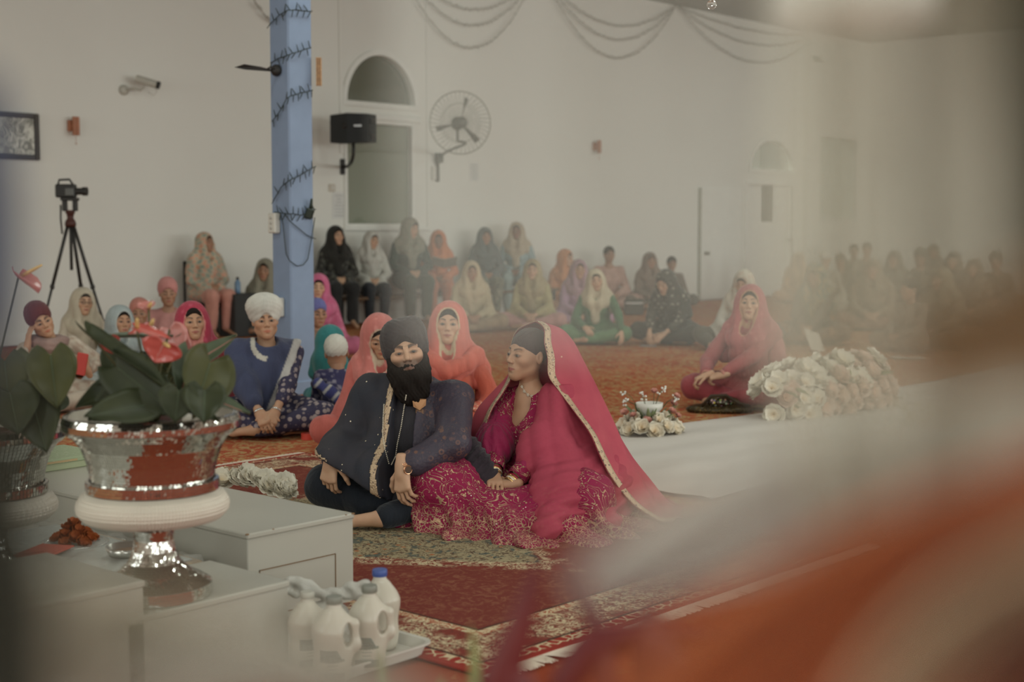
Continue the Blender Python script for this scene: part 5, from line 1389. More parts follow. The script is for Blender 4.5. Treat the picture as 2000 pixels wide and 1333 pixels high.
# red tape roll
p = G(603, 858); o = empty('ribbon_roll', (p.x, p.y, .0), (0, 0, 0), 'red ribbon roll standing on the carpet by the young man', 'ribbon')
m = MB(); m.lathe([(.022, .0), (.045, .0), (.045, .035), (.022, .035), (.022, 0)], 28, cap=False); m.ob('ribbon', plain('red_ribbon', c(196, 60, 44), .45), o, 'auto')
m = MB(); m.lathe([(.020, -.0), (.0225, -.0), (.0225, .036), (.020, .036), (.020, 0)], 24, cap=False); m.ob('core', plain('card_core', c(150, 60, 50), .7), o, 'auto')
# beaded purse by the rose woman
p = G(1405, 806); o = empty('beaded_purse', (p.x, p.y, .0), (0, 0, cam.rotation_euler.z - .1), 'gold beaded purse with coloured stones on the carpet before the rose scarf', 'purse')
t = NT('purse_beads'); co = t.co(); d_ = t.vor(co, 75, 'F1', 'Distance'); m_ = t.ramp(d_, .35, .15)
cl = t.vor(co, 75, 'F1', 'Color')
M_PB = t.fin(t.mix(m_, (.05, .035, .015), t.mix(t.ramp(t.noise(co, 12), .45, .55), (.42, .26, .07), (.20, .13, .04))), .35, .5); t.bump(m_, .8, .004)
t = NT('purse_stones'); co = t.co(); d_ = t.vor(co, 55, 'F1', 'Distance'); hs = t.vor(co, 55, 'F1', 'Color'); M_PS = t.fin(t.mix(t.ramp(d_, .42, .30), (.03, .02, .01), t.mix(.6, hs, (.45, .30, .12))), .25, .3)
v = Vol((-.26, -.15, -.02), (.26, .15, .16), .007); v.ell((0, 0, .02), (.225, .10, .045), 0).ell((.02, .02, .06), (.12, .07, .055), .03); v.plane((0, 0, .001), (0, 0, -1)); v.disp(lambda x, y, z: .002 * np.sin(x * 90) * np.sin(y * 80)); V_, Q_ = v.mesh(); np_obj('pouch', [(V_, Q_, (.3, .2, .1), 0)], [M_PB], o)
m = MB(); m.ball((.0, -.045, .072), (.085, .035, .034), 20, 10); m.ob('stone_panel', M_PS, o, True)
m = MB(); m.tube([(-.12, -.06, .05), (-.06, -.075, .12), (.04, -.07, .125), (.12, -.05, .07), (.20, -.03, .05)], .010, 8); m.ob('rolled_edge', plain('dark_braid', (.045, .03, .015), .6), o, True)
# ------------------------------------------------------------------ detail on the three nearest guests
def paisley_mat(name, base, mark, scale=38, cut=.30):
    t = NT(name); co = t.co(); n = t.noise(co, 18, 2, .5, 1.0)
    d_ = t.vor(co, scale, 'F1', 'Distance', .55); e_ = t.vor(co, scale * 2.3, 'F1', 'Distance', .9)
    m_ = t.math('MULTIPLY', t.ramp(d_, cut + .08, cut), t.ramp(e_, .18, .30)); m_ = t.math('MAXIMUM', m_, t.math('MULTIPLY', t.ramp(e_, .16, .12), .6))
    t.fin(t.mix(m_, base, t.mix(t.ramp(n, .4, .6), mark, tuple(v * .75 for v in mark))), .75, 0, .25); t.bump(n, .3, .01); return t.m
M_BLOCK = paisley_mat('navy_block_print', c(50, 46, 70), c(146, 132, 132), 26, .34)
for ob_ in (YOUTH.top, YOUTH.bottom): ob_.data.materials[0] = M_BLOCK
def drape(B, nm, build, lo, hi, h, colf, mat=None, seed=0., amp=.006, thin=None):
    v = Vol(lo, hi, h); build(v); v.disp(lambda x, y, z: fold_noise(x, y, z, amp, 1.6, seed))
    if thin: thin(v)
    V_, Q_ = v.mesh(); V_ = relax(V_, Q_, 1, .35); return np_obj(nm, [(V_, Q_, colf(V_), 0)], [mat or M_CLOTH], B.root)
# blue shawl of the young man: over both shoulders, silver border slanting across the chest
def bshawl(v):
    s = YOUTH.s; nk, shd = YOUTH.neck, YOUTH.sh; a = YOUTH.arms
    for sd in (-1, 1):
        v.cap(shd[sd] + (0, 0, .0), nk + (0, 0, -.01), .070 * s, .076 * s, .05)
    e, w_ = a[-1][1], a[-1][2]
    v.cap(shd[-1], e, .074 * s, .078 * s, .05); v.cap(e, e + (w_ - e) * .55, .078 * s, .064 * s, .04)
    v.cap(YOUTH.chest + (0, -.02, .06), YOUTH.P0 + (-.03, -.10, .12), .152 * s, .13 * s, .05)
    v.cap(shd[1], YOUTH.arms[1][1], .070 * s, .055 * s, .04)
    v.cap(nk + (-.08, -.05, 0), nk + (.08, -.06, -.02), .05, .05, .04)
    v.plane(np.array(shd[1]) + (.012, -.1, .0), (.80, 0, -.34))      # slanting edge across the chest
    v.ell(nk + (0, -.05, .04), (.07, .08, .05), .01, 's')
def bcol(V_):
    cc_ = np.tile(np.array(c(58, 64, 92)), (len(V_), 1)); nn = np.array((.80, 0, -.34)); nn = nn / np.linalg.norm(nn)
    d_ = -((V_ - (np.array(YOUTH.sh[1]) + (.012, -.1, 0))) @ nn); w_ = np.clip((.050 - d_) / .004, 0, 1)[:, None] * (V_[:, 1] < YOUTH.neck[1] + .02)[:, None]
    cc_ = cc_ * (1 - w_) + np.array(c(168, 164, 160)) * w_
    f_ = (V_[:, 0] < .0) & (np.abs(np.hypot(V_[:, 0], (V_[:, 2] - YOUTH.neck[2] - .03) * .9) - .082) < .014) & (V_[:, 1] < YOUTH.neck[1]); cc_[f_] = c(176, 172, 160); return cc_
drape(YOUTH, 'blue_shawl', bshawl, (-.42, -.5, .05), (.42, .3, YOUTH.neck[2] + .12), .008, bcol, seed=2.)
for sd in (-1, 1): wrist_ring(YOUTH, sd, 'steel_bangle', MET, .030, .006, .95)
tk = MB(); tk.tube([YOUTH.T((.104 * math.cos(a_), .03 + .012 * math.sin(a_) - .05 * abs(math.cos(a_)) * 0, .055 + .118 * math.sin(a_))) for a_ in np.linspace(-.25, math.pi + .25, 30)], .0032, 6)
tk.ob('dark_cord', plain('dark_bead_cord', (.05, .05, .045), .5), YOUTH.root, True)
# silver edged sash over the back of the child (child faces away: local +y is towards the viewer)
def sash(v):
    s = CHILD.s
    pts = [(.20, -.02, .44), (.15, .12, .46), (.04, .17, .40), (-.08, .17, .30), (-.16, .20, .14), (-.15, .24, .05)]
    pts = [np.array(p) * s for p in pts]
    for a, b in zip(pts, pts[1:]): v.cap(a, b, .045 * s, .05 * s, .03, sq=None)
def scol(V_):
    cc_ = np.tile(np.array(c(58, 62, 118)), (len(V_), 1)); u = V_[:, 0] * .75 + V_[:, 2] * .65
    w_ = np.clip(np.sin(u * 62 / CHILD.s + 1.0) * 4 - 2.2, 0, 1)[:, None]; return cc_ * (1 - w_) + np.array(c(170, 168, 164)) * w_
drape(CHILD, 'sash', sash, np.array((-.4, -.3, .0)) * CHILD.s, np.array((.4, .45, .7)) * CHILD.s, .007, scol, seed=1., amp=.008)
# coral: scarf loop across the chest, pale embroidered cuffs
def loop(v):
    n = CORAL.neck; s = CORAL.s
    P = [(-.13, -.03, .02), (-.09, -.12, -.05), (.0, -.155, -.10), (.10, -.13, -.06), (.17, -.05, -.01), (.20, .02, -.10), (.21, .04, -.28)]
    for a, b in zip(P, P[1:]): v.cap(n + np.array(a) * s, n + np.array(b) * s, .048 * s, .048 * s, .03)
drape(CORAL, 'scarf_end', loop, CORAL.neck - (.3, .3, .45), CORAL.neck + (.35, .2, .12), .007, lambda V_: pat(V_, c(200, 92, 74)), seed=3., amp=.009)
for sd in (-1, 1):
    a, e, w_ = CORAL.arms[sd]; m = MB(); q = (Vector(w_) - Vector(e)).normalized().to_track_quat('Z', 'Y').to_matrix().to_4x4()
    m.lathe([(.048, -.01), (.056, .0), (.056, .075), (.047, .08)], 22, Matrix.Translation(Vector(e).lerp(Vector(w_), .46)) @ q, cap=False)
    solid(m.ob('embroidered_cuff', paisley_mat('cuff_embroidery' + str(sd), c(190, 96, 78), c(206, 166, 140), 60, .4), CORAL.root, True), .003)
M_GEDGE = plain('gold_edging', c(186, 150, 104), .5, .3)
for sd, f in ((1, .95), (-1, .95)):
    wrist_ring(ROSE, sd, 'pink_bangle', plain('pink_bangle', c(176, 110, 96), .35, .3), .031, .012, f)
m = MB(); m.lathe([(0, -.002), (.018, -.002), (.018, .006), (0, .006)], 12, Matrix.Translation(Vector(DOTS.arms[1][1]).lerp(Vector(DOTS.arms[1][2]), .93) + Vector((0, -.03, .02)))); m.ob('watch', MET, DOTS.root, True)
# ------------------------------------------------------------------ bride and groom
from mathutils.bvhtree import BVHTree
def bvh(obs):
    bpy.context.view_layer.update(); vs_, fs = [], []
    for o in obs:
        n = len(vs_); mw = o.matrix_world
        vs_ += [mw @ v.co for v in o.data.vertices]; fs += [[n + i for i in p.vertices] for p in o.data.polygons]
    return BVHTree.FromPolygons(vs_, fs)
def surf(tree, px, py, out=.004):
    o = Vector((0, 0, CAM_H)); d = (W(px, py, 1000.0) - o).normalized()
    h, n, i, t = tree.ray_cast(o, d)
    if h is None: return None
    if n.dot(d) > 0: n = -n
    return h + n * out

def brocade(name, base, mark, mark2):
    t = NT(name); co = t.co(); w_ = t.noise(co, 14, 2, .5, .8)
    d_ = t.vor(co, 30, 'F1', 'Distance', .7); e_ = t.vor(co, 75, 'F1', 'Distance', .9); f_ = t.vor(co, 48, 'DISTANCE_TO_EDGE', 'Distance', .8)
    ring = t.math('MULTIPLY', t.ramp(d_, .40, .33), t.ramp(d_, .16, .24)); dot = t.ramp(e_, .26, .18)
    big = t.ramp(t.noise(co, 8, 2), .42, .55)
    m_ = t.math('MULTIPLY', t.math('MAXIMUM', ring, t.math('MULTIPLY', dot, .6)), big)
    col = t.mix(t.math('MULTIPLY', m_, .8), base, t.mix(t.ramp(w_, .4, .6), mark, mark2))
    col = t.mix(t.math('MULTIPLY', t.ramp(f_, .03, .012), .35), col, mark2)
    t.fin(col, .55, .1, .4); t.bump(e_, .25, .006); return t.m
M_BROC = brocade('aubergine_brocade', c(54, 47, 60), c(112, 74, 56), c(84, 62, 66))
t = NT('dark_sparkle_shawl'); co = t.co(); v1 = t.vor(co, 21, 'F1', 'Distance', 1.0); v2 = t.vor(co, 95, 'F1', 'Distance'); 
sp_ = t.math('MULTIPLY', t.ramp(v1, .075, .055), 1.0)
M_SHAWL = t.fin(t.mix(sp_, t.mix(t.ramp(t.noise(co, 9, 2), .3, .7), c(36, 38, 48), c(48, 44, 50)), (.75, .62, .42)), t.mix(sp_, (.8, .8, .8), (.25, .25, .25)), 0, .4); t.bump(v2, .15, .003)
t = NT('gold_zari_border'); co = t.co(); v1 = t.vor(co, 55, 'F1', 'Distance', .3); v2 = t.vor(co, 160, 'F1', 'Distance')
M_ZARI = t.fin(t.mix(t.ramp(v1, .32, .22), c(176, 148, 118), t.mix(t.ramp(v1, .16, .10), c(96, 70, 62), c(206, 188, 164))), .4, .35, .5); t.bump(v2, .6, .004)

GROOM = person('groom in tight dark turban, full black beard and aubergine brocade jacket, watching the photographer', 793, 689, 460, yaw=-24, look=(25, -4, -9), sex='m', skin='light', lean=9, side=-1,
    top=c(44, 41, 46), bottom=c(28, 33, 42), head='pagri', hcol=c(50, 42, 44), beard=True, sleeve=.70, wide=1.06, gaze=(3, 0),
    hands={-1: (-.27, -.36, .275), 1: (.10, -.44, .275)}, elbow={-1: (-.5, -.1, -.9), 1: (1.0, .1, -.1)},
    handcfg={-1: dict(d=(-.10, -.12, -1), n=(.1, .9, -.1), curl=.62, spread=.5, thumb=.5, s=1.0), 1: dict(d=(.10, -.15, -1), n=(.25, .9, .0), curl=.5, spread=.5, thumb=.4, s=1.02)},
    legs={1: [(.09, -.01, .11), (.22, -.22, .14), (.0, -.44, .06), (-.13, -.48, .045)], -1: [(-.09, -.01, .11), (-.36, -.24, .14), (.02, -.30, .05), (.14, -.27, .04)]})
g = GROOM; s = g.s
def gv(p): return np.array(p, float) * s
# beard
v = Vol((-.13, -.17, -.27), (.13, .06, .03), .0042)
for sd in (-1, 1):
    v.cap((sd * .068, -.006, .006), (sd * .066, -.018, -.030), .012, .020, .01); v.cap((sd * .066, -.018, -.030), (sd * .060, -.036, -.080), .020, .032, .02); v.cap((sd * .060, -.036, -.080), (sd * .03, -.075, -.115), .030, .040, .03)
    v.cap((sd * .004, -.094, -.0535), (sd * .036, -.079, -.066), .0050, .0070, .005); v.cap((sd * .038, -.078, -.066), (sd * .042, -.074, -.09), .007, .015, .015)
v.cap((-.014, -.0955, -.0525), (.014, -.0955, -.0525), .0052, .0052, .005); v.ell((0, -.056, -.130), (.084, .050, .060), .03); v.ell((0, -.058, -.175), (.070, .045, .058), .03)
v.ell((0, -.105, -.0675), (.023, .030, .0090), .004, 's'); v.ell((0, -.085, -.018), (.050, .05, .034), .006, 's')
v.ell((0, -.02, -.02), (.058, .075, .045), .01, 's')
v.disp(lambda x, y, z: .0016 * np.sin(x * 420 + z * 60 + 3 * np.sin(z * 70)) + .0016 * np.sin(y * 300 + x * 160 + z * 40) + .002 * np.sin(x * 110 + z * 55 + 2))
V_, Q_ = v.mesh(); np_obj('beard', [(g.T(V_), Q_, (.018, .014, .012), 0)], [M_HAIR], g.root)
# jacket: right half of the chest (image), back and the sleeve
def jacket(v):
    nk, ch_, P0 = g.neck, g.chest, g.P0; rt = .158 * 1.06 * s
    v.cap(P0 + gv((0, 0, -.0)), ch_, rt * 1.10, rt * 1.06, 0); v.cap(ch_, nk - gv((0, 0, .075)), rt * 1.05, .10 * s, .07 * s)
    for sd in (-1, 1):
        v.cap(g.sh[sd] + gv((-sd * .02, 0, -.012)), nk + gv((sd * .03, .01, -.012)), .068 * s, .068 * s, .05 * s)
        a, e, w_ = g.arms[sd]; v.cap(a + gv((0, 0, .0)), e, .082 * s, .072 * s, .05 * s); v.cap(e, e + (w_ - e) * .74, .072 * s, .058 * s, .02 * s)
    v.cap(P0 + gv((.10, .05, .02)), P0 + gv((.20, -.05, -.0)), .15 * s, .13 * s, .06 * s)
    v.cap(nk + gv((-.05, .03, .012)), nk + gv((.05, .03, .012)), .052 * s, .052 * s, .03)
def jthin(v):
    q = (slice(None),) * 3; x, y, z = v.pts(q); top_ = g.neck[2]
    fx = (.052 + .20 * np.clip(top_ - z - .26, 0, 1)) * s           # front edge drifts outwards lower down
    fxl = -.05 * s
    front = (y < g.chest[1] + .02)
    d_ = np.minimum(fx - x, x - fxl); cut = np.where(front, d_, -9.).astype(F32)
    v.f = np.maximum(v.f, np.minimum(cut, 9))
JK = drape(g, 'jacket', jacket, gv((-.52, -.6, .0)), gv((.52, .35, .70)), .0075, lambda V_: pat(V_, c(54, 47, 60)), M_BROC, seed=1.3, amp=.0060 * s, thin=jthin)
# shawl over the far shoulder, its gold border running down the chest
def shawl(v):
    nk, ch_, P0 = g.neck, g.chest, g.P0; rt = .158 * 1.06 * s; a, e, w_ = g.arms[-1]
    v.cap(P0 + gv((-.03, -.03, .02)), ch_ + gv((-.01, -.01, 0)), rt * 1.27, rt * 1.20, 0); v.cap(ch_, nk - gv((0, 0, .075)), rt * 1.12, .11 * s, .07 * s)
    v.cap(g.sh[-1], nk + gv((-.03, .01, -.015)), .094 * s, .090 * s, .05 * s)
    v.cap(g.sh[-1], e, .094 * s, .084 * s, .05 * s); v.cap(e, e + (w_ - e) * .98, .094 * s, .072 * s, .05)
    v.cap(ch_ + gv((-.05, -.08, -.05)), gv((-.06, -.30, .19)), .11 * s, .12 * s, .07 * s)
    v.cap(e, gv((-.10, -.26, .20)), .07 * s, .12 * s, .07 * s); v.cap(e + (w_ - e) * .5, gv((-.05, -.34, .20)), .08 * s, .09 * s, .06 * s)
    v.cap(e, gv((-.16, .02, .12)), .06 * s, .10 * s, .06)
def sthin(v):
    v.plane(gv((-.045, -.1, .5)), (1, 0, .10)); v.plane(gv((-.27, -.36, .262)), (-.45, -.25, -.85))
    v.plane(gv((0, -.1, .13)), (0, .1, -1))
def scolf(V_):
    return pat(V_, c(38, 38, 46))
SW = drape(g, 'shawl', shawl, gv((-.60, -.62, .05)), gv((.1, .35, .70)), .0072, scolf, M_SHAWL, seed=.4, amp=.0060 * s, thin=sthin)
# split off the two gold borders as faces that lie along the cut edges
def edge_band(o, p, n, w0, w1, name, mat, parent, ycond=None, out=.004):
    n = np.array(n, float); n /= np.linalg.norm(n)
    V0 = np.array([v.co for v in o.data.vertices]); N0 = np.array([v.normal for v in o.data.vertices]); d_ = -((V0 - np.array(p)) @ n)
    keep = (d_ > w0) & (d_ < w1) & (N0 @ n < .6)
    if ycond is not None: keep &= ycond(V0)
    Qf = np.array([list(f.vertices) for f in o.data.polygons]); Qk = Qf[keep[Qf].all(1)]
    if len(Qk):
        lab = np.arange(len(V0))
        for _ in range(400):
            m_ = lab[Qk].min(1); l2 = lab.copy()
            for k_ in range(4): np.minimum.at(l2, Qk[:, k_], m_)
            if (l2 == lab).all(): break
            lab = l2
        ids, cn = np.unique(lab[Qk[:, 0]], return_counts=True); Qk = Qk[lab[Qk[:, 0]] == ids[cn.argmax()]]
    if len(Qk) == 0: print('empty band', name); return None
    used = np.unique(Qk); mp = -np.ones(len(V0), int); mp[used] = np.arange(len(used))
    ob_ = np_obj(name, [(V0[used] + N0[used] * out, mp[Qk], (.6, .5, .35), 0)], [mat], parent); solid(ob_, .002); return ob_
edge_band(SW, gv((-.045, -.1, .5)), (1, 0, .10), .002, .036, 'gold_border', M_ZARI, g.root, lambda V: (V[:, 1] < g.neck[1] - .02) & (V[:, 2] > .14))
edge_band(SW, gv((-.27, -.36, .262)), (-.45, -.25, -.85), .001, .018, 'gold_hem', M_ZARI, g.root, lambda V: V[:, 1] < -.1)
TG = bvh([x for x in g.root.children if x.type == 'MESH'])
M_PEARL = plain('pearl', c(196, 184, 164), .2, .1, noise=0)
for nm, P in (('pearl_string', [(752, 792), (750, 820), (749, 850), (751, 880), (757, 906)]), ('pearl_string', [(794, 772), (790, 800), (784, 835), (777, 868), (770, 892), (762, 908)])):
    pts = [surf(TG, *q, .006) for q in P]; pts = [g.root.matrix_world.inverted() @ q for q in pts if q]
    pts = [pts[0]] + [p for a, p in zip(pts, pts[1:]) if (p - a).length < .15]
    bead_string(g, pts, .0033, M_PEARL, nm, g.root)
q = surf(TG, 819, 795, .006); L_ = g.root.matrix_world.inverted() @ q
rc = Matrix.Translation(L_) @ Matrix.Rotation(math.radians(24), 4, 'Z')
M_BRO = plain('antique_gold', c(170, 122, 82), .35, .5, noise=.1)
m = MB(); m.add([(-.030, -.004, .024), (-.012, -.006, .034), (.028, -.004, .030), (.026, -.004, .004), (.0, -.006, -.016), (-.026, -.004, -.002)] + [(-.030, .004, .024), (-.012, .004, .034), (.028, .004, .030), (.026, .004, .004), (.0, .004, -.016), (-.026, .004, -.002)],
    [(5, 4, 3, 2, 1, 0), (6, 7, 8, 9, 10, 11)] + [(i, (i + 1) % 6, (i + 1) % 6 + 6, i + 6) for i in range(6)], rc)
o = m.ob('brooch', M_BRO, g.root)
m = MB()
for k in range(7):
    x = -.015 + .005 * k; m.tube([rc @ Vector((x, -.004, -.012)), rc @ Vector((x * .9, -.005, -.05)), rc @ Vector((x * .8, -.003, -.095 + .004 * abs(k - 3)))], .0012, 4)
m.ob('tassel_chains', M_BRO, o, True)['kind'] = 'stuff'
# bracelet, watch, ring
wrist_ring(g, -1, 'steel_bracelet', MET, .036, .006, .93, .1)
a, e, w0 = g.arms[1]; wc = Vector(e).lerp(Vector(w0), .96); axw = (Vector(w0) - Vector(e)).normalized(); qq = Matrix.Translation(wc) @ axw.to_track_quat('Z', 'Y').to_matrix().to_4x4()
M_RG = plain('rose_gold', (.72, .40, .24), .25, .85, noise=0)
m = MB()
for k in range(22):
    an = 2 * math.pi * k / 22; R_ = qq @ Matrix.Rotation(an, 4, 'Z'); m.bbox((.031, -.0048, -.009), (.036, .0048, .009), .0015, R_)
m.ob('watch_strap', M_RG, g.root)
cdir = (qq.inverted() @ (g.root.matrix_world.inverted() @ Vector((0, 0, CAM_H)))); an = math.atan2(cdir.y, cdir.x) - .35
R_ = qq @ Matrix.Rotation(an, 4, 'Z') @ Matrix.Translation((.034, 0, 0)) @ Matrix.Rotation(math.pi / 2, 4, 'Y')
m = MB(); m.lathe([(0, 0), (.019, 0), (.020, .004), (.017, .009), (.015, .0085)], 24, R_, cap=False); o = m.ob('watch_case', M_RG, g.root, 'auto'); m = MB(); m.lathe([(0, .008), (.0155, .008), (0, .0085)], 20, R_, cap=False); m.ob('watch_dial', plain('watch_dial', (.12, .08, .06), .2), o)

# ------------------------------------------------------------------ bride
def embroid(name, base, gold, dense=0.0, hem=True):
    t = NT(name); co = t.co(); s3 = t.sep(co)
    wv = t.new('ShaderNodeMix'); ns = t.new('ShaderNodeTexNoise'); ns.inputs['Scale'].default_value = 9; ns.inputs['Detail'].default_value = 2; t.link(co, ns.inputs['Vector'])
    va = t.new('ShaderNodeVectorMath', operation='MULTIPLY_ADD'); t.link(ns.outputs['Color'], va.inputs[0]); va.inputs[1].default_value = (.05, .05, .05); t.link(co, va.inputs[2]); cw = va.outputs[0]
    f1 = t.vor(cw, 20, 'F1', 'Distance', .8); f2 = t.vor(cw, 62, 'F1', 'Distance', .9); f3 = t.vor(cw, 46, 'DISTANCE_TO_EDGE', 'Distance', .9); f4 = t.vor(cw, 130, 'F1', 'Distance', 1)
    # curling stems: bands of a distorted noise
    n1 = t.noise(co, 11, 2, .5, 1.2); st = t.ramp(t.math('ABSOLUTE', t.math('SUBTRACT', t.math('FRACT', t.math('MULTIPLY', n1, 9.0)), .5)), .10, .05)
    petals = t.math('MULTIPLY', t.ramp(f2, .30, .22), t.ramp(f1, .50, .40)); leaves = t.math('MULTIPLY', t.ramp(f2, .24, .17), t.ramp(t.noise(co, 7, 2), .42 - dense, .50 - dense))
    core = t.ramp(f1, .13, .10)
    m_ = t.math('MAXIMUM', t.math('MAXIMUM', petals, leaves), t.math('MULTIPLY', st, t.ramp(t.noise(co, 6, 2), .40 - dense, .5 - dense)))
    if hem:
        hb = t.ramp(s3[2], .13, .06); grid_ = t.math('MAXIMUM', t.ramp(f3, .075, .035), t.ramp(f4, .30, .2))
        m_ = t.math('MAXIMUM', m_, t.math('MULTIPLY', grid_, hb))
    gcol = t.mix(t.ramp(t.noise(co, 50, 2), .45, .6), gold, tuple(min(.85, v * 1.45) for v in gold))
    col = t.mix(t.math('MULTIPLY', m_, .92), t.mix(t.math('MULTIPLY', t.ramp(f4, .18, .12), .4), base, (.07, .03, .035)), gcol)
    col = t.mix(core, col, (.16, .02, .04)); seq = t.ramp(t.vor(co, 30, 'F1', 'Distance', 1.0), .085, .06); col = t.mix(seq, col, (.85, .78, .7))
    t.fin(col, t.mix(m_, (.85, .85, .85), (.42, .42, .42)), t.math('MULTIPLY', m_, .25), .4); t.bump(t.math('ADD', t.math('MULTIPLY', m_, .6), t.math('MULTIPLY', f4, .4)), .7, .006); return t.m
MAG = (.24, .006, .050); GLD = (.42, .27, .16)
M_EMB = embroid('magenta_embroidery', MAG, GLD); M_EMBT = embroid('magenta_bodice_embroidery', MAG, GLD, .10, False)
BY = -34
BRIDE = person('bride in magenta outfit thick with gold embroidery, red veil and dark under cap, looking sideways', 1029, 693, 452, yaw=BY, look=(-17, -2, 3), sex='f', skin='mid', lean=3, side=-2,
    top=MAG, bottom=None, head='veil', under=c(70, 56, 56), sleeve=.62, gaze=(-10, 0),
    hands={-1: (.045, -.40, .215), 1: (.125, -.40, .20)}, elbow={-1: (-.9, .25, -.3), 1: (.8, .3, -.4)}, skip=('top',), smin=.7,
    handcfg={-1: dict(d=(.55, -.75, -.25), n=(.1, -.1, -1), curl=.35, spread=.6), 1: dict(d=(-.9, -.35, -.12), n=(-.1, .1, -1), curl=.55, spread=.6)})
b = BRIDE; s = b.s
def bcut(v):
    nk = b.neck
    v.ell(nk + gv((0, -.105, -.065)), gv((.060, .13, .085)), .01, 's'); v.ell(nk + gv((0, -.05, .05)), gv((.085, .12, .075)), .01, 's')
def bodice(v):
    rt = .136 * s; P0, ch_, nk = b.P0, b.chest, b.neck
    v.cap(P0, ch_ + gv((0, 0, -.08)), rt * 1.12, rt * .90, 0); v.cap(ch_ + gv((0, 0, -.08)), ch_ + gv((0, 0, .04)), rt * .90, rt * 1.0, .04 * s); v.cap(ch_, nk - gv((0, 0, .075)), rt * .96, .086 * s, .07 * s)
    for sd in (-1, 1):
        v.ell(ch_ + gv((sd * .060, -.098, .025)), gv((.062, .056, .062)), .035 * s)
        v.cap(b.sh[sd] + gv((-sd * .02, 0, -.025)), nk + gv((sd * .035, .01, -.02)), .056 * s, .054 * s, .05 * s)
        a, e, w_ = b.arms[sd]; v.cap(a + gv((0, 0, -.01)), a + (e - a) * .6, .060 * s, .056 * s, .04 * s)
drape(b, 'bodice', bodice, gv((-.40, -.45, .05)), gv((.40, .30, .66)), .0062, lambda V_: pat(V_, MAG), M_EMBT, seed=.7, amp=.0030, thin=bcut)
def skirt(v):
    P = b.P0
    for sd, k in ((-1, (-.13, -.58, .20)), (1, (.42, -.24, .14))):
        v.cap(gv((sd * .09, 0, .12)), gv(k), .135 * s, .115 * s, .06 * s); v.cap(gv(k), gv((.10, -.48, .07)), .105 * s, .085 * s, .08)
    v.ell(gv((0, .02, .08)), gv((.22, .19, .14)), .05); v.ell(gv((.10, -.30, .06)), gv((.40, .30, .125)), .06)
    v.ell(gv((.12, -.34, .0)), gv((.58, .40, .050)), .06); v.ell(gv((-.18, -.50, .05)), gv((.22, .19, .12)), .06); v.ell(gv((.34, -.05, .0)), gv((.36, .26, .05)), .05)
def ruffle(v):
    q = (slice(None),) * 3; x, y, z = v.pts(q); an = np.arctan2(y + .22 * s, x - .03 * s); low = np.clip(1 - z / .17, 0, 1)
    v.f += (.016 * low * np.sin(an * 15 + 2.2 * np.sin(an * 3) + z * 22) + .008 * low * np.sin(an * 31 + z * 40 + 1)).astype(F32)
    # scalloped hem with a shadow gap above the floor folds
    v.plane((0, 0, .004), (0, 0, -1))
SK_ = drape(b, 'skirt', skirt, gv((-.76, -.90, -.01)), gv((.80, .36, .40)), .0072, lambda V_: pat(V_, MAG), M_EMB, seed=1.9, amp=.0085, thin=ruffle)
# two puffed sheer sleeves with embroidered cuffs
M_MAG = mat_cloth('magenta_silk', 120, .3, .6)
for sd in (-1, 1):
    a, e, w_ = b.arms[sd]
    def puff(v):
        v.cap(a + (e - a) * .5, e, .062 * s, .078 * s, .03); v.ell(e + (w_ - e) * .22, gv((.082, .082, .075)), .05 * s); v.cap(e, e + (w_ - e) * .55, .07 * s, .048 * s, .03)
    def pth(v):
        q = (slice(None),) * 3; x, y, z = v.pts(q); v.f += (.004 * np.sin(np.arctan2(y - e[1], x - e[0]) * 13 + z * 30)).astype(F32)
    drape(b, 'puff_sleeve', puff, np.minimum(a, w_) - .13, np.maximum(a, w_) + .13, .007, lambda V_: pat(V_, (.28, .010, .065)), M_MAG, seed=.3, amp=.003, thin=pth)
    q_ = (Vector(w_) - Vector(e)).normalized().to_track_quat('Z', 'Y').to_matrix().to_4x4(); m = MB(); m.lathe([(.047 * s, 0), (.046 * s, .06), (.040 * s, .075)], 26, Matrix.Translation(Vector(e).lerp(Vector(w_), .50)) @ q_, cap=False); solid(m.ob('embroidered_cuff', M_EMBT, b.root, True), .003)
    for k, (f, nm, mt, r_) in enumerate(((.86, 'crimson_bangle', plain('crimson_bangle', (.30, .02, .04), .3, .2), .030), (.90, 'gold_bangle', GOLD, .031), (.935, 'beaded_bangle', M_PEARL, .030), (.97, 'gold_bangle', GOLD, .030))):
        wrist_ring(b, sd, nm, mt, r_, .0055, f)
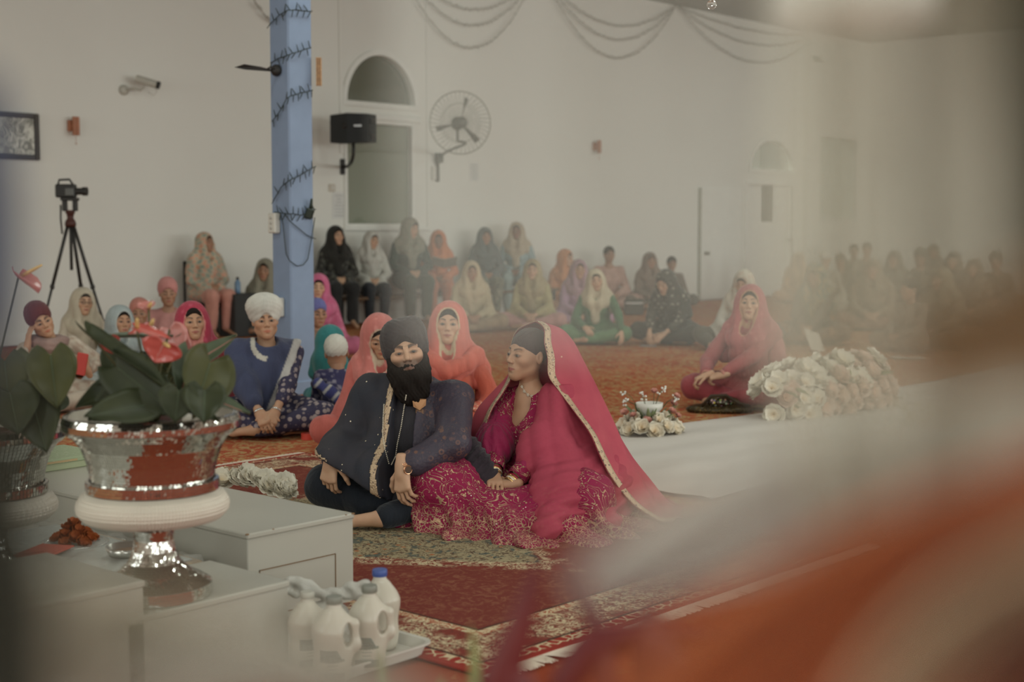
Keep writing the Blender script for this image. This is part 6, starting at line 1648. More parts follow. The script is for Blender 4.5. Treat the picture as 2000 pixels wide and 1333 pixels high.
# veil: sections from crown to floor, in a frame aligned with the line of sight, then turned into the bride's own frame
yawr = math.radians(BY); 
hwc = b.root.matrix_world
def vf(px, py, dy):
    """veil control point: pixel and how far (m) behind the head plane"""
    Kd = 1.0 / (1 / 452.0 + dy / FPX); return Vector(hwc.inverted() @ W(px, py, Kd))
bpy.context.view_layer.update(); hwc = b.root.matrix_world.copy()
rows = [ # (front far side) (side far) (back) (side near) (front near, gold edge)
 [(1046, 629, -.02), (1048, 629, .00), (1066, 632, .07), (1064, 631, .0), (1047, 629, -.04)],
 [(1012, 645, .02), (1030, 640, .08), (1090, 646, .10), (1096, 643, -.00), (1062, 642, -.085)],
 [(1000, 675, .05), (1020, 670, .11), (1108, 672, .12), (1117, 668, -.01), (1063, 670, -.105)],
 [(1003, 705, .06), (1015, 705, .13), (1122, 705, .14), (1134, 702, -.02), (1069, 700, -.105)],
 [(1003, 732, .06), (1000, 735, .14), (1140, 740, .16), (1150, 738, -.02), (1071, 735, -.110)],
 [(985, 765, -.02), (975, 765, .12), (1155, 780, .19), (1168, 775, -.03), (1092, 766, -.140)],
 [(962, 800, -.06), (950, 800, .10), (1170, 820, .22), (1187, 815, -.04), (1122, 806, -.185)],
 [(950, 835, -.06), (940, 838, .10), (1185, 860, .24), (1206, 855, -.05), (1152, 848, -.22)],
 [(948, 865, -.02), (938, 875, .12), (1205, 900, .26), (1226, 895, -.06), (1172, 893, -.25)],
 [(952, 895, .04), (942, 905, .16), (1235, 940, .28), (1256, 938, -.08), (1196, 938, -.27)],
 [(960, 925, .10), (955, 935, .20), (1262, 965, .26), (1290, 985, -.10), (1240, 990, -.27)],
 [(975, 945, .14), (970, 950, .24), (1290, 985, .24), (1335, 1016, -.10), (1312, 1034, -.22)]]
CP = [[vf(*q) for q in r] for r in rows]
def crom(P, t):
    n = len(P) - 1; x = t * n; i = min(int(x), n - 1); f = x - i
    p0, p1, p2, p3 = P[max(i - 1, 0)], P[i], P[i + 1], P[min(i + 2, n)]
    return .5 * ((2 * p1) + (p2 - p0) * f + (2 * p0 - 5 * p1 + 4 * p2 - p3) * f * f + (3 * p1 - p0 - 3 * p2 + p3) * f ** 3)
NR, NS = 84, 72
Gd = []
for i in range(NR):
    t_ = i / (NR - 1); row = [crom([CP[k][j] for k in range(len(CP))], t_) for j in range(5)]
    out = []
    for j in range(NS):
        u = j / (NS - 1); p = crom(row, u); amp_ = .016 * min(1, t_ * 1.6) * math.sin(math.pi * min(1, max(0, u))) ** .5
        nrm = Vector((p.x - b.neck[0], p.y - b.neck[1] - .02, 0)); nrm = nrm.normalized() if nrm.length > 1e-6 else nrm
        p = p + nrm * amp_ * (math.sin(u * 44 + 2.5 * math.sin(t_ * 5)) * .6 + math.sin(u * 23 + t_ * 6) * .5)
        p.z = max(p.z, .014 + .012 * (1 + math.sin(u * 30)) * (t_ > .9)); out.append(p)
    Gd.append(out)
t = NT('red_veil_gauze'); co = t.co(); n = t.noise(co, 8, 3); v1 = t.vor(co, 8.5, 'F1', 'Distance', .9); v2 = t.vor(co, 60, 'F1', 'Distance', .5)
mo = t.math('MULTIPLY', t.ramp(v1, .085, .07), t.ramp(v2, .42, .30))
cV = t.mix(t.ramp(n, .3, .7), c(166, 56, 74), c(180, 68, 82)); cV = t.mix(mo, cV, c(214, 180, 150))
M_VEIL = t.fin(cV, .7, 0, .3); t.b.inputs['Alpha'].default_value = .86; t.bump(t.noise(co, 160, 2), .15, .003)
al_ = t.math('MAXIMUM', .86, mo); t.link(al_, t.b.inputs['Alpha'])
m = MB(); m.grid(Gd); veil = m.ob('veil', M_VEIL, b.root, True); solid(veil, .0015)
for nm, js in (('gold_border', range(NS - 6, NS)), ('gold_border', range(0, 5))):
    m = MB(); rowsb = []
    for i in range(NR):
        rr = []
        for j in js:
            p = Gd[i][j]; q = Gd[i][max(js[0] - 1, 0) if js[0] > 5 else js[-1] + 1]
            pi = Gd[min(i + 1, NR - 1)][j] - Gd[max(i - 1, 0)][j]; pj = Gd[i][min(j + 1, NS - 1)] - Gd[i][max(j - 1, 0)]
            nn = pj.cross(pi); nn = nn.normalized() if nn.length > 1e-7 else Vector((0, 0, 1)); ou = Vector((p.x - b.neck[0], p.y - b.neck[1], .1))
            if nn.dot(ou) < 0: nn = -nn
            rr.append((p, nn))
        # fixed width ribbon measured along the row from the free edge
        edge = Gd[i][js[-1] if js[0] > 5 else 0]; step = -1 if js[0] > 5 else 1; L = 0; k = NS - 1 if step < 0 else 0; pts = [(edge, rr[-1][1] if step < 0 else rr[0][1])]
        while L < .034 and 0 <= k + step < NS:
            d_ = (Gd[i][k + step] - Gd[i][k]).length
            if L + d_ > .034: pts.append((Gd[i][k].lerp(Gd[i][k + step], (.034 - L) / d_), pts[-1][1])); break
            L += d_; k += step; pts.append((Gd[i][k], pts[-1][1]))
        a_, z_ = pts[0], pts[-1]
        rowsb.append([a_[0].lerp(z_[0], f) + a_[1] * .004 for f in (0, .33, .66, 1)])
    m.grid(rowsb); solid(m.ob(nm, M_ZARI, b.root, True), .0025)
# fold of the veil wrapped over the near arm and lap
M_VF = sheer('red_gauze_fold', c(176, 62, 82), .72)
def vfold(v):
    a, e, w_ = b.arms[1]
    v.cap(b.sh[1] + gv((.0, .0, .0)), e, .078 * s, .088 * s, .05); v.cap(e, e + (w_ - e) * .35, .088 * s, .070 * s, .04)
    v.cap(e, gv((.34, -.28, .17)), .085 * s, .105 * s, .06); v.cap(gv((.34, -.30, .16)), gv((.40, -.52, .05)), .10 * s, .06 * s, .06); v.cap(e, gv((.40, -.05, .10)), .10 * s, .13 * s, .08); v.cap(b.sh[1], gv((.36, .05, .14)), .07 * s, .14 * s, .08); v.cap(gv((.32, -.34, .17)), gv((.52, -.22, .04)), .10 * s, .07 * s, .08)
def vfc(V_):
    cc_ = pat(V_, c(160, 46, 70)); k_ = ((V_ * 17) % 1.0 - .5); return cc_
def vft(v):
    q = (slice(None),) * 3; x, y, z = v.pts(q); v.f += (.0055 * np.sin(x * 60 - z * 95 + 3 * np.sin(y * 9)) * np.clip(.5 - z, 0, .4) * 3).astype(F32)
drape(b, 'veil_fold', vfold, gv((-.25, -.80, .0)), gv((.80, .35, .62)), .0070, vfc, M_VF, seed=2.4, amp=.0095, thin=vft)
inv = b.root.matrix_world.inverted()
# necklace of small flowers on the throat
TN = bvh([x for x in b.root.children if x.name.startswith('body')]); P = [surf(TN, *q, .004) for q in ((1021, 756), (1025, 765), (1032, 772), (1040, 775), (1049, 773), (1056, 767), (1062, 758))]
P = [inv @ q for q in P if q]; nk_ = bead_string(b, P, .0022, M_PEARL, 'necklace', b.root)
for i, q in enumerate(P):
    m = MB()
    for k in range(6):
        a_ = k * math.pi / 3; m.ball(q + Vector((.0050 * math.cos(a_), -.002, .0050 * math.sin(a_))), .0026, 6, 4)
    m.ball(q + Vector((0, -.003, 0)), .003, 6, 4); m.ob('jewel_flower', M_PEARL, nk_, True)
# henna coloured toes stay hidden; dark sash between the couple
p = W(905, 905, 462); e_ = empty('wedding_sash', (p.x, p.y, 0), (0, 0, cam.rotation_euler.z), 'dark aubergine sash of cloth held between the groom and the bride', 'sash')
v = Vol((-.16, -.25, .0), (.28, .2, .55), .007)
Pp = [(-.03, .0, .34), (.02, -.03, .30), (.06, -.08, .25), (.115, -.13, .19)]
for a, q in zip(Pp, Pp[1:]): v.cap(a, q, .058, .050, .03); v.cap(np.array(a) + (.02, -.02, -.07), np.array(q) + (-.01, -.02, -.045), .045, .040, .03)
v.disp(lambda x, y, z: .006 * np.sin((x - z) * 150) + .004 * np.sin((x + z) * 60)); V_, Q_ = v.mesh(); np_obj('cloth', [(V_, Q_, c(46, 36, 44), 0)], [M_CLOTH], e_)
# ------------------------------------------------------------------ white plinths in the foreground
def chipped_white():
    t = NT('chipped_white_board'); co = t.co(); n = t.noise(co, 2.5, 3)
    c_ = t.mix(t.ramp(n, .3, .7), (.385, .365, .315), (.41, .39, .335)); t.fin(c_, .38, 0, .4); return t.m
M_BOX = chipped_white(); M_CHIP = plain('bare_chip_wood', (.20, .11, .05), .8)
def plinth(x0, x1, y0, y1, z, label, chips=(), panel=False, lid=.018):
    root = empty('white_plinth', (x0, y0, 0), label=label, cat='plinth'); L_, D_ = x1 - x0, y1 - y0
    m = MB(); m.bbox((0, 0, 0), (L_, D_, z - lid), .003); m.ob('body', M_BOX, root)
    m = MB(); m.bbox((-.004, -.004, z - lid), (L_ + .004, D_ + .004, z), .004); m.ob('top', M_BOX, root)
    for cx, cy, r_ in chips:
        m = MB(); m.ball((cx, cy, z - .002), (r_, r_ * .7, .003), 7, 4); m.ob('chip', M_CHIP, root, True)
    if panel:
        m = MB(); a, b_, c0, c1 = L_ * .10, L_ * .82, .03, z * .60
        for lo, hi in (((a, -.002, c0), (b_, .001, c0 + .003)), ((a, -.002, c1 - .003), (b_, .001, c1)), ((a, -.002, c0), (a + .003, .001, c1)), ((b_ - .003, -.002, c0), (b_, .001, c1))): m.box(lo, hi)
        m.ob('hatch_gap', plain('brown_gap', (.16, .09, .04), .8), root)
    return root
plinth(2.654, 3.086, 3.47, 5.35, .302, 'long white plinth with chipped top edge in front of the groom', ((.0, .0, .008), (.43, .0, .009), (.40, .0, .005), (.10, .0, .005), (.43, .08, .004)), True)
plinth(1.98, 2.50, 3.085, 3.45, .25, 'low white plinth carrying the mirror tiled urn')
plinth(1.45, 2.03, 3.085, 3.55, .34, 'white plinth corner close to the camera beside the urn foot'.replace('camera', 'urn stand'))
plinth(1.0, 2.645, 3.58, 5.35, .16, 'lowest white plinth carrying the wrapped tray and plates')

# ------------------------------------------------------------------ mirror mosaic urns
M_MIR = plain('mirror_tile', (.80, .79, .74), .06, 1.0, noise=0); M_GROUT = plain('dark_grout', (.10, .095, .085), .6, .2)
M_PRL = plain('pearl_beading', (.62, .56, .47), .3, .15, noise=.05)
def resample(prof, step):
    out = [prof[0]]
    for (r0, z0), (r1, z1) in zip(prof, prof[1:]):
        n = max(1, int(round(math.hypot(r1 - r0, z1 - z0) / step)))
        out += [(r0 + (r1 - r0) * i / n, z0 + (z1 - z0) * i / n) for i in range(1, n + 1)]
    return out
def mosaic(m, prof, step, seed=1):
    r_ = random.Random(seed); P = resample(prof, step); rmax = max(r for r, z in P); seg = int(2 * math.pi * rmax / step)
    for (r0, z0), (r1, z1) in zip(P, P[1:]):
        nx, nz = (z1 - z0), -(r1 - r0); l = math.hypot(nx, nz) or 1; nx, nz = nx / l, nz / l
        if nx < 0 and abs(nx) > .2: nx, nz = -nx, -nz
        for i in range(seg):
            a0, a1 = 2 * math.pi * (i + .08) / seg, 2 * math.pi * (i + .92) / seg; q = []
            for (r, z, a) in ((r0, z0, a0), (r0, z0, a1), (r1, z1, a1), (r1, z1, a0)):
                o_ = .0012 + r_.uniform(-.0003, .0003); f = .10; r2, z2 = r + ((r0 + r1) / 2 - r) * f, z + ((z0 + z1) / 2 - z) * f
                q.append(((r2 + nx * o_) * math.cos(a), (r2 + nx * o_) * math.sin(a), z2 + nz * o_))
            m.add(q, [(0, 1, 2, 3)])
def urn(x, y, z, label, lod=1):
    root = empty('mirror_urn', (x, y, z), label=label, cat='urn')
    st = .0078 if lod else .012
    parts = [('rim', [(.214, .492), (.228, .490), (.233, .474), (.233, .458), (.216, .440)]), ('neck', [(.208, .438), (.184, .405), (.170, .365), (.164, .335), (.161, .316)]),
             ('collar_ring', [(.165, .316), (.174, .314), (.174, .288), (.166, .285)]), ('foot', [(.062, .206), (.070, .200), (.068, .190), (.054, .178), (.051, .150), (.056, .120), (.070, .088), (.098, .062), (.132, .044), (.151, .032), (.152, .002)])]
    for k, (nm, pf) in enumerate(parts):
        m = MB(); m.lathe(pf, 72, cap=False); b_ = m.ob(nm, M_GROUT, root, True)
        m = MB(); mosaic(m, pf[::-1], st, k + 1); o = m.ob('mirror_mosaic', M_MIR, b_); o['kind'] = 'stuff'
    # pearl beaded bulge: rows of small domes
    pf = resample([(.166, .286), (.184, .276), (.196, .258), (.199, .245), (.196, .230), (.184, .216), (.162, .208), (.125, .203), (.066, .201)], .0023)
    seg = 560 if lod else 300; P = []; L_ = 0
    for i, (r, z_) in enumerate(pf):
        if i: L_ += math.hypot(r - pf[i - 1][0], z_ - pf[i - 1][1])
        row = []
        for k in range(seg):
            u = k * 2 * math.pi / seg; w_ = .0045 * abs(math.sin(u * (seg / 8)) * math.sin(L_ / .0092 * math.pi)) ; row.append(((r + w_) * math.cos(u), (r + w_) * math.sin(u), z_ - (w_ if z_ < .215 else 0)))
        P.append(row)
    m = MB(); m.grid(P, True); m.ob('pearl_band', M_PRL, root, True)
    m = MB(); m.lathe([(.0, .30), (.15, .30), (.158, .33), (.18, .40), (.208, .44), (.214, .492)], 48, cap=False); m.ob('inner_bowl', M_PRL, root, True)
    m = MB(); m.lathe([(0, .34), (.055, .34), (.075, .46), (.080, .462), (.080, .475), (.070, .475), (.066, .46), (0, .455)], 32); m.ob('inner_pot', plain('dark_red_pot', (.075, .018, .012), .4), root, True)
    return root
uc = G(303, 1160, .25)
urn(uc.x, uc.y, .25, 'large mirror mosaic urn with pearl beaded belly holding red anthuriums')
u2 = W(-26, 900, 655); urn(u2.x, u2.y, .16, 'second mirror mosaic urn behind, cut by the photo edge', 0)

# ------------------------------------------------------------------ anthuriums
def leafmat(name, a, b_, rough=.45, spec=.22):
    t = NT(name); co = t.co(); n = t.noise(co, 14, 3); t.fin(t.mix(t.ramp(n, .3, .7), a, b_), rough, 0, spec); t.b.inputs['Subsurface Weight'].default_value = .0; return t.m
M_LF = leafmat('anthurium_leaf', (.026, .032, .016), (.042, .048, .022)); M_LF2 = leafmat('anthurium_leaf_pale', (.060, .078, .045), (.085, .105, .062)); M_LF3 = leafmat('anthurium_leaf_olive', (.048, .050, .018), (.068, .068, .024))
M_STEM = leafmat('green_stem', (.09, .085, .04), (.12, .11, .05), .5); M_SP = leafmat('red_spathe', (.36, .055, .045), (.50, .11, .09), .22, .7); M_SP2 = leafmat('pink_spathe', (.42, .14, .12), (.52, .20, .17), .3, .6); M_SP3 = leafmat('deep_red_spathe', (.22, .02, .016), (.30, .035, .025), .3)
M_SPX = plain('spadix', (.55, .36, .14), .6, noise=.2, scale=60)
def heart(base, tip, width, nrm, cup=.12, droop=.15, n=14, lobes=.22):
    """heart shaped blade: rows across from base to tip"""
    base, tip = Vector(base), Vector(tip); ax = tip - base; L_ = ax.length; ax.normalize(); nrm = Vector(nrm); nrm = (nrm - ax * nrm.dot(ax)).normalized(); sd = ax.cross(nrm)
    P = []
    for i in range(n + 1):
        t_ = i / n; y_ = -lobes * .5 + (1 + lobes * .5) * t_
        w_ = width * .5 * (math.sin(math.pi * min(1, (t_ * .94 + .06)) ** .72) ** .85) if t_ < 1 else .0005
        row = []
        for j in range(9):
            u = (j - 4) / 4; yy = y_ if t_ > .18 else y_ + (.18 - t_) * 1.0 * (1 - abs(u)) ** 1.5 * .9
            p = base + ax * (yy * L_) + sd * (u * w_) + nrm * (cup * width * (abs(u) ** 1.6) * (1 - .3 * t_) - droop * L_ * t_ * t_ + .01 * width * math.sin(t_ * 20) * abs(u))
            row.append(p)
        P.append(row)
    return P
def add_leaf(root, inv_, pb, pt, width, K0, K1_, nrm=(0, 0, 1), mat=None, cup=.12, droop=.12, name='leaf', stem_to=None, spadix=None):
    a, b_ = W(*pb, K0), W(*pt, K1_)
    toc = (Vector((0, 0, CAM_H)) - a).normalized(); n_ = Vector(nrm) if nrm != 'cam' else toc
    m = MB(); P = heart(inv_ @ a, inv_ @ b_, width, n_, cup, droop); m.grid(P); o = m.ob(name, mat or M_LF, root, True); solid(o, .0012)
    mid = [r[4] for r in P]; m = MB(); m.tube([p + n_ * .0008 for p in mid[1:]], [.0022 - .0016 * i / len(mid) for i in range(len(mid) - 1)], 5); m.ob('midrib', M_LF2 if mat in (None, M_LF, M_LF3) else M_SP2, o, True)
    if stem_to is not None:
        s0 = inv_ @ stem_to; s1 = P[1][4]; mid_ = s0.lerp(s1, .5) + Vector((0, 0, .03)); m = MB(); m.tube([s0, s0.lerp(mid_, .6) + Vector((0, 0, .01)), mid_, mid_.lerp(s1, .6), s1], .0030, 6); m.ob('stem', M_STEM, root, True)
    if spadix is not None:
        s1 = P[2][4]; e_ = inv_ @ W(*spadix, K0 * 1.005); m = MB(); m.tube([s1, s1.lerp(e_, .3), s1.lerp(e_, .7), e_], [.0052, .0058, .0048, .003], 8); m.ob('spadix', M_SPX, o, True)
    return o
pc = Vector((uc.x, uc.y, .70)); root = empty('anthurium_plant', pc, label='anthurium plant with glossy dark leaves and red flowers in the large urn', cat='plant'); inv_ = Matrix.Translation(-pc)
m = MB(); m.lathe([(0, 0.0), (.066, .0), (.066, .012), (.03, .02), (0, .02)], 20); m.ob('soil', plain('soil', (.03, .02, .012), .9), root, True)
add_leaf(root, inv_, (168, 652), (338, 762), .085, 760, 780, (.2, -.4, .9), M_LF, .25, .05, stem_to=pc)
add_leaf(root, inv_, (330, 662), (178, 646), .075, 720, 700, (.1, -.5, .8), M_LF2, .2, .10, stem_to=pc)
add_leaf(root, inv_, (298, 730), (148, 792), .12, 730, 770, (-.1, -.5, .7), M_LF, .1, .05, stem_to=pc)
add_leaf(root, inv_, (222, 712), (345, 812), .13, 770, 780, 'cam', M_LF, .1, .02, stem_to=pc)
add_leaf(root, inv_, (300, 790), (165, 812), .11, 775, 800, (-.2, -.6, .6), M_LF, .1, .04)
add_leaf(root, inv_, (372, 690), (352, 778), .085, 740, 765, 'cam', M_LF2, .25, .05, stem_to=pc)
add_leaf(root, inv_, (412, 702), (378, 818), .15, 745, 775, (-.2, -.9, .3), M_LF3, .15, .05, stem_to=pc)
add_leaf(root, inv_, (378, 770), (492, 800), .080, 745, 735, (.1, -.5, .8), M_LF2, .15, .12, stem_to=pc)
add_leaf(root, inv_, (372, 712), (462, 664), .060, 720, 705, (.1, -.6, .8), M_LF2, .2, -.1, stem_to=pc)
add_leaf(root, inv_, (400, 760), (398, 830), .11, 775, 795, 'cam', M_LF, .15, .02)
add_leaf(root, inv_, (270, 700), (330, 745), .10, 715, 715, (.3, -.7, .6), M_LF, .1, .05, stem_to=pc)
add_leaf(root, inv_, (430, 775), (360, 745), .07, 715, 720, (.3, -.7, .6), M_LF3, .1, .05)
add_leaf(root, inv_, (240, 805), (300, 752), .10, 735, 735, 'cam', M_LF, .1, .05)
add_leaf(root, inv_, (330, 770), (300, 812), .12, 760, 770, 'cam', M_LF, .1, .02)
for pb, pt, w_, K_, nr in (((262, 765), (172, 822), .11, 755, (-.2, -.7, .5)), ((335, 785), (428, 822), .09, 765, (.2, -.7, .5)), ((300, 735), (250, 822), .12, 762, 'cam'), ((345, 740), (300, 696), .08, 715, 'cam'), ((350, 760), (342, 826), .10, 780, 'cam'), ((235, 690), (205, 735), .09, 715, (-.3, -.7, .5)), ((395, 742), (440, 790), .09, 725, (.3, -.7, .5))):
    add_leaf(root, inv_, pb, pt, w_, K_, K_ * 1.01, nr, M_LF if w_ > .085 else M_LF3, .12, .04)
for pb, pt, w_, K_, nr, mt, spx in (((322, 668), (302, 708), .105, 770, (.1, -.62, .75), M_SP, (331, 678)), ((262, 640), (335, 660), .060, 765, (0, -.35, .9), M_SP, (268, 622)), ((296, 640), (250, 652), .060, 750, (0, -.45, .9), M_SP, (300, 624)),
        ((292, 604), (268, 596), .11, 740, (.05, -.25, .97), M_SP2, (295, 592)), ((330, 640), (352, 690), .085, 720, 'cam', M_SP2, None), ((212, 660), (222, 692), .055, 725, 'cam', M_SP3, None),
        ((268, 722), (300, 752), .070, 735, 'cam', M_SP3, None), ((352, 668), (372, 690), .045, 715, 'cam', M_SP2, None)):
    add_leaf(root, inv_, pb, pt, w_, K_, K_, nr, mt, .10, .06, 'spathe', pc, spx)
for k in range(10):
    a_ = k * 2.4; e_ = Vector((.055 * math.cos(a_), .055 * math.sin(a_), .10 + .03 * math.sin(k * 5))); m = MB(); m.tube([(e_.x * .2, e_.y * .2, .01), (e_.x * .6, e_.y * .6, .06), e_], .0028, 6); m.ob('stem', M_STEM, root, True)
pc2 = Vector((u2.x, u2.y, .61)); root = empty('anthurium_plant', pc2, label='second anthurium with broad olive leaves and one tall pink flower behind', cat='plant'); inv_ = Matrix.Translation(-pc2)
m = MB(); m.lathe([(0, 0.0), (.066, .0), (.066, .012), (.03, .02), (0, .02)], 20); m.ob('soil', plain('soil', (.03, .02, .012), .9), root, True)
for pb, pt, w_, K_, nr, mt in (((98, 688), (112, 798), .13, 730, 'cam', M_LF3), ((60, 690), (70, 770), .10, 690, 'cam', M_LF3), ((10, 700), (20, 800), .12, 720, 'cam', M_LF3), ((60, 770), (92, 884), .13, 735, 'cam', M_LF), ((20, 762), (38, 850), .14, 740, 'cam', M_LF), ((105, 770), (84, 812), .10, 700, 'cam', M_LF)):
    add_leaf(root, inv_, pb, pt, w_, K_, K_ * 1.02, nr, mt, .12, .04, stem_to=pc2)
add_leaf(root, inv_, (34, 540), (76, 572), .075, 690, 700, (.3, -.6, .8), M_SP2, .3, .02, 'spathe', pc2, (82, 518))

# ------------------------------------------------------------------ things on the low plinth
t = NT('cling_film'); co = t.co(); n = t.noise(co, 22, 4, .6, 1.5); t.fin((.75, .74, .70), .08, 0, .8); t.b.inputs['Alpha'].default_value = .28; t.bump(n, .9, .01); M_CLING = t.m
M_STEEL = plain('steel_plate', (.55, .54, .50), .22, .9, noise=0)
root = empty('wrapped_tray', (2.05, 3.62, .16), label='gold edged tray wrapped in clear film on the low white plinth', cat='tray')
m = MB(); m.bbox((0, 0, 0), (.56, .85, .045), .012); m.ob('gold_tray', plain('gold_card', (.42, .26, .11), .35, .3, noise=.12, scale=14), root)
m = MB(); m.bbox((.03, .03, .0455), (.53, .82, .05), .002); m.ob('silver_lining', plain('silver_lining', (.48, .50, .47), .3, .3), root)
m = MB(); P = []
for i in range(30):
    row = []
    for j in range(36):
        x, y = -.012 + .584 * i / 29, -.012 + .874 * j / 35; e_ = min(i, 29 - i, j, 35 - j); z_ = .058 + .006 * math.sin(x * 50 + 3 * math.sin(y * 13)) + .004 * math.sin(y * 70)
        row.append((x, y, z_ if e_ > 0 else .004))
    P.append(row)
m.grid(P); m.ob('film', M_CLING, root, True)
root = empty('red_envelope', (2.28, 4.02, .222), (0, 0, .5), 'red paper envelope lying on the film wrapped tray', 'envelope')
m = MB(); m.bbox((-.10, -.055, 0), (.10, .055, .006), .002); m.ob('envelope_body', plain('red_paper', (.42, .06, .035), .6), root); m = MB(); m.add([(-.10, .055, .007), (.10, .055, .007), (0, -.01, .0075)], [(2, 1, 0)]); solid(m.ob('flap', plain('red_paper', (.42, .06, .035), .6), root), .001)
root = empty('steel_dish', (2.45, 3.80, .222), label='small steel dish on the film wrapped tray behind the urn stem', cat='dish')
m = MB(); m.lathe([(0, 0), (.06, 0), (.072, .028), (.068, .028), (.057, .004), (0, .004)], 30); m.ob('dish_body', M_STEEL, root, True); m = MB(); m.lathe([(0, .005), (.056, .006), (.05, .012), (0, .016)], 20); m.ob('powder', plain('brown_powder', (.22, .14, .09), .8), root, True)
pm = W(112, 990, 600)
root = empty('large_steel_plate', (pm.x + .10, pm.y - .10, .16), label='wide steel plate under the smaller plate of marigolds', cat='plate')
m = MB(); m.lathe([(0, 0), (.15, 0), (.165, .025), (.185, .028), (.184, .031), (.162, .028), (.148, .004), (0, .004)], 44); m.ob('plate_body', M_STEEL, root, True)
pz = .16 + .031
root = empty('marigold_plate', (pm.x + .04, pm.y - .03, pz), label='round steel plate holding a heap of orange marigolds', cat='plate')
m = MB(); m.lathe([(0, 0), (.085, 0), (.10, .018), (.112, .020), (.111, .023), (.098, .021), (.083, .004), (0, .004)], 36); m.ob('plate_body', M_STEEL, root, True)
# flower heads: ruffled petals round a centre
def blossom(name, R_, rings, mats, curl=.9, seed=1, pn=9, pw=.55):
    r_ = random.Random(seed); m = MB()
    for k, (rad, tilt, n) in enumerate(rings):
        for i in range(n):
            a = 2 * math.pi * (i + .5 * (k % 2)) / n + r_.uniform(-.15, .15); ln = R_ * rad * r_.uniform(.88, 1.08); w_ = ln * pw * 1.35 * (9 / max(n, 5)) ** .25; ti = tilt + r_.uniform(-.12, .12); P = []
            for u in range(4):
                f = u / 3; ww = w_ * (.35, .85, 1.0, .62)[u]; ang = ti + curl * f * (.5 if tilt < .8 else -.55); row = []
                for q in (-1, -.35, .35, 1):
                    rr = ln * f * math.cos(ang) + R_ * .04; zz = ln * f * math.sin(ang) + (.10 * ww * (abs(q) ** 2)) + r_.uniform(-.03, .03) * R_ * f
                    x, y = rr, q * ww * .5; row.append((x * math.cos(a) - y * math.sin(a), x * math.sin(a) + y * math.cos(a), zz))
                P.append(row)
            m.grid(P)
    me = m.ob(name, mats)
    me.data.polygons.foreach_set('use_smooth', [True] * len(me.data.polygons)); d_ = me.data; bpy.data.objects.remove(me); return d_
def petalmat(name, a, b_):
    t = NT(name); co = t.co(); s_ = t.sep(co); n = t.noise(co, 40, 2); rr = t.new('ShaderNodeVectorMath', operation='LENGTH'); t.link(co, rr.inputs[0])
    t.fin(t.mix(t.ramp(rr.outputs['Value'], .0, .055), b_, t.mix(t.ramp(n, .3, .7), a, tuple(v * .92 for v in a))), .65, 0, .25); return t.m
M_WP = petalmat('white_petal', (.84, .79, .68), (.74, .58, .38)); M_PP = petalmat('blush_petal', (.84, .66, .55), (.76, .50, .35)); M_OR = petalmat('marigold_petal', (.46, .13, .03), (.28, .06, .015)); M_PK = petalmat('pink_petal', (.70, .42, .36), (.62, .28, .22))
PEO = blossom('peony', .068, [(1, .15, 9), (1, .45, 9), (.92, .8, 9), (.78, 1.1, 8), (.6, 1.3, 6), (.4, 1.45, 4)], M_WP, seed=2, pw=.75)
PEO2 = blossom('peony', .066, [(1, .1, 9), (1, .4, 10), (.95, .75, 9), (.8, 1.05, 8), (.6, 1.3, 6), (.35, 1.4, 4)], M_PP, seed=5, pw=.8)
ROS = blossom('rose', .045, [(1, .35, 6), (.95, .75, 6), (.85, 1.05, 5), (.7, 1.3, 4), (.5, 1.45, 3)], M_WP, seed=8, pw=.95, curl=.6)
ROS2 = blossom('rose', .032, [(1, .35, 6), (.95, .75, 6), (.85, 1.05, 5), (.7, 1.3, 4)], M_PK, seed=9, pw=.95, curl=.6)
MAR = blossom('marigold', .026, [(1, .2, 12), (.95, .55, 12), (.85, .9, 10), (.7, 1.2, 8), (.4, 1.4, 5)], M_OR, seed=4, pw=.5)
def put(me, name, p, n_, sc_, parent, seed=0):
    o = bpy.data.objects.new(name, me); COLL.objects.link(o); o.parent = parent; q = Vector(n_).normalized().to_track_quat('Z', 'Y'); o.rotation_mode = 'QUATERNION'
    from mathutils import Quaternion
    o.rotation_quaternion = q @ Quaternion((0, 0, 1), seed * 1.7); o.location = p; o.scale = (sc_,) * 3; return o
r_ = random.Random(12)
for i in range(16):
    a_ = i * 2.4; rr = .016 * math.sqrt(i); put(MAR, 'marigold', (rr * math.cos(a_), rr * math.sin(a_), .022 + .055 * max(0, 1 - rr / .06)), (math.cos(a_) * rr * 12, math.sin(a_) * rr * 12 - .3, 1), r_.uniform(.9, 1.15), root, i)
# green gift box at the far end of the plinth
root = empty('green_book_box', (2.74, 4.93, .302), (0, 0, .05), 'pale green decorated box lying on the far end of the plinth', 'box')
t = NT('green_box_print'); co = t.co(); v1 = t.vor(co, 60, 'F1', 'Distance'); t.fin(t.mix(t.ramp(v1, .3, .2), (.30, .36, .22), (.42, .45, .32)), .5); MG = t.m
m = MB(); m.bbox((0, 0, 0), (.36, .30, .030), .003); m.ob('box_base', plain('green_box_side', (.33, .36, .22), .5), root); m = MB(); m.bbox((-.004, -.004, .026), (.364, .304, .046), .003); m.ob('box_lid', MG, root)
m = MB(); m.box((.05, -.006, .030), (.22, -.004, .038)); m.ob('gold_lettering_strip', plain('gold_print', (.40, .28, .14), .5), root)
# cream blossom garland lying beyond the plinth edge
p0 = G(495, 985); root = empty('blossom_garland', p0, label='cream blossom garland on the rug beyond the long white plinth', cat='garland')
for i in range(16):
    t_ = i / 15; q = G(430 + 130 * t_, 968 + 22 * t_) - p0; put(PEO, 'peony', (q.x + r_.uniform(-.03, .03), q.y + r_.uniform(-.04, .02), .055 + .05 * math.sin(math.pi * t_) * r_.uniform(.4, 1)), (r_.uniform(-.5, .5), -.6, 1), r_.uniform(.8, 1.0), root, i)
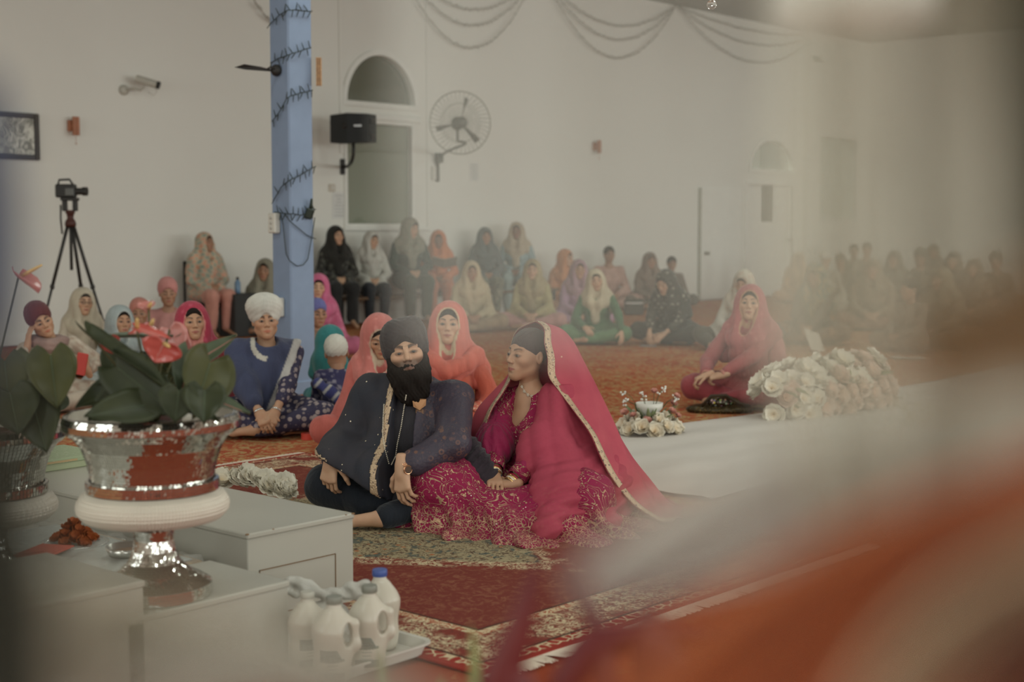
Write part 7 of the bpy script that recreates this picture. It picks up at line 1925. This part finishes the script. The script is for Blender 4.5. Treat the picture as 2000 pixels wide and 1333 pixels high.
# ------------------------------------------------------------------ white tray with milk jugs and a knotted bag
M_MILK = plain('milky_plastic', (.52, .475, .395), .3, noise=.02); M_CAPG = plain('grey_cap', (.20, .20, .165), .4); M_CAPB = plain('blue_cap', (.05, .085, .28), .4); M_LAB = plain('grey_green_label', (.15, .16, .13), .6); M_INK = plain('label_ink', (.30, .31, .27), .6); M_TRAY = plain('white_tray', (.54, .515, .46), .35, noise=.02)
root = empty('white_tray', (2.42, 2.86, 0), label='white plastic tray with raised lip under the milk jugs', cat='tray')
def rrect(x0, x1, y0, y1, r, z, n=6):
    P = []
    for cx, cy, a0 in ((x1 - r, y1 - r, 0), (x0 + r, y1 - r, 90), (x0 + r, y0 + r, 180), (x1 - r, y0 + r, 270)):
        for i in range(n + 1):
            a = math.radians(a0 + 90 * i / n); P.append((cx + r * math.cos(a), cy + r * math.sin(a), z))
    return P
m = MB(); m.grid([rrect(.03, .40, .03, .40, .03, .014), rrect(.02, .41, .02, .41, .035, .016), rrect(.006, .424, .006, .424, .04, .044), rrect(-.006, .436, -.006, .436, .045, .046), rrect(-.006, .436, -.006, .436, .045, .040), rrect(.004, .426, .004, .426, .04, .038), rrect(.015, .415, .015, .415, .035, .008)], True)
n = 28; m.f.append(tuple(range(n))); m.f.append(tuple(range(6 * n, 7 * n))[::-1]); m.ob('tray_body', M_TRAY, root, 'auto')
def jug(x, y, h, label, cap, rot, txt=True, tall=False):
    root = empty('milk_jug', (x, y, .014), (0, 0, rot), label, 'milk jug', 'milk jugs on the white tray')
    sc_ = h / .24; v = Vol((-.075, -.065, -.005), (.085, .065, .235), .0034)
    hw = .050
    v.cap((-.008, 0, .05), (-.008, 0, .145), hw, hw, 0, sq=(1, 1.12, 1)); v.cap((-.008, 0, .03), (-.008, 0, .05), hw, hw, .01, sq=(1, 1.12, 1)); v.cap((-.008, 0, .145), (-.004, 0, .185), hw * .96, .026, .03); v.cap((-.002, 0, .19), (-.002, 0, .222), .0195, .0185, .012)
    v.cap((.018, 0, .178), (.052, 0, .158), .0125, .0135, .012); v.cap((.052, 0, .158), (.056, 0, .10), .0135, .0120, .008); v.cap((.056, 0, .10), (.030, 0, .078), .013, .018, .02)
    v.ell((.033, 0, .132), (.0125, .07, .033), .008, 's'); v.plane((0, 0, .001), (0, 0, -1), .006); v.plane((0, 0, .222), (0, 0, 1))
    V_, Q_ = v.mesh(); np_obj('jug_body', [(relax(V_, Q_, 1, .4) * sc_, Q_, (.7, .65, .55), 0)], [M_MILK], root)
    m = MB(); m.lathe([(0, .2165), (.0215, .2165), (.0225, .220), (.0225, .234), (.0205, .237), (0, .237)], 28, Matrix.Diagonal((sc_, sc_, sc_, 1)) @ Matrix.Translation((-.002, 0, 0))); m.ob('cap', cap, root, 'auto')
    # printed label wrapped on the front
    P = []
    for i in range(9):
        t_ = i / 8; row = []
        for j in range(9):
            u = -.9 + 1.8 * j / 8; top_ = .118 if u < 0 else .118 - .045 * min(1, u * 1.6) ** 1.3
            z_ = .014 + (top_ - .014) * t_; a = math.radians(-90) + u * .78; row.append(((-.008 + (hw + .001) * math.cos(a)) * sc_, (hw / 1.12 + .0012) * math.sin(a) * sc_, z_ * sc_))
        P.append(row)
    m = MB(); m.grid(P); solid(m.ob('label', M_LAB, root, True), .0006)
    if txt:
        for s_, z_, size in (('fresh', .072, .022), ('salute', .152, .0095)):
            cu = bpy.data.curves.new('t', 'FONT'); cu.body = s_; cu.size = size * sc_; cu.align_x = 'CENTER'; cu.extrude = .0003; tmp = bpy.data.objects.new('t', cu); COLL.objects.link(tmp)
            dg = bpy.context.evaluated_depsgraph_get(); me = bpy.data.meshes.new_from_object(tmp.evaluated_get(dg)); bpy.data.objects.remove(tmp)
            for v_ in me.vertices:
                x_ = v_.co.x; y_ = v_.co.y; a = math.radians(-90) + (x_ + (.0 if z_ > .1 else -.002)) / (hw * sc_); rr = (hw + .003)
                v_.co = ((-.008 + rr * math.cos(a)) * sc_, (rr / 1.12 + .0006) * math.sin(a) * sc_, z_ * sc_ + y_)
            me.materials.clear(); me.materials.append(M_INK if z_ < .1 else plain('faint_print', (.26, .25, .22), .6)); o = bpy.data.objects.new('lettering', me); COLL.objects.link(o); o.parent = root
        for k in range(3):
            m = MB(); w_ = (.028, .022, .030)[k] * .5; a0 = math.radians(-90)
            m.grid([[((-.008 + (hw + .0025) * math.cos(a0 + u)) * sc_, ((hw + .0025) / 1.12) * math.sin(a0 + u) * sc_, z_ * sc_) for u in np.linspace(-w_ / hw, w_ / hw, 5)] for z_ in (.056 - .010 * k, .059 - .010 * k)]); solid(m.ob('small_print', M_INK, root), .0004)
    return root
ca = cam.rotation_euler.z
def jpos(px, K): 
    q = W(px, 1300, K); return q.x, q.y
for px, K, h, lb, cp, rt in ((655, 722, .236, 'milk jug with grey cap, nearest the lower edge of the tray', M_CAPG, ca + .15), (603, 698, .215, 'milk jug with pale grey cap beside the low plinth', plain('pale_cap', (.42, .40, .34), .4), ca + .5),
                             (724, 700, .236, 'milk jug with grey cap and dark printed label facing forward', M_CAPG, ca + .05), (742, 668, .236, 'milk jug with blue cap standing behind the labelled jug', M_CAPB, ca + 2.6)):
    x, y = jpos(px, K); jug(x, y, h, lb, cp, rt)
# knotted carrier bag
q = W(640, 1160, 672); root = empty('carrier_bag', (q.x, q.y, 0.014), (0, 0, ca), 'thin white carrier bag knotted shut between the milk jugs', 'bag')
t = NT('thin_white_plastic'); co = t.co(); n = t.noise(co, 25, 4, .6, 1.2); t.fin((.52, .50, .45), .3, 0, .5); t.b.inputs['Alpha'].default_value = .88; t.bump(n, .6, .008); M_BAGP = t.m
kz = q.z - .014
v = Vol((-.20, -.09, -.01), (.20, .09, .26), .0045)
v.ell((0, 0, .055), (.085, .065, .07), 0).cap((0, 0, .08), (0, 0, kz - .01), .055, .016, .05).ell((0, 0, kz), (.022, .018, .016), .01)
for sd, pts in ((-1, [(-.02, 0, kz + .0), (-.06, 0, kz + .028), (-.105, 0, kz + .040), (-.125, 0, kz + .018), (-.09, -.005, kz + .004), (-.03, 0, kz - .002)]), (1, [(.02, 0, kz + .0), (.07, 0, kz + .022), (.115, 0, kz + .026), (.120, .0, kz + .008), (.08, -.005, kz - .004), (.03, 0, kz - .004)])):
    for a, e_ in zip(pts, pts[1:]): v.cap(a, e_, .013, .013, .012)
v.disp(lambda x, y, z: .0024 * np.sin(x * 130 + 60 * y + 3 * np.sin(z * 40)) + .0015 * np.sin(z * 200 + x * 90)); v.plane((0, 0, .001), (0, 0, -1))
V_, Q_ = v.mesh(); np_obj('bag_body', [(relax(V_, Q_, 1, .3), Q_, (.6, .6, .5), 0)], [M_BAGP], root)

# ------------------------------------------------------------------ flower arrangements on the sheet edge
p0 = G(1268, 852); root = empty('rose_arrangement', p0, (0, 0, ca), 'small ring of cream roses with pink buds around a white candle bowl', 'flowers'); r_ = random.Random(5)
for i in range(13):
    a_ = 2 * math.pi * i / 13; x, y = .150 * math.cos(a_), .12 * math.sin(a_); put(ROS, 'rose', (x, y, .05 + .012 * math.sin(i * 3)), (math.cos(a_) * .9, math.sin(a_) * .9 - .15, .65), r_.uniform(1.05, 1.35), root, i)
for i in range(9):
    a_ = 2 * math.pi * i / 9 + .3; put(ROS if i % 3 else ROS2, 'rose', (.095 * math.cos(a_), .08 * math.sin(a_), .105 + .01 * math.sin(i * 5)), (math.cos(a_), math.sin(a_) - .2, .8), r_.uniform(.8, 1.1), root, i)
for x, y, z_ in ((-.15, -.04, .14), (-.10, -.07, .13), (.13, -.04, .15), (.165, -.02, .12), (.155, -.03, .24), (.14, 0, .19), (-.02, -.10, .10), (.03, .02, .26)):
    put(ROS2, 'rose_bud', (x, y, z_), (x * 3, -.5, .8), r_.uniform(.7, .95), root, int(z_ * 100)); m = MB(); m.tube([(x * .5, y * .5, .06), (x * .85, y * .8, z_ * .6), (x, y, z_)], .002, 5); m.ob('stem', M_STEM, root, True)
m = MB(); m.lathe([(0, .08), (.03, .08), (.04, .12), (.078, .170), (.082, .200), (.076, .200), (.07, .176), (0, .165)], 28); m.ob('candle_bowl', plain('white_wax', (.68, .66, .60), .5), root, True)
M_FERN = leafmat('sage_leaf', (.16, .19, .09), (.24, .27, .14), .6)
for i in range(26):
    a_ = i * 2.4; rr = r_.uniform(.07, .13); b_ = Vector((rr * .6 * math.cos(a_), rr * .5 * math.sin(a_), .09)); e_ = Vector((rr * 1.25 * math.cos(a_), rr * math.sin(a_), r_.uniform(.12, .20))); m = MB(); m.grid(heart(b_, e_, .032, (0, -.3, 1), .2, .1, 6)); solid(m.ob('leaf', M_FERN, root, True), .001)
M_GYP = plain('gypsophila', (.74, .72, .66), .6)
for i in range(9):
    a_ = -2.6 + i * .75; b_ = Vector((.04 * math.cos(a_), 0, .12)); e_ = Vector((.16 * math.cos(a_), -.03, .19 + .09 * abs(math.sin(a_ * 1.3)))); m = MB(); m.tube([b_, b_.lerp(e_, .6) + Vector((0, 0, .02)), e_], .0014, 4); o = m.ob('sprig', M_STEM, root, True)
    for k in range(5):
        m = MB(); q = e_ + Vector((r_.uniform(-.02, .02), r_.uniform(-.02, .02), r_.uniform(-.03, .02))); m.ball(q, .0065, 6, 4); m.ob('tiny_flower', M_GYP, o, True)
# long peony arrangement, receding along the sheet
a0, a1 = G(1490, 822), G(1712, 788); ctr = a0.lerp(a1, .5); dv = (a1 - a0); Ln = dv.length; du = dv.normalized(); dn = Vector((du.y, -du.x, 0)); 
if dn.dot(CF) > 0: dn = -dn
root = empty('peony_arrangement', ctr, label='long heap of cream and blush peonies on the edge of the white sheet', cat='flowers'); r_ = random.Random(21); hw = Ln / 2
core = Vol((-hw - .08, -.22, 0), (hw + .08, .22, .36), .02)
print('peony length', Ln)
k = 0
for ri, (h_, off_, nn, tz) in enumerate(((.055, .17, 11, .1), (.14, .17, 11, .35), (.22, .13, 11, .75), (.285, .06, 10, 1.2), (.29, -.04, 9, 1.6), (.20, -.12, 8, .8))):
    for i in range(nn):
        t_ = (i + .5 * (ri % 2) + .25) / nn * 2 - 1; end = math.sqrt(max(.05, 1 - abs(t_) ** 5)); x = t_ * (hw + .02); hz = h_ * (.72 + .28 * end) + .025 * math.sin(i * 2.3 + ri)
        if ri == 3: hz += .03 * math.sin(t_ * 2.2 + .3)
        p = du * x + dn * (off_ * end) + Vector((0, 0, hz)); nv = dn * (1.0 if off_ >= 0 else -1.0) + Vector((0, 0, tz)) + du * (t_ ** 3 * 1.5) + Vector((r_.uniform(-.25, .25), r_.uniform(-.25, .25), r_.uniform(-.1, .3)))
        put(PEO if (ri >= 2 or i < 3) and r_.random() < .8 else PEO2, 'peony', p, nv, r_.uniform(1.05, 1.4), root, k); k += 1
for i in range(16):
    t_ = r_.uniform(-1, 1); b_ = du * (t_ * hw) + dn * r_.uniform(.10, .19) + Vector((0, 0, r_.uniform(.05, .26))); e_ = b_ + dn * .05 + Vector((r_.uniform(-.05, .05), r_.uniform(-.05, .05), r_.uniform(-.03, .05))); m = MB(); m.grid(heart(b_, e_, .035, dn + Vector((0, 0, .5)), .2, .1, 6)); solid(m.ob('leaf', M_FERN, root, True), .001)
m = MB(); m.ball((0, 0, .10), (.1, .1, .1), 10, 6); cm = m.ob('foam_core', plain('foam_core', (.30, .22, .16), .9), root, True); cm.scale = (1, 1, 1)
cm.data.transform(Matrix.Rotation(math.atan2(du.y, du.x), 4, 'Z') @ Matrix.Diagonal((hw / .13, 1.0, 1.5, 1)) @ Matrix.Translation((0, 0, -.0))); 
# dried spray lying on the sheet beyond
p0 = G(1775, 835); root = empty('dried_spray', p0 + Vector((0, 0, .015)), label='faint beige dried flower spray lying on the white sheet', cat='flowers')
for i in range(12):
    a_ = -.6 + i * .11; m = MB(); e_ = Vector((math.cos(a_) * .35 * r_.uniform(.7, 1), math.sin(a_) * .35, .03 + .03 * (i % 3))); m.tube([(0, 0, .005), e_ * .5 + Vector((0, 0, .03)), e_], .004, 5); m.ball(e_, (.03, .02, .015), 8, 5); m.ob('sprig', plain('dried_beige', (.48, .42, .32), .8), root, True)

# ------------------------------------------------------------------ potted plants close to the lens, far out of focus
def blade(root, inv_, pts, w_, mat, d, name='leaf'):
    P = []; n = len(pts)
    for i, (x, y) in enumerate(pts):
        p = inv_ @ W(x, y, FPX / d); t_ = i / (n - 1); ww = w_ * (math.sin(math.pi * min(1, .12 + t_ * .88)) ** .7 if t_ < 1 else .03)
        j = min(i + 1, n - 1); tg = (W(*pts[j], FPX / d) - W(*pts[max(i - 1, 0)], FPX / d)); sd = tg.cross(CF).normalized()
        P.append([p - sd * ww, p - CF * ww * .25, p + sd * ww])
    m = MB(); m.grid(P); solid(m.ob(name, mat, root, True), .0015)
M_RL = leafmat('dark_red_strap_leaf', (.105, .016, .016), (.15, .026, .024), .4); M_GB = leafmat('green_blade', (.20, .22, .09), (.28, .29, .12), .5)
d_ = 1.15; q = W(1040, 1600, FPX / d_); root = empty('red_leaved_plant', (q.x, q.y, .42), label='dark red strap leaved plant out of focus at the bottom', cat='plant'); inv_ = Matrix.Translation(-root.location)
m = MB(); m.lathe([(0, -.42), (.09, -.42), (.09, -.40), (.02, -.38), (.02, -.14), (.07, -.12), (.09, -.0), (.085, .0), (.07, -.02), (0, -.02)], 24); m.ob('pot_on_stand', plain('dark_pot', (.05, .03, .025), .6), root, True)
base = (1040, 1900)
for pts, w_ in (([base, (960, 1500), (975, 1330), (1015, 1230), (1050, 1090)], .016), ([base, (1030, 1500), (1010, 1333), (990, 1290)], .016), ([base, (1120, 1550), (1180, 1360), (1180, 1250), (1105, 1120)], .011), ([base, (1260, 1560), (1290, 1330), (1270, 1230), (1250, 1195)], .024),
                 ([base, (1190, 1560), (1100, 1340), (1150, 1262), (1270, 1230), (1420, 1240), (1560, 1245)], .013), ([base, (1360, 1600), (1330, 1400), (1300, 1300)], .022)):
    Pf = []
    for (x0, y0), (x1_, y1_) in zip(pts, pts[1:]): Pf += [(x0 + (x1_ - x0) * k / 5, y0 + (y1_ - y0) * k / 5) for k in range(5)]
    blade(root, inv_, Pf + [pts[-1]], w_, M_RL, d_)
d_ = 1.6; q = W(800, 1500, FPX / d_); root = empty('grass_plant', (q.x, q.y, .40), label='pale green bladed plant blurred along the bottom edge', cat='plant'); inv_ = Matrix.Translation(-root.location)
m = MB(); m.lathe([(0, -.40), (.08, -.40), (.08, -.38), (.02, -.36), (.02, -.12), (.06, -.10), (.08, .02), (.07, .02), (0, 0)], 20); m.ob('pot_on_stand', plain('dark_pot', (.05, .03, .025), .6), root, True)
base = (820, 1750)
for tip, bend in (((746, 1262), (752, 1400)), ((918, 1222), (960, 1380)), ((866, 1322), (850, 1400)), ((1028, 1316), (985, 1420)), ((688, 1330), (720, 1420))):
    Pf = [(base[0] * (1 - t_) ** 2 + 2 * bend[0] * t_ * (1 - t_) + tip[0] * t_ * t_, base[1] * (1 - t_) ** 2 + 2 * bend[1] * t_ * (1 - t_) + tip[1] * t_ * t_) for t_ in [i / 14 for i in range(15)]]
    blade(root, inv_, Pf, .0085, M_GB, d_)
# white lampshade hanging near the lens at the top
d_ = .7; q = W(1665, -12, FPX / d_); root = empty('pendant_lamp', q, label='white dome pendant lamp out of focus at the top edge', cat='lamp')
m = MB(); m.lathe([(.062, -.018), (.060, .0), (.045, .03), (.02, .05), (.008, .055), (0, .055)], 32, cap=False); m.lathe([(0, -.020), (.058, -.020), (.062, -.018)], 32, cap=False); ds_ = solid(m.ob('dome_shade', glow('lit_opal_shade', (.62, .62, .56), .10), root, True), .002); ds_.scale = (.64, .64, .64)
m = MB(); m.tube([(0, 0, .03), (0, 0, RZ - q.z)], .002, 6); m.ob('cable', M_WPL, root, True)
# ------------------------------------------------------------------ sheer strips added close to the lens, standing in for foreground blur and haze
def sheer2(name, col, alpha, e=.35):
    t = NT(name); co = t.co(); n = t.noise(co, 45, 3); t.fin(t.mix(t.ramp(n, .3, .7), tuple(v * .9 for v in col), col), .85, 0, .1)
    t.b.inputs['Alpha'].default_value = alpha; t.b.inputs['Sheen Weight'].default_value = .1; return t.m
def swag(label, pts, d, col, alpha, name='blur_drape', folds=5, group=None):  # free strip added for its blur near the lens, nothing holds it up
    """pts: (px, py, half width px, depth m); a strip of soft cloth following the path, with pleats"""
    P3 = []; n = 40; m_ = len(pts) - 1
    def cr(k, t):
        x = t * m_; i = min(int(x), m_ - 1); f = x - i; p = [pts[max(0, min(m_, i + o))][k] for o in (-1, 0, 1, 2)]
        return .5 * (2 * p[1] + (p[2] - p[0]) * f + (2 * p[0] - 5 * p[1] + 4 * p[2] - p[3]) * f * f + (3 * p[1] - p[0] - 3 * p[2] + p[3]) * f ** 3)
    org = W(pts[m_ // 2][0], pts[m_ // 2][1], FPX / (d * .8)); root = empty(name, org, label=label, cat='drape', group=group)
    for i in range(n + 1):
        t = i / n; x, y, hw, dd = (cr(k, t) for k in range(4)); t2 = min(1, t + .01); t1 = max(0, t - .01)
        tx, ty = cr(0, t2) - cr(0, t1), cr(1, t2) - cr(1, t1); l = math.hypot(tx, ty) or 1; nx, ny = -ty / l, tx / l; row = []
        for j in range(25):
            u = -1 + 2 * j / 24; dj = dd * .8 + .012 * math.sin(u * folds * 2.2 + t * 3) + .01 * u
            row.append(W(x + nx * u * hw, y + ny * u * hw, FPX / dj) - org)
        P3.append(row)
    m = MB(); m.grid(P3); o = m.ob('cloth', sheer2('gauze_' + str(len(bpy.data.materials)), col, alpha), root, True); solid(o, .0006)
    hem = MB(); hem.tube([r[0] for r in P3], .0008, 5); hem.ob('hem', o.data.materials[0], root, True)
    return root
# veils added along the far side: beige for haze, olive for the darkened corner
swag('added beige gauze veil standing in for haze over the far corner crowd', [(1900, -900, 380, .46), (1880, 0, 370, .46), (1850, 500, 360, .46), (1830, 800, 330, .46), (1800, 1050, 250, .46)], .46, (.70, .66, .55), .40)
swag('added olive brown gauze veil standing in for lens darkening in the upper corner', [(2160, -700, 260, .40), (2150, 0, 225, .40), (2150, 300, 195, .40), (2140, 520, 180, .40)], .40, (.15, .13, .085), .70)
swag('brown gauze fold bunched at mid height near the edge', [(2400, 540, 120, .38), (2150, 600, 130, .38), (1960, 650, 100, .38), (1780, 690, 60, .38)], .38, (.27, .135, .045), .66)
swag('wide cream gauze swag sweeping up from the bride to the edge', [(1130, 1150, 30, .50), (1280, 1090, 75, .50), (1480, 1010, 110, .50), (1720, 930, 110, .50), (2000, 870, 120, .50), (2400, 780, 140, .50)], .50, (.88, .83, .76), .80)
swag('soft peach gauze swag just above the cream one', [(1200, 985, 20, .55), (1350, 1000, 60, .55), (1600, 985, 70, .55), (1900, 960, 90, .55)], .55, (.75, .52, .38), .36)
swag('rust orange gauze swag below the cream one', [(1250, 1480, 150, .42), (1480, 1290, 140, .42), (1720, 1130, 120, .42), (1960, 1020, 105, .42), (2400, 880, 110, .42)], .42, (.62, .19, .065), .74)
swag('narrow cream satin swag crossing the lower corner', [(1640, 1600, 60, .36), (1730, 1400, 75, .36), (1850, 1250, 75, .36), (2000, 1160, 75, .36), (2400, 980, 90, .36)], .36, (.70, .52, .34), .72)
swag('dark maroon satin swag filling the very corner', [(1900, 1600, 90, .34), (2000, 1400, 110, .34), (2110, 1270, 110, .34), (2400, 1150, 120, .34)], .34, (.16, .045, .018), .85)
swag('orange red gauze wisp over the rug border', [(1080, 1080, 20, .60), (1200, 1120, 50, .60), (1330, 1130, 60, .60), (1420, 1090, 30, .60)], .60, (.42, .05, .05), .32)
swag('added faint white gauze veil standing in for haze across the middle of the hall', [(1180, -500, 420, .62), (1180, 0, 420, .62), (1170, 400, 420, .62), (1160, 700, 380, .62)], .62, (.86, .86, .80), .12)  # nearly clear veil added to wash haze over the middle distance
# near side: strips added in place of unclear blurs, veils for pale haze
swag('dark green strip standing in for an unclear dark blur by the second urn', [(-190, 560, 60, .38), (-80, 760, 90, .38), (-30, 960, 105, .38), (-20, 1200, 120, .38), (-40, 1500, 140, .38)], .38, (.045, .042, .026), .86)
swag('slate blue strip standing in for an unclear blur beside the framed picture', [(-80, 150, 70, .50), (-62, 280, 78, .50), (-50, 450, 80, .50), (-52, 640, 76, .50), (-80, 760, 60, .50)], .50, (.10, .12, .21), .85)
swag('added beige gauze veil standing in for pale haze across the front plinths', [(-300, 1180, 60, .45), (0, 1230, 120, .45), (250, 1270, 120, .45), (520, 1310, 90, .45), (760, 1350, 60, .45)], .45, (.60, .52, .39), .58)
swag('added white gauze veil standing in for pale haze along the bottom edge under the milk jugs', [(180, 1440, 60, .42), (380, 1330, 80, .42), (560, 1310, 80, .42), (780, 1380, 50, .42), (900, 1480, 40, .42)], .42, (.80, .75, .65), .50)
